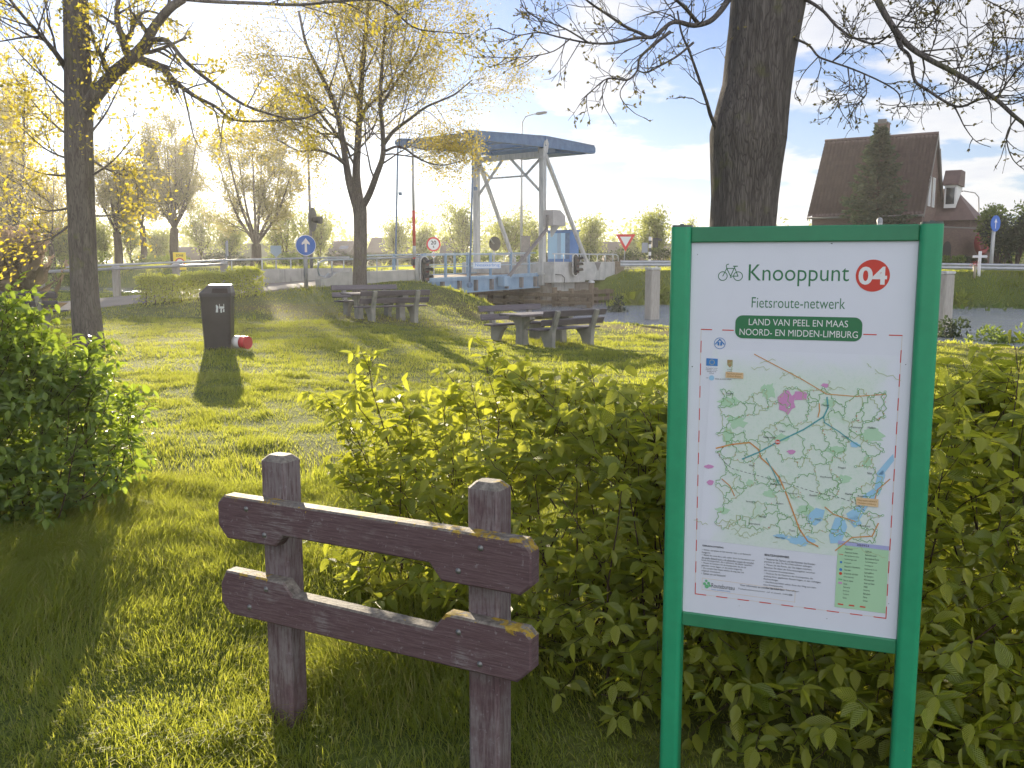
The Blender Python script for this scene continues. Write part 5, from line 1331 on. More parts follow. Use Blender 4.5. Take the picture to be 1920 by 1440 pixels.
# tall sprigs standing out of the top, as in the photograph
for px, py, Y in ((662, 700, 4.5), (690, 668, 4.5), (640, 750, 4.6), (745, 740, 4.4), (800, 790, 4.4), (860, 720, 4.3), (905, 668, 4.2), (925, 640, 4.2), (880, 700, 4.2), (985, 700, 4.1), (1010, 690, 4.1), (1040, 700, 4.1), (1075, 715, 4.0), (1095, 690, 4.0), (1110, 730, 4.0), (1180, 740, 4.0), (1215, 760, 3.9), (1240, 790, 3.9), (1200, 720, 4.05),
                 (1775, 720, 3.5), (1805, 680, 3.5), (1835, 740, 3.5), (1860, 760, 3.4), (1895, 690, 3.4), (1915, 665, 3.3), (1900, 720, 3.5), (1790, 790, 3.4), (1925, 730, 3.3), (610, 735, 4.7), (655, 800, 4.6), (650, 890, 4.6), (620, 1010, 4.6), (640, 1240, 4.35), (700, 820, 4.4), (720, 760, 4.5), (770, 770, 4.4), (830, 760, 4.3), (940, 740, 4.2), (960, 780, 4.2), (1060, 760, 4.0), (1130, 770, 3.9), (1160, 800, 3.8), (1225, 820, 3.7), (680, 950, 4.4), (660, 1120, 4.3), (700, 1180, 4.2), (745, 850, 4.3), (1820, 800, 3.4), (1870, 820, 3.3)):
    t_ = at(px, py, Y); x = t_[0]; yb = np.interp(np.clip(x, -.8, 2.6), HX, HY)
    bx_ = np.clip(x + rng.normal(.06, .10), -.75, 2.6); b_ = np.array([bx_, yb + rng.normal(0, .1), max(.15, t_[2] - rng.uniform(.35, .6))])
    m_ = (b_ + t_) / 2 + rng.normal(0, .03, 3)
    sp_ = np.array([b_, b_ * .6 + m_ * .4, m_, m_ * .4 + t_ * .6, t_]); sh.append((sp_, .0035, .12, .45))
    for q in range(5):
        f_ = rng.uniform(.15, .85); i_ = int(f_ * 4); pb = sp_[i_] + (sp_[i_ + 1] - sp_[i_]) * (f_ * 4 - i_); dd_ = (t_ - b_) / np.linalg.norm(t_ - b_)
        sh.append((curve(pb, dd_ + rng.normal(0, .6, 3), rng.uniform(.10, .22), 4, .12), .0018, .1, .40))
print('hedge leaves', shrub(hd, sh, M_HORN, .098, .0025))

# the leafy bush at the left edge
bu = thing('bush', 'tall leafy green bush at the left edge in front of the lone bench', 'bush', (-3.1, 5.4, 0))
sh = []
def bush_top(x): return np.interp(x, [-4.6, -3.9, -3.45, -3.2, -3.0, -2.8, -2.5, -2.3], [1.0, 1.25, 1.32, 1.28, 1.05, 1.0, .86, .5])
for _ in range(2000):
    x = rng.uniform(-4.4, -2.66); yc = 5.75 + .12 * (x + 3) ; top = bush_top(x); u = rng.random(); z = .0 + top * u * .97
    half = .62 * (1 - .5 * u ** 3); a = rng.random() * 6.28; rr_ = rng.random() ** .4
    p = np.array([min(x, -2.68 + .12 * math.sin(z * 6)), yc + half * rr_ * math.sin(a), z])
    d = np.array([math.cos(a) * .4 + (.5 if x > -2.95 else 0), math.sin(a) * .9, .15 + .8 * u + rng.normal(0, .35)])
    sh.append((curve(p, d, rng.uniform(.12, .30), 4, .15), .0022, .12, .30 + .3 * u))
for _ in range(50):
    x = rng.uniform(-4.2, -2.6); sh.append((curve((x, 5.75 + rng.normal(0, .2), -.05), (rng.normal(0, .3), rng.normal(0, .3), 1), bush_top(x) * rng.uniform(.8, 1.0), 7, .1), .006, .4, .2))
for px, py, Y in ((25, 535, 5.6), (60, 540, 5.6), (75, 560, 5.5), (40, 515, 5.7), (10, 560, 5.5), (85, 640, 5.4), (185, 665, 5.4), (200, 690, 5.4), (175, 700, 5.4), (150, 690, 5.5), (205, 760, 5.3), (250, 735, 5.4), (240, 755, 5.3), (225, 830, 5.3), (215, 905, 5.3), (120, 640, 5.5), (60, 600, 5.5), (100, 690, 5.4), (30, 620, 5.3), (5, 600, 5.3)):
    t_ = at(px, py, Y); b_ = np.array([t_[0] - rng.uniform(.05, .25), t_[1] + rng.normal(0, .1), max(.2, t_[2] - rng.uniform(.3, .5))]); m_ = (b_ + t_) / 2 + rng.normal(0, .03, 3)
    sp_ = np.array([b_, m_, t_]); sh.append((sp_, .0035, .15, .5))
    for q in range(6):
        f_ = rng.uniform(.1, .9); sh.append((curve(b_ + (t_ - b_) * f_, (t_ - b_) / np.linalg.norm(t_ - b_) + rng.normal(0, .6, 3), rng.uniform(.10, .2), 4, .12), .0018, .1, .45))
print('bush leaves', shrub(bu, sh, M_BUSHL, .088, .0025))

# clipped low hedge by the lane
lh_ = thing('hedge', 'low clipped boxy hedge beside the lane behind the litter bin', 'hedge', (-9.7, 29.3, gh(-9.7, 29.3)))
A_, B_ = np.array([-11.15, 28.0]), np.array([-8.35, 30.8]); dv = B_ - A_; LL = np.linalg.norm(dv); dv /= LL; nv_ = np.array([-dv[1], dv[0]])
sh = []
for _ in range(3000):
    u = rng.random() * LL; face = rng.random(); v = rng.uniform(-.42, .42); z = rng.uniform(.10, .80)
    if face < .45: v = math.copysign(.42 - abs(rng.normal(0, .05)), v)
    elif face < .75: z = .82 - abs(rng.normal(0, .05))
    if u < .3 or u > LL - .3: v *= .85
    xy = A_ + dv * u + nv_ * v; z0 = gh(*xy); wob = .05 * math.sin(u * 4.1) + .03 * math.sin(u * 9)
    d = np.array([nv_[0] * v * 1.5, nv_[1] * v * 1.5, z - .3]) + rng.normal(0, .45, 3)
    sh.append((curve((xy[0], xy[1], z0 + z + wob), d, rng.uniform(.07, .15), 2, .1), .003, .0, .3))
for k in range(14):
    u = (k + .5) * LL / 14; xy = A_ + dv * u; sh.append((curve((xy[0], xy[1], gh(*xy) - .05), (0, 0, 1), .7, 4, .12), .018, .9, 0))
print('low hedge', shrub(lh_, sh, M_HORN, .10, .004, leaf_gap=.035, lite=True, tint0=.5))

# ------------------------------------------------------------------ trees
class Tree:
    def __init__(s, seed):
        s.r = np.random.default_rng(seed); s.tb = Tubes(); s.tips = []; s.trunk = Tubes()
    def limb(s, pts, r0, r1, n=8, tr=False):
        pts = np.asarray(pts, float)
        # smooth by Catmull-Rom
        q = [pts[0]]
        P = np.concatenate([[2 * pts[0] - pts[1]], pts, [2 * pts[-1] - pts[-2]]])
        for i in range(1, len(P) - 2):
            for t_ in (.25, .5, .75, 1.0):
                a, b, c, d = P[i - 1], P[i], P[i + 1], P[i + 2]
                q.append(.5 * ((2 * b) + (c - a) * t_ + (2 * a - 5 * b + 4 * c - d) * t_ ** 2 + (3 * b - a - 3 * c + d) * t_ ** 3))
        q = np.array(q); r = r0 + (r1 - r0) * np.linspace(0, 1, len(q)) ** .8
        (s.trunk if tr else s.tb).add(q, r, n); return q, r
    def grow(s, p, d, L, r, lev, up=.05, spread=.75, kids=4, wob=.13, minr=.004, ratio=.62, flat=0.0):
        rg = s.r; n = 6 if lev > 1 else 4
        pts = [np.array(p, float)]; d = np.array(d, float); d /= np.linalg.norm(d); dirs = [d]
        for k in range(n):
            d = d + rg.normal(0, wob, 3) + np.array([0, 0, up]); d[2] *= (1 - flat); d /= np.linalg.norm(d); pts.append(pts[-1] + d * L / n); dirs.append(d)
        pts = np.array(pts); rad = np.linspace(r, max(minr * .6, r * .35), n + 1)
        s.tb.add(pts, rad, 6 if r > .03 else (4 if r > .008 else 3))
        if lev <= 0:
            for k in range(1, n + 1): s.tips.append((pts[k], dirs[k]))
            return
        for c in range(kids):
            f = .25 + .75 * (c + rg.random()) / kids; k = min(n - 1, int(f * n)); pp = pts[k] + (pts[k + 1] - pts[k]) * (f * n - k)
            ax = rg.normal(0, 1, 3); ax -= ax @ dirs[k] * dirs[k]; ax /= np.linalg.norm(ax); an = spread * rg.uniform(.6, 1.25)
            s.grow(pp, dirs[k] * math.cos(an) + ax * math.sin(an), L * ratio * rg.uniform(.7, 1.15) * (1.15 - .45 * f), max(minr, rad[k] * .6), lev - 1, up, spread, kids, wob, minr, ratio, flat)
        s.tips.append((pts[-1], dirs[-1]))
    def along(s, q, r, cnt, L, lev, f0=.25, rk=.5, **kw):
        """side branches along a limb"""
        for c in range(cnt):
            f = f0 + (1 - f0) * (c + s.r.random()) / cnt; k = min(len(q) - 2, int(f * (len(q) - 1))); d = q[k + 1] - q[k]; d /= np.linalg.norm(d)
            ax = s.r.normal(0, 1, 3); ax -= ax @ d * d; ax /= np.linalg.norm(ax); an = s.r.uniform(.5, 1.15)
            s.grow(q[k], d * math.cos(an) + ax * math.sin(an), L * s.r.uniform(.6, 1.2), max(.005, r[k] * rk), lev, **kw)
    def leafset(s, per, size, jit, keep=1.0, hang=.2):
        rg = s.r; T = [t_ for t_ in s.tips if rg.random() < keep]
        P = np.repeat(np.array([t_[0] for t_ in T]), per, 0); D = np.repeat(np.array([t_[1] for t_ in T]), per, 0); n = len(P)
        P = P + rg.normal(0, jit, (n, 3)); D = D + rg.normal(0, .8, (n, 3)) - np.array([0, 0, hang]); N = rg.normal(0, 1, (n, 3)) + np.array([0, 0, .6]); S = size * rg.uniform(.5, 1.3, n)
        return P, D, N, S
    def finish(s, root, bark, leafm=None, P=None, tint=.5, tj=.2, trunk_name='trunk'):
        if s.trunk.V: s.trunk.build(trunk_name, bark, root)
        s.tb.build('branches', bark, root)
        if leafm is not None and P is not None and len(P[0]):
            V, F, k = leaves(*P, True); np_mesh('crown', V, F, leafm, root, True, False, np.repeat(np.clip(tint + s.r.normal(0, tj, len(P[0])), 0, 1), k))
def pxl(pts, Y, dy=None):
    dy = dy if dy is not None else [0] * len(pts)
    return [at(p[0], p[1], Y + e) for p, e in zip(pts, dy)]
M_BARK = m_bark('bark_brown', (.10, .086, .078), (.21, .185, .165), (.14, .14, .06), 2.0, .9)
M_BARKF = m_bark('bark_far', (.06, .045, .035), (.12, .095, .07), (.10, .09, .05), .5, .5)
M_YOUNG = m_leaf('young_yellow_leaf', (.22, .19, .02), (.38, .32, .03), (.55, .46, .05), (.75, .62, .05), .55, .4, gloss=.04)
M_BRONZE = m_leaf('bronze_young_leaf', (.19, .135, .032), (.31, .25, .05), (.38, .36, .07), (.64, .54, .11), .5, .4, gloss=.04)
M_PALEG = m_leaf('pale_green_leaf', (.12, .155, .035), (.20, .245, .055), (.31, .34, .085), (.58, .60, .13), .5, .4, gloss=.03)
M_OLIVE = m_leaf('olive_leaf', (.13, .125, .04), (.21, .195, .055), (.31, .27, .08), (.55, .48, .12), .5, .4, gloss=.03)
M_BUD = m_leaf('opening_bud', (.10, .07, .03), (.20, .16, .04), (.30, .27, .07), (.45, .38, .08), .35, .4, gloss=.05)

def rough_trunk(T, pts, rads, seg=40, amp=.018, name_part=True, seed=0):
    """a trunk with an uneven, furrowed skin: fine rings displaced by noise"""
    pts = np.asarray(pts, float); rads = np.asarray(rads, float)
    k = np.linspace(0, len(pts) - 1, (len(pts) - 1) * 14 + 1); q = np.stack([np.interp(k, range(len(pts)), pts[:, i]) for i in range(3)], 1); r = np.interp(k, range(len(pts)), rads)
    V, F = tube_np(q, r, seg); c = np.repeat(q, seg, 0); d = V - c; ang = np.arctan2(d[:, 1], d[:, 0]); nr = (vnoise(ang * 3.2, V[:, 2] * 1.2, 1, seed) - .5) * 1.2 + (vnoise(ang * 11, V[:, 2] * 2.6, 1, seed + 1) - .5) * .8
    wr_ = (np.cos(ang) * 0 + vnoise(np.cos(ang) * 1.5 + 9, np.sin(ang) * 1.5 + V[:, 2] * .8, 1, seed + 2) - .5) * 2
    V = c + d * (1 + amp * nr / np.repeat(r, seg) * .5 + amp * wr_ / np.repeat(r, seg))[:, None]
    T.trunk.V.append(V); T.trunk.F.append(F + T.trunk.n); T.trunk.n += len(V)

# left tree
YL = 15.4
tl_ = thing('tree', 'slim dark trunked tree with a forking side limb and yellow young leaves, left foreground', 'tree', (at(166, 673, YL)[0], YL, 0))
T = Tree(21)
tp = pxl([(171, 700), (168, 672), (160, 560), (155, 470), (152, 380), (149, 290), (149, 210), (147, 140), (144, 60), (142, -20), (140, -120), (136, -260)], YL)
rough_trunk(T, tp, [.29, .255, .225, .215, .215, .222, .215, .205, .195, .185, .17, .13], 36, .012, seed=3)
def L(pts, r0, r1, dy=None, cnt=6, ln=.9, lev=1, n=8, **kw):
    q, r = T.limb(pxl(pts, YL, dy), r0, r1, n); T.along(q, r, cnt, ln, lev, **kw); return q
L([(158, 215), (172, 188), (192, 163), (216, 136), (246, 110), (270, 85), (290, 50), (318, 16), (345, -2)], .14, .06, [0, -.1, -.1, -.2, -.3, -.3, -.4, -.5, -.5], 5, .8, 1)
L([(345, -2), (400, 3), (480, 6), (560, 9), (640, 2), (717, 3), (773, 50), (827, 60), (880, 63)],   .036, .006, [-.5, -.6, -.8, -1, -1.2, -1.3, -1.4, -1.5, -1.6], 14, .7, 1)
L([(246, 110), (234, 90), (230, 70), (222, 50), (219, 20), (224, -10)], .07, .035, [-.3, -.3, -.2, -.2, -.1, 0], 5, .6, 1)
L([(232, 78), (246, 62), (250, 40), (262, 28), (280, 21), (310, 31), (345, 50)], .05, .008, None, 6, .45, 1)
L([(272, 95), (285, 78), (305, 74), (322, 84), (345, 112), (390, 150), (450, 192), (500, 212), (560, 224), (610, 205)], .055, .010, [-.3, -.4, -.6, -.7, -.9, -1.1, -1.3, -1.5, -1.6, -1.7], 12, .55, 1)
L([(258, 110), (285, 122), (305, 130), (325, 150), (342, 164), (370, 183), (405, 200), (440, 225), (520, 226), (585, 218)], .065, .009, [-.3, -.4, -.5, -.6, -.7, -.8, -1, -1.2, -1.3, -1.4], 12, .55, 1)
L([(302, 128), (318, 140), (328, 160), (333, 174)], .045, .028, None, 2, .3, 0)
L([(342, 164), (352, 205), (358, 235), (366, 262), (380, 285)], .018, .005, [-.7] * 5, 5, .3, 0)
L([(128, 135), (105, 100), (78, 68), (45, 32), (15, -5)], .05, .02, [0, -.3, -.5, -.8, -1], 9, .9, 1)
for k, (a, b) in enumerate((((170, 250), (230, 150)), ((133, 300), (40, 240)), ((135, 260), (30, 150)), ((135, 330), (20, 300)), ((172, 330), (255, 250)), ((133, 390), (45, 380)), ((172, 300), (262, 330)), ((135, 210), (60, 110)), ((170, 170), (205, 60)), ((134, 420), (55, 455)), ((174, 405), (250, 380)), ((130, 180), (0, 60)), ((172, 120), (210, 10)))):
    m_ = ((a[0] + b[0]) / 2, (a[1] + b[1]) / 2 + 10); L([a, m_, b], .022, .006, [0, -.4 + .3 * (k % 4), -.9 + .6 * (k % 4)], 7, .8, 1, 6)
Pl = T.leafset(4, .075, .09, .58)
T.finish(tl_, M_BARK, M_YOUNG, Pl, .5, .25)

# middle tree
YM = 29.0
tm = thing('tree', 'slender multi limbed tree with thin bronze spring leaves, between bin and bridge', 'tree', (at(675, 560, YM)[0], YM, 0))
T = Tree(5)
rough_trunk(T, pxl([(676, 585), (675, 560), (675, 500), (676, 440), (675, 400), (672, 375)], YM), [.28, .24, .215, .205, .21, .23], 26, .012, seed=9)
def L2(pts, r0, r1, dy, cnt, ln, lev=2, **kw):
    q, r = T.limb(pxl(pts, YM, dy), r0, r1, 8); T.along(q, r, cnt, ln, lev, f0=.22, rk=.34, up=.04, kids=5, ratio=.62, **kw)
KM = 1
L2([(668, 385), (656, 345), (648, 300), (640, 250), (628, 200), (602, 140), (575, 85), (560, 20)], .14, .03, [0, -.1, -.2, -.3, -.4, -.5, -.6, -.8], 13, 2.1)
L2([(674, 380), (668, 330), (671, 270), (675, 200), (680, 120), (688, 40), (698, -60)], .15, .04, [0, .1, .1, .2, .2, .3, .4], 14, 2.2)
L2([(678, 390), (692, 365), (706, 328), (718, 290), (717, 240), (713, 190), (716, 130), (722, 50), (728, -30)], .12, .03, [0, -.2, -.4, -.5, -.5, -.4, -.3, -.2, 0], 13, 2.0)
L2([(716, 275), (738, 246), (770, 222), (800, 200), (850, 178), (885, 150)], .07, .015, [-.5, -.6, -.8, -1, -1.2, -1.3], 10, 1.8)
L2([(650, 310), (622, 290), (592, 281), (560, 283), (520, 262)], .06, .015, [-.2, -.5, -.9, -1.2, -1.5], 10, 1.7)
L2([(645, 270), (610, 225), (580, 190), (540, 170), (500, 130)], .06, .015, [-.3, 0, .4, .8, 1.2], 11, 1.8)
L2([(714, 200), (745, 150), (780, 100), (800, 40)], .06, .015, [-.4, -.1, .3, .7], 11, 1.9)
L2([(672, 240), (690, 200), (730, 160), (755, 90), (765, 10)], .06, .015, [.2, .6, 1, 1.4, 1.7], 11, 1.9)
L2([(718, 285), (750, 275), (790, 300), (830, 310), (870, 300)], .045, .010, [-.5, -.9, -1.2, -1.4, -1.5], 7, 1.0)
L2([(640, 250), (600, 250), (560, 230), (515, 225)], .045, .012, [-.3, .2, .7, 1.2], 8, 1.2)
L2([(676, 200), (650, 130), (630, 60), (620, -20)], .06, .015, [.2, .5, .9, 1.2], 11, 1.9)
Pl = T.leafset(5, .075, .20, .85)
T.finish(tm, M_BARK, M_BRONZE, Pl, .5, .28)

# right tree
YR = 9.0
tr_ = thing('tree', 'thick trunked bare tree with drooping budding twigs, behind the information board', 'tree', (at(1394, 800, YR)[0], YR, gh(2.3, 9)))
T = Tree(77)
def cpt(l, r, y): return ((l + r) / 2, y), (r - l) / 2 / FPX * YR * 1.0
cs_ = [cpt(1322, 1462, 860), cpt(1328, 1458, 760), cpt(1332, 1455, 600), cpt(1333, 1453, 420), cpt(1336, 1457, 370), cpt(1335, 1464, 310), cpt(1333, 1472, 255), cpt(1343, 1475, 215), cpt(1356, 1480, 165), cpt(1363, 1487, 105), cpt(1370, 1497, 50), cpt(1375, 1508, -10), cpt(1376, 1516, -90), cpt(1380, 1500, -220)]
rough_trunk(T, pxl([c[0] for c in cs_], YR), [c[1] for c in cs_], 64, .012, seed=14)
def L3(pts, r0, r1, dy=None, cnt=8, ln=.4, lev=1, **kw):
    r0, r1 = r0 * .72, r1 * .72
    q, r = T.limb(pxl(pts, YR, dy if dy is not None else [0] * len(pts)), r0, r1, 7); T.along(q, r, cnt, ln, lev, rk=.4, minr=.0028, wob=.22, up=.03, kids=3, ratio=.6, **kw)
def dl(a, b, n): return list(np.linspace(a, b, n))
L3([(1345, 245), (1332, 215), (1325, 190), (1308, 140), (1292, 95), (1278, 62), (1270, 20)], .030, .010, dl(-.1, -.5, 7), 8, .4)
L3([(1368, -5), (1350, 22), (1330, 40), (1300, 48), (1275, 42), (1256, 44), (1223, 70), (1200, 62), (1173, 50), (1140, 28), (1110, 8), (1085, -12)], .042, .010, dl(-.2, -1.4, 12), 16, .45)
L3([(1223, 70), (1190, 72), (1165, 78), (1140, 82), (1100, 80), (1050, 70), (1010, 61), (968, 66), (935, 52)], .020, .004, dl(-1, -1.8, 9), 14, .35)
L3([(1105, 81), (1062, 55), (1030, 42), (1000, 30), (975, 8)], .011, .004, dl(-1.4, -1.9, 5), 9, .28, 1)
L3([(1256, 60), (1228, 82), (1200, 108), (1195, 132), (1176, 150), (1140, 147), (1112, 168), (1090, 187)], .022, .004, dl(-.9, -1.5, 8), 10, .3)
L3([(1300, 80), (1270, 105), (1240, 122), (1212, 136), (1195, 132)], .016, .008, dl(-.6, -1.1, 5), 7, .3)
L3([(1140, 147), (1130, 165), (1132, 195), (1142, 215), (1150, 228)], .007, .003, dl(-1.3, -1.3, 5), 3, .12, 0)
L3([(1176, 150), (1163, 172), (1168, 190), (1190, 212), (1213, 223)], .008, .003, dl(-1.2, -1.3, 5), 3, .12, 0)
L3([(1070, 72), (1040, 95), (1000, 105), (950, 108), (905, 106)], .008, .003, dl(-1.5, -1.9, 5), 8, .25, 0)
L3([(1310, 45), (1280, 10), (1240, -20)], .03, .015, dl(-.3, -.8, 3), 6, .5)
L3([(1638, -15), (1650, 10), (1665, 36), (1700, 82), (1740, 110), (1790, 136), (1830, 160), (1870, 188), (1905, 220), (1945, 250)], .042, .018, dl(-1.2, -2.2, 10), 16, .42)
L3([(1662, 34), (1678, 62), (1688, 88), (1706, 106), (1715, 150), (1738, 168), (1775, 192), (1802, 200), (1838, 186), (1870, 180), (1892, 150), (1925, 112)], .024, .008, dl(-1.3, -2.0, 12), 16, .35)
L3([(1490, 72), (1508, 80), (1520, 88), (1535, 106), (1560, 116), (1600, 130), (1650, 152), (1682, 172), (1688, 190), (1684, 200), (1720, 195)], .018, .005, dl(-.2, -1.2, 11), 12, .3)
L3([(1500, -5), (1520, 4), (1545, 22), (1570, 50), (1600, 70), (1640, 82), (1668, 66)], .026, .010, dl(-.1, -1.0, 7), 10, .35)
L3([(1575, 52), (1590, 70), (1620, 72), (1660, 70), (1700, 30), (1740, -10)], .012, .005, dl(-.6, -1.4, 6), 8, .3)
L3([(1790, 200), (1800, 220), (1810, 240), (1830, 265), (1858, 276)], .010, .003, dl(-1.7, -1.8, 5), 3, .12, 0)
L3([(1905, 222), (1890, 245), (1888, 268), (1900, 300), (1925, 322)], .010, .004, dl(-2, -2.1, 5), 5, .15, 0)
L3([(1690, 182), (1682, 205), (1672, 220)], .005, .003, [-1.1] * 3, 3, .1, 0)
L3([(1535, 106), (1505, 140), (1490, 180), (1500, 190)], .008, .003, [-.4] * 4, 5, .15, 0)
for (a, b) in (((1700, 82), (1770, -20)), ((1740, 110), (1745, -10)), ((1780, 130), (1870, 90)), ((1830, 160), (1860, 40)), ((1870, 188), (1880, 20)), ((1790, 136), (1810, 20)), ((1715, 60), (1690, -20)), ((1850, 180), (1935, 110)), ((1660, 30), (1740, 40)), ((1560, 116), (1600, 30)), ((1620, 138), (1600, 200)), ((1760, 180), (1800, 120)), ((1880, 70), (1940, 60)), ((1590, 128), (1565, 195)), ((1455, -30), (1560, -80)), ((1820, -15), (1930, 40))):
    m_ = ((a[0] + b[0]) / 2 + 14, (a[1] + b[1]) / 2 + 8); L3([a, m_, b], .009, .004, [-1.4] * 3, 9, .28, 1)
rg = T.r; tips = [t_ for t_ in T.tips if rg.random() < .30]
P = np.repeat(np.array([t_[0] for t_ in tips]), 3, 0); D = np.repeat(np.array([t_[1] for t_ in tips]), 3, 0) + rg.normal(0, .55, (len(P), 3)); N = rg.normal(0, 1, P.shape); S = .026 * rg.uniform(.5, 1.5, len(P))
T.finish(tr_, M_BARK, M_BUD, (P, D, N, S), .4, .25)
# ------------------------------------------------------------------ brick house on the far bank
M_BRICK = m_brick('brown_brick', (.16, .10, .085), (.21, .135, .11), (.22, .20, .18), 1.0)
M_TILE = m_tiles('red_brown_tiles', (.105, .070, .066), (.16, .105, .095))
M_FRAME = m_flat('white_paint', (.72, .72, .70), .45); M_GUT = m_flat('gutter_grey', (.16, .15, .14), .5)
t = NT('window_glass'); t.principled((.02, .025, .03), .05, 0, None, .8); M_GLASS = t.m
hx = np.array([26.8, 60.0]); hr = math.atan2(-3.8, 5.75)
ho = thing('brick_house', 'brown brick house with a steep red tiled roof, chimney and dormer across the canal', 'house', (21.05, 63.8, 1.15), hr)
LR, ZR, ZE, DF, DB = 6.9, 8.45, 3.48, 3.3, 4.2          # ridge length, ridge and eave heights above the yard, half depths
def roof_surface(x0, x1, ya, za, yb, zb, m, parent, name='roof', tile=.24, course=.30):
    """real pantiles: rows of wavy courses from the ridge (a) to the eave (b)"""
    L = math.hypot(yb - ya, zb - za); nr = max(2, int(L / course)); nx_ = max(4, int((x1 - x0) / tile)) * 5
    s = np.array([yb - ya, zb - za]) / L; n = np.array([-s[1], s[0]]); n = n if n[1] > 0 else -n
    xs_ = np.linspace(x0, x1, nx_ + 1); w = .045 * np.sin((xs_ - x0) * 2 * math.pi / tile)
    rows = []
    for k in range(nr):
        for f, lift in ((k / nr, .0), ((k + 1.12) / nr if k < nr - 1 else 1.0, .06)):
            y = ya + (yb - ya) * f; z = za + (zb - za) * f; rows.append(np.stack([xs_, y + n[0] * (w + lift), z + n[1] * (w + lift)], 1))
    V = np.concatenate(rows); q = nx_ + 1; F = []
    for k in range(nr):
        b = 2 * k * q; i = np.arange(nx_); F.append(np.stack([b + i, b + i + 1, b + q + i + 1, b + q + i], 1))
        if k < nr - 1: c = (2 * k + 1) * q; d = (2 * k + 2) * q; F.append(np.stack([c + i, c + i + 1, d + i + 1, d + i], 1))
    return np_mesh(name, V, np.concatenate(F), m, parent, smooth=True)
mb = MB().prism([(-DF + .35, -.3), (-DF + .35, ZE + .1), (0, ZR - .25), (DB - .35, ZE + .25), (DB - .35, -.3)], 'x', .12, LR - .12); wl_ = mb.build('wall', M_BRICK, ho)
rf1 = roof_surface(-.05, LR + .05, 0, ZR, -DF - .15, ZE - .15, M_TILE, ho); rf2 = roof_surface(-.05, LR + .05, 0, ZR, DB + .1, ZE - .0, M_TILE, ho)
MB().tube([(-.06, 0, ZR + .03), (LR + .06, 0, ZR + .03)], .11, 8).build('ridge_tiles', M_TILE, rf1)
for x in (-.06, LR + .04):
    MB().prism([(0, ZR - .02), (-DF - .12, ZE - .17), (-DF - .12, ZE - .40), (0, ZR - .30)], 'x', x, x + .04).build('verge_board', M_GUT, rf1)
    MB().prism([(0, ZR - .02), (0, ZR - .30), (DB + .08, ZE - .25), (DB + .08, ZE - .02)], 'x', x, x + .04).build('verge_board', M_GUT, rf2)
MB().tube([(-.05, -DF - .2, ZE - .24), (LR + .05, -DF - .2, ZE - .24)], .07, 8).build('gutter', M_GUT, ho)
ch = MB().box(3.15, 3.95, -.4, .4, ZR - .7, ZR + .85); co = ch.build('chimney', M_BRICK, rf1); MB().box(3.1, 4.0, -.45, .45, ZR + .851, ZR + .93).box(3.3, 3.8, -.2, .2, ZR + .931, ZR + 1.15).build('chimney_cap', M_GUT, co)
for (y0, y1) in ((-1.55, -.75), (-.15, .65)):
    wv = MB(); X = LR - .10
    for a in ((y0, y0 + .09, 2.9 + 1.0, 5.0 + .75), (y1 - .09, y1, 3.9, 5.75), (y0 + .09, y1 - .09, 3.9, 3.99), (y0 + .09, y1 - .09, 5.66, 5.75)): wv.box(X, X + .05, a[0], a[1], a[2], a[3])
    w_ = wv.build('window', M_FRAME, ho); MB().box(X + .005, X + .02, y0 + .09, y1 - .09, 3.99, 5.66).build('pane', m_flat('net_curtain', (.55, .58, .60), .3), w_)
# low rear wing with the dormer
MB().box(LR + .0, LR + 2.0, 1.2, 6.4, -.3, ZE - .35).build('wing_wall', M_BRICK, ho)
E0, E1, RZ_ = ZE - .40, LR + 2.4, 5.3
MB().add([(LR - .6, .9, E0), (E1, .9, E0), (LR + .6, 4.0, RZ_), (LR - .6, 4.0, RZ_), (LR - .6, 7.0, E0), (E1, 7.0, E0)], [(0, 1, 2, 3), (1, 5, 2), (5, 4, 3, 2), (0, 4, 5, 1)]).build('wing_roof', M_TILE, ho)
dm = MB().prism([(1.6, 3.9), (1.6, 5.35), (4.0, 5.35), (4.0, 5.2)], 'x', LR + .35, LR + 1.05).build('dormer', M_FRAME, ho)
MB().prism([(1.4, 5.351), (1.4, 5.45), (2.3, 6.35), (4.0, 6.35), (4.0, 5.351)], 'x', LR + .22, LR + 1.18).build('dormer_roof', M_TILE, dm)
MB().box(LR + .45, LR + .95, 1.575, 1.595, 4.15, 5.2).build('dormer_window', M_GLASS, dm)
MB().tube([(LR + .1, DB + .0, ZE - .2), (LR + .12, DB * .55, ZE + 1.2), (LR + .12, .4, ZR - .9)], .06, 8).build('downpipe', M_GUT, ho)

# garden wall
pA, pB = at(1765, 470, 56.0), at(1880, 470, 60.0); z0 = 1.05
ga = math.atan2(pB[1] - pA[1], pB[0] - pA[0]); gl = math.hypot(pB[0] - pA[0], pB[1] - pA[1])
gw = thing('garden_wall', 'brick garden wall with a dark arched gate right of the brick house', 'wall', (pA[0], pA[1], z0), ga)
hw_ = at(1800, 428, 57)[2] - z0
MB().box(-1.6, gl + .4, 0, .25, -.3, hw_).build('brickwork', M_BRICK, gw); MB().box(-1.65, gl + .45, -.04, .29, hw_ + .001, hw_ + .08).build('coping', M_GUT, gw)
P = [(.15, -.2), (.15, 1.35)] + [(.58 - .43 * math.cos(a), 1.35 + .43 * math.sin(a)) for a in np.linspace(.2, math.pi - .2, 8)] + [(1.01, 1.35), (1.01, -.2)]
MB().prism(P, 'y', -.02, -.002).build('gate', m_flat('gate_dark', (.02, .018, .018), .6), gw)
rw = at(1836, 456, 57.5)
lb = thing('lifebuoy', 'red lifebuoy hanging on the brick garden wall', 'lifebuoy', (rw[0], rw[1] - .35, rw[2]), ga)
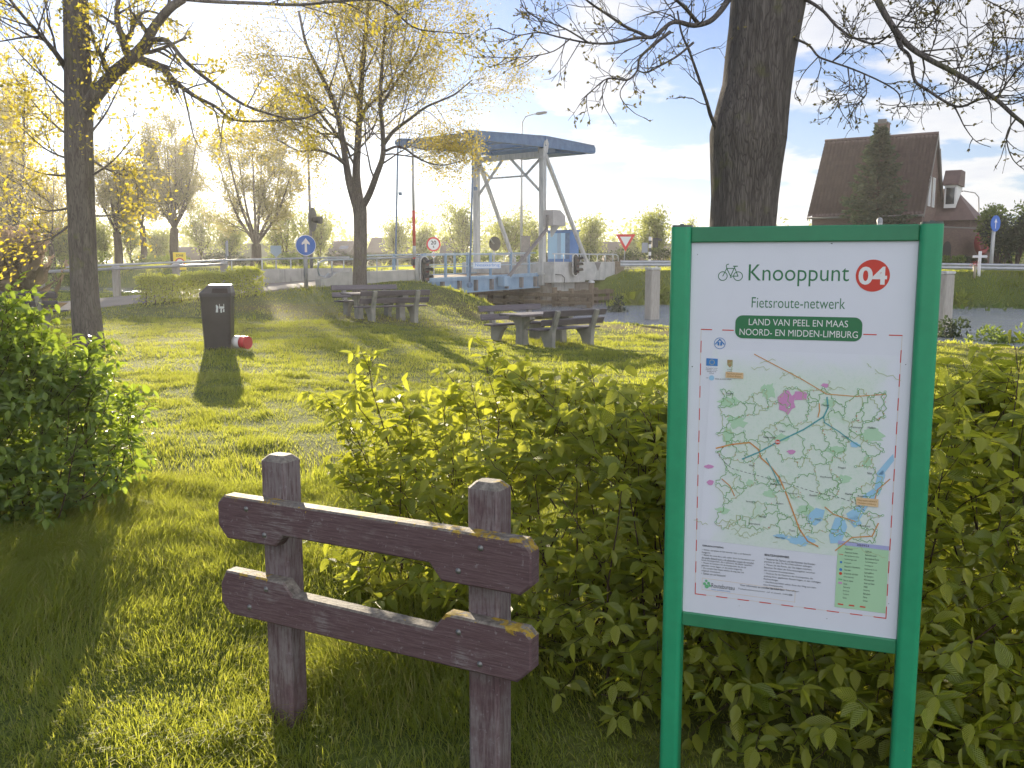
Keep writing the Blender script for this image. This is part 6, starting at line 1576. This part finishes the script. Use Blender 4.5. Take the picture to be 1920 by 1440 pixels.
tt = np.linspace(0, 2 * math.pi, 25); MB().tube([(.58 * math.cos(a), 0, .58 * math.sin(a)) for a in tt], .17, 10).build('ring', m_flat('buoy_red', (.30, .05, .045), .6), lb); MB().disc((0, .05, 0), (0, 1, 0), .5, 20, .03).build('backing', m_flat('buoy_back', (.16, .05, .05), .7), lb)

# spruce in front of the house
def spruce(px, ptop, pbase, Y, wpx, label):
    b = at(px, pbase, Y); z0 = gh(b[0], b[1]); top = at(px, ptop, Y)[2]; H = top - z0; W = wpx / FPX * Y / 2
    o = thing('spruce_tree', label, 'tree', (b[0], b[1], z0)); T = Tree(3); rg = np.random.default_rng(8)
    T.trunk.add(np.array([(b[0], b[1], z0 - .2), (b[0], b[1], z0 + H * .5), (b[0], b[1], top)]), [.16, .09, .015], 8)
    P, D, N, S, TT = [], [], [], [], []
    for k in range(210):
        f = (k + rg.random()) / 210; f = f ** .9; z = z0 + .25 + (H - .3) * f; L = W * (1 - f) ** .85 * rg.uniform(.65, 1.18) + .12; a = k * 2.4 + rg.normal(0, .3)
        d = np.array([math.cos(a), math.sin(a), -.10 + .5 * f]); n = 7; pts = [np.array([b[0], b[1], z])]
        for q in range(n): dd_ = d + np.array([0, 0, -.25 + .5 * q / n]) ; pts.append(pts[-1] + dd_ / np.linalg.norm(dd_) * L / n)
        pts = np.array(pts); T.tb.add(pts, np.linspace(.028, .008, n + 1), 4)
        m = int(40 + 90 * L / W)
        for _ in range(m):
            q = rg.random() ** .7 * n; i = min(n - 1, int(q)); p = pts[i] + (pts[i + 1] - pts[i]) * (q - i); sd = np.cross(d, [0, 0, 1]) * rg.choice([-1, 1])
            P.append(p + sd * rg.uniform(0, .10) * L); D.append(d * .6 + sd * rg.uniform(.2, .9) + np.array([0, 0, rg.normal(-.25, .25)])); N.append(rg.normal(0, .5, 3) + np.array([0, 0, 1.])); S.append(rg.uniform(.16, .34)); TT.append(rg.random())
    V, F, k_ = leaves(*map(np.array, (P, D, N, S)), True)
    T.trunk.build('trunk', M_BARKF, o); T.tb.build('branches', M_BARKF, o)
    np_mesh('needles', V, F, m_leaf('spruce_needles', (.03, .05, .03), (.055, .08, .042), (.10, .12, .055), (.12, .18, .07), .2, .5, gloss=.04), o, True, False, np.repeat(TT, k_))
spruce(1640, 238, 470, 55, 175, 'dense dark spruce standing in front of the brick house roof')

# ------------------------------------------------------------------ trees and bushes in the distance
def far_tree(name, label, cat, px, Y, ptop, wpx, leafm, seed, fork=.3, trunk=.25, limbs=6, lv=2, per=2, lsize=.16, keep=.8, group=None, tint=.5, up=.10, spread=.6, vase=.72, jit=.22, lean=0.0, kids=4, ln=1.0, hang=.1):
    if px < 640: k_ = (Y + 13) / Y; Y += 13; trunk *= k_; lsize *= k_; jit *= k_
    p = at(px, 491, Y); z0 = gh(p[0], p[1]); H = at(px, ptop, Y)[2] - z0; W = wpx / FPX * Y / 2
    o = thing(name, label, cat, (p[0], p[1], z0), 0, group); T = Tree(seed); r = T.r; b = np.array([p[0], p[1], z0]); top = b + np.array([lean, 0, H * fork])
    q, rr_ = T.limb([b - [0, 0, .4], b + (top - b) * .5 + r.normal(0, .08, 3) * [1, 1, 0], top], trunk, trunk * .85, 9, True)
    for k in range(limbs):
        a = 2 * math.pi * (k + r.random() * .6) / limbs; out = vase * W * (1 if k else .2) * r.uniform(.6, 1.1)
        e = top + np.array([math.cos(a) * out, math.sin(a) * out, H * (1 - fork) * r.uniform(.62, .92)]); m_ = top + (e - top) * .45 + np.array([math.cos(a) * out * .12, math.sin(a) * out * .12, -.02 * H])
        q, rr_ = T.limb([top, m_, e], trunk * .36, trunk * .09, 6)
        T.along(q, rr_, 6 if lv > 1 else 9, W * .62 * ln, lv, f0=.15, rk=.4, up=up, spread=spread, kids=kids, minr=.012, ratio=.58)
    Pl = T.leafset(per, lsize, jit, keep, hang)
    T.finish(o, M_BARKF, leafm, Pl, tint, .25)
    return o
G1 = 'pollard trees along the far bank'
far_tree('tree', 'tall vase shaped olive tree left of the middle of the far bank row', 'tree', 330, 67, 238, 160, M_OLIVE, 101, .28, .34, 9, 2, 7, .15, 1.0, G1)
far_tree('tree', 'forked olive tree with two stout stems near the blue arrow sign', 'tree', 477, 64, 236, 190, M_OLIVE, 102, .16, .38, 7, 2, 7, .15, 1.0, G1, vase=.85, lean=.2)
far_tree('tree', 'slim dark stemmed tree between two taller trees on the far bank', 'tree', 270, 70, 300, 90, M_OLIVE, 103, .38, .24, 5, 2, 6, .15, 1.0, G1)
far_tree('tree', 'narrow fan shaped tree right of the left foreground trunk', 'tree', 222, 68, 295, 110, M_OLIVE, 104, .32, .32, 6, 2, 6, .15, 1.0, G1)
far_tree('tree', 'large yellow leaved tree at the upper left edge', 'tree', 30, 63, 120, 230, M_YOUNG, 105, .25, .46, 7, 2, 4, .24, .95, None, .4, vase=.55, jit=.3)
far_tree('tree', 'yellow tinted tree just left of the foreground trunk', 'tree', 97, 66, 300, 140, M_YOUNG, 106, .30, .22, 6, 2, 3, .16, .9, None, .35, jit=.25)
far_tree('tree', 'dark stemmed tree at the far left edge behind the reeds', 'tree', -15, 62, 250, 160, M_OLIVE, 107, .3, .26, 6, 2, 3, .17, .9, None)
G2 = 'slender willows on the far side'
spec = [(150, 74, 400, 90, 'pale willow behind the left foreground trunk'), (190, 78, 420, 70, 'low pale willow right behind the left foreground trunk'), (245, 76, 385, 80, 'pale green willow between the slim stems on the far bank'), (300, 84, 440, 60, 'small pale willow at the foot of the tall vase shaped tree'),
        (378, 78, 375, 80, 'pale upright willow left of the grey blue sign'), (432, 80, 410, 70, 'thin pale willow just right of the grey blue sign'), (535, 76, 400, 90, 'pale willow left of the blue arrow sign'), (600, 74, 405, 80, 'pale willow right of the blue arrow sign'), (745, 84, 415, 70, 'thin willow left of the round weight sign'),
        (60, 66, 410, 90, 'pale bushy willow low at the left edge'), (115, 70, 430, 80, 'low bushy willow left of the foreground trunk')]
for k, (px, Y, pt_, w_, lab) in enumerate(spec): far_tree('willow', lab, 'tree', px, Y, pt_, w_, M_PALEG, 200 + k, .14, .12, 6, 1, 3, .20, .95, G2, .45, up=.16, spread=.45, vase=.5, jit=.35, kids=5, ln=1.2)
G3 = 'rounded bushy trees behind the bridge'
spec = [(868, 78, 392, 120, 'broad bushy willow seen through the bridge tower'), (790, 92, 430, 60, 'small hazy tree left of the bridge tower'), (958, 80, 396, 95, 'feathery birch just right of the left tower post'), (1000, 92, 410, 60, 'small birch between the two tower posts'), (1108, 84, 408, 56, 'slender twin topped birch right of the blue cabinet'),
        (1225, 72, 394, 66, 'upright birch beside the left post of the information board'), (1185, 120, 436, 40, 'small far tree above the grey roofs'), (1300, 95, 420, 60, 'pale tree partly hidden by the information board')]
for k, (px, Y, pt_, w_, lab) in enumerate(spec): far_tree('birch_tree', lab, 'tree', px, Y, pt_, w_, M_PALEG, 300 + k, .12, .13, 6, 1, 4, .20, .95, G3, .55, up=.14, spread=.5, vase=.5, jit=.30, kids=5, ln=1.1)
# garden shrubs right
def far_bush(name, label, px, Y, ptop, wpx, leafm, seed, n=2600, lsize=.18, tint=.5, group=None, depth=None, cat='bush'):
    if px < 640: lsize *= (Y + 17) / Y; Y += 17
    p = at(px, 491, Y); z0 = gh(p[0], p[1]); H = at(px, ptop, Y)[2] - z0; W = wpx / FPX * Y / 2; D_ = depth or W; r = np.random.default_rng(seed)
    o = thing(name, label, cat, (p[0], p[1], z0), 0, group); T = Tree(seed); b = np.array([p[0], p[1], z0])
    lob = [(r.uniform(-.75, .75), r.uniform(-.6, .6), r.uniform(.25, .78), r.uniform(.28, .48)) for _ in range(9)]
    P, D, N, S = [], [], [], []
    for _ in range(n):
        l = lob[int(r.integers(9))]; v = unit(r.normal(0, 1, 3)) * l[3] * r.uniform(.55, 1.1); q = b + np.array([(l[0] + v[0]) * W, (l[1] + v[1]) * D_, max(.02, (l[2] + v[2] * .6)) * H])
        P.append(q); D.append(v + r.normal(0, .4, 3) + np.array([0, 0, .1])); N.append(v + r.normal(0, .5, 3)); S.append(lsize * r.uniform(.5, 1.3))
    for l in lob:
        e = b + np.array([l[0] * W, l[1] * D_, l[2] * H]); T.tb.add(np.array([b - [0, 0, .2], (b + e) / 2 + r.normal(0, .1, 3), e]), [.06, .04, .015], 5)
    T.tb.build('stems', M_BARKF, o); V, F, k = leaves(*map(np.array, (P, D, N, S)), True)
    np_mesh('foliage', V, F, leafm, o, True, False, np.repeat(np.clip(tint + r.normal(0, .25, len(P)), 0, 1), k)); return o
M_DKG = m_leaf('dark_hedge_leaf', (.018, .03, .010), (.032, .05, .014), (.06, .08, .02), (.10, .14, .03), .3, .4, gloss=.05)
M_FRESH = m_leaf('fresh_green_leaf', (.07, .11, .018), (.12, .18, .025), (.22, .27, .04), (.40, .50, .06), .5, .4, gloss=.04)
far_bush('tree', 'bright fresh green garden tree at the right edge behind the blue sign', 1872, 54, 372, 110, M_FRESH, 41, 4200, .20, .6, None, None, 'tree')
far_bush('hedge', 'tall dark garden hedge at the right edge below the bright green tree', 1905, 50, 395, 100, M_DKG, 42, 3600, .20, .4, None, None, 'hedge')
for k, (px, Y, pt_, w_, lab, m_) in enumerate([(1085, 58, 462, 90, 'dark low garden shrub right of the blue cabinet', M_DKG), (1150, 60, 458, 110, 'dark low hedge behind the give way sign', M_DKG), (1250, 60, 462, 90, 'dark low hedge beside the banded traffic light post', M_DKG), (1335, 62, 455, 90, 'dark shrub hidden mostly by the information board', M_DKG),
                                              (905, 64, 470, 80, 'low green shrub between the tower posts', M_FRESH), (980, 64, 468, 80, 'low green shrub under the tower portal', M_FRESH), (1035, 62, 472, 60, 'small dark shrub left of the blue cabinet', M_DKG), (835, 66, 472, 70, 'low shrub below the round weight sign', M_DKG),
                                              (300, 66, 478, 100, 'low pale shrub on the bank below the slim trees', M_FRESH), (420, 66, 470, 110, 'dark low shrub below the grey blue sign', M_DKG), (560, 66, 468, 110, 'low green shrub behind the parapet near the blue arrow sign', M_FRESH), (655, 70, 470, 110, 'low shrub behind the middle tree trunk', M_DKG), (745, 72, 474, 90, 'low shrub before the long dark roof', M_DKG),
                                              (170, 62, 465, 120, 'low green shrub behind the left foreground trunk', M_FRESH), (70, 58, 460, 130, 'low green shrub at the left edge of the far bank', M_FRESH), (1790, 52, 482, 40, 'small yellow green shrub at the foot of the garden wall', M_FRESH), (1822, 54, 476, 36, 'small dark shrub at the foot of the garden wall below the lifebuoy', M_DKG)]):
    far_bush('shrub', lab, px, Y, pt_, w_, m_, 500 + k, 1300, .17, .5, 'low shrubs along the far side')
# far roofs
def house(px0, px1, proof, peave, Y, label, m, cat='house', skyl=0, rot=0.0):
    a, b = at(px0, 491, Y), at(px1, 491, Y); L = b[0] - a[0]; z0 = 1.1; zr = at(px0, proof, Y)[2] - z0; ze = at(px0, peave, Y)[2] - z0; dp = 5.0
    o = thing('far_house', label, cat, (a[0], a[1], z0), rot, 'low houses in the distance'); MB().box(.2, L - .2, .4, 2 * dp - .4, -.5, ze).build('wall', M_BRICK, o)
    rf = MB().prism([(0, ze), (dp, zr), (2 * dp, ze), (2 * dp - .1, ze - .2), (.1, ze - .2)], 'x', 0, L).build('roof', m, o)
    for k in range(skyl):
        u = L * (k + .6) / (skyl + .3); s = (zr - ze) / dp; y0 = 1.6
        MB().add([(u, y0, ze + s * y0 + .06), (u + 1.0, y0, ze + s * y0 + .06), (u + 1.0, y0 + 1.3, ze + s * (y0 + 1.3) + .06), (u, y0 + 1.3, ze + s * (y0 + 1.3) + .06)], [(0, 1, 2, 3)]).build('roof_window', M_GLASS, rf)
    return o
M_FROOF = m_worn('far_roof_tiles', (.085, .065, .062), (.12, .095, .09), .8, 2, .1)
M_FROOF2 = m_worn('mossy_long_roof', (.11, .115, .055), (.16, .16, .08), .85, 1, .1)
house(686, 766, 443, 474, 105, 'long dark roofed house with two skylights left of the bridge', M_FROOF, skyl=2)
house(824, 850, 443, 474, 104, 'dark roofed house with a skylight behind the round weight sign', M_FROOF, skyl=1)
house(610, 655, 450, 476, 108, 'dark roofed house left of the middle tree trunk', M_FROOF, skyl=1)
house(348, 560, 455, 490, 118, 'very long low mossy roofed barn behind the far bank trees', M_FROOF2, 'barn')
house(1130, 1215, 452, 476, 125, 'low grey roofed house behind the give way sign', M_FROOF)
house(1040, 1100, 446, 478, 150, 'low hazy roofed house behind the blue cabinet', M_FROOF)
house(1240, 1400, 455, 478, 140, 'far grey roofed house partly behind the information board', M_FROOF)
house(1800, 1900, 405, 430, 85, 'red roofed house behind the garden wall', m_worn('red_far_roof', (.20, .075, .05), (.27, .10, .07), .8, 2, .1))
house(255, 345, 462, 482, 112, 'low grey shed behind the yellow zone sign', M_FROOF)
# far treeline that reads as one mass
rgf = np.random.default_rng(91); P, S = [], []
for k in range(150):
    Y = rgf.uniform(150, 260); px = rgf.uniform(-120, 2050); c = at(px, 491, Y); H = rgf.uniform(4, 9) if px < 1700 else rgf.uniform(3, 6); W = rgf.uniform(4, 9)
    n = 260; v = unit(rgf.normal(0, 1, (n, 3))) * rgf.uniform(.6, 1.0, (n, 1)); P.append(np.array([c[0], c[1], 1 + H * .5]) + v * [W * .7, W * .5, H * .55]); S.append(rgf.uniform(.5, 1.1, n))
P = np.concatenate(P); S = np.concatenate(S); V, F, k = leaves(P, rgf.normal(0, 1, P.shape), rgf.normal(0, 1, P.shape), S, True)
tag(np_mesh('far_woods', V, F, M_PALEG, tint=np.repeat(rgf.random(len(P)) * .7, k)), kind='stuff')

# ------------------------------------------------------------------ reeds at the left edge, weeds by the water, a dandelion
def reeds(px, Y, ptop, wpx, label, seed, n=240, plume=True, mat=None):
    p = at(px, 491, Y); z0 = gh(p[0], p[1]); H = at(px, ptop, Y)[2] - z0; W = wpx / FPX * Y / 2; r = np.random.default_rng(seed)
    o = thing('reeds', label, 'reeds', (p[0], p[1], z0)); tb = Tubes(); P, D, N, S, TT = [], [], [], [], []
    for _ in range(n):
        b = np.array([p[0] + r.normal(0, W * .5), p[1] + r.normal(0, .5), z0 - .1]); h = H * r.uniform(.6, 1.0); l = np.array([r.normal(.12, .12), r.normal(0, .1), 0]) * h
        pts = np.array([b, b + l * .3 + [0, 0, h * .5], b + l + [0, 0, h]]); tb.add(pts, [.012, .009, .004], 4)
        if plume:
            for q in range(22): f = r.uniform(.78, 1.0); P.append(b + l * f ** 1.5 + [0, 0, h * f]); D.append(np.array([r.normal(.4, .5), r.normal(0, .5), r.uniform(.0, .9)])); N.append(r.normal(0, 1, 3)); S.append(r.uniform(.05, .13)); TT.append(.9)
        for q in range(5): f = r.uniform(.1, .7); P.append(b + l * f ** 1.5 + [0, 0, h * f]); D.append(np.array([r.normal(0, .6), r.normal(0, .6), r.uniform(.3, 1.2)])); N.append(r.normal(0, 1, 3)); S.append(h * r.uniform(.15, .35)); TT.append(r.uniform(0, .5))
    tb.build('stalks', mat or M_REED, o); V, F, k = leaves(*map(np.array, (P, D, N, S)), True); V = V.reshape(len(P), 5, 3); 
    np_mesh('plumes' if plume else 'blades', V.reshape(-1, 3), F, mat or M_REED, o, True, False, np.repeat(TT, k))
M_REED = m_leaf('dry_reed', (.14, .12, .06), (.24, .18, .11), (.42, .32, .24), (.45, .33, .22), .45, .5, gloss=.03)
reeds(8, 24, 415, 90, 'tall dry plumed reeds at the left edge', 61, 200)
for k, (px, Y, pt_, lab) in enumerate(((1790, 25.0, 590, 'dark weedy clump on the near canal edge right of the information board'), (1850, 24.0, 606, 'low weedy clump on the near canal edge at the right'), (1905, 23.5, 600, 'tuft of tall weeds at the right edge of the near bank'), (1155, 38, 548, 'dark overhanging weeds beside the far abutment'))):
    far_bush('weeds', lab, px, Y, pt_, 80 if k != 3 else 60, M_DKG if k in (0, 3) else M_FRESH, 700 + k, 900, .13, .4, 'weedy clumps by the water', .5, 'weeds')
rgb_ = np.random.default_rng(55)
for k, (px, Y, pt_, w_, lab) in enumerate(((1862, 40.6, 548, 44, 'bright clump of upright iris leaves at the foot of the far bank'), (1820, 40.2, 556, 36, 'smaller iris clump at the foot of the far bank left of the brightest one'), (1905, 40.8, 552, 40, 'iris clump at the right edge of the far bank foot'), (1795, 42.0, 530, 50, 'tall grass tussock on the far bank by the board post'),
                                           (1890, 43.0, 520, 50, 'grass tussock halfway up the far bank at the right edge'), (1180, 44.5, 520, 50, 'grass tussock on the far bank next to the abutment'), (1245, 45.0, 518, 44, 'grass tussock on the far bank beside the thick mooring post'), (1150, 44.0, 540, 44, 'low tussock by the water next to the abutment'))):
    reeds(px, Y, pt_, w_, lab, 800 + k, 46, False, M_FRESH if k < 3 else M_GRASS)
pdn = at(20, 1432, 2.98); dn = thing('dandelion', 'yellow dandelion flower in the grass at the bottom left corner', 'flower', (pdn[0], pdn[1], pdn[2] - .07), 0)
MB().tube([(0, 0, -.06), (.003, 0, .03), (0, 0, .066)], .0022, 6).build('stalk', M_GRASS, dn)
mb = MB(); r = random.Random(2)
for k in range(70): a = r.random() * 6.28; l = r.uniform(.006, .020); e = r.uniform(.1, .9); c, s = math.cos(a), math.sin(a); mb.add([(0, 0, .066), (c * l - s * .002, s * l + c * .002, .066 + e * .010), (c * l + s * .002, s * l - c * .002, .066 + e * .010)], [(0, 1, 2)])
mb.build('petals', m_flat('dandelion_yellow', (.80, .52, .02), .6), dn)

# ------------------------------------------------------------------ the evening air
t = NT('haze_air'); t.n.remove(t.out); t.out = t.n.new('ShaderNodeOutputMaterial')
pv = t.n.new('ShaderNodeVolumePrincipled'); pv.inputs['Color'].default_value = (.93, .94, .96, 1); pv.inputs['Density'].default_value = .0006; pv.inputs['Anisotropy'].default_value = .6
t.l.new(pv.outputs[0], t.out.inputs['Volume'])
tag(MB().box(-4400, 4400, -4400, 4400, -3.0, 16.0).build('haze', t.m), kind='stuff')
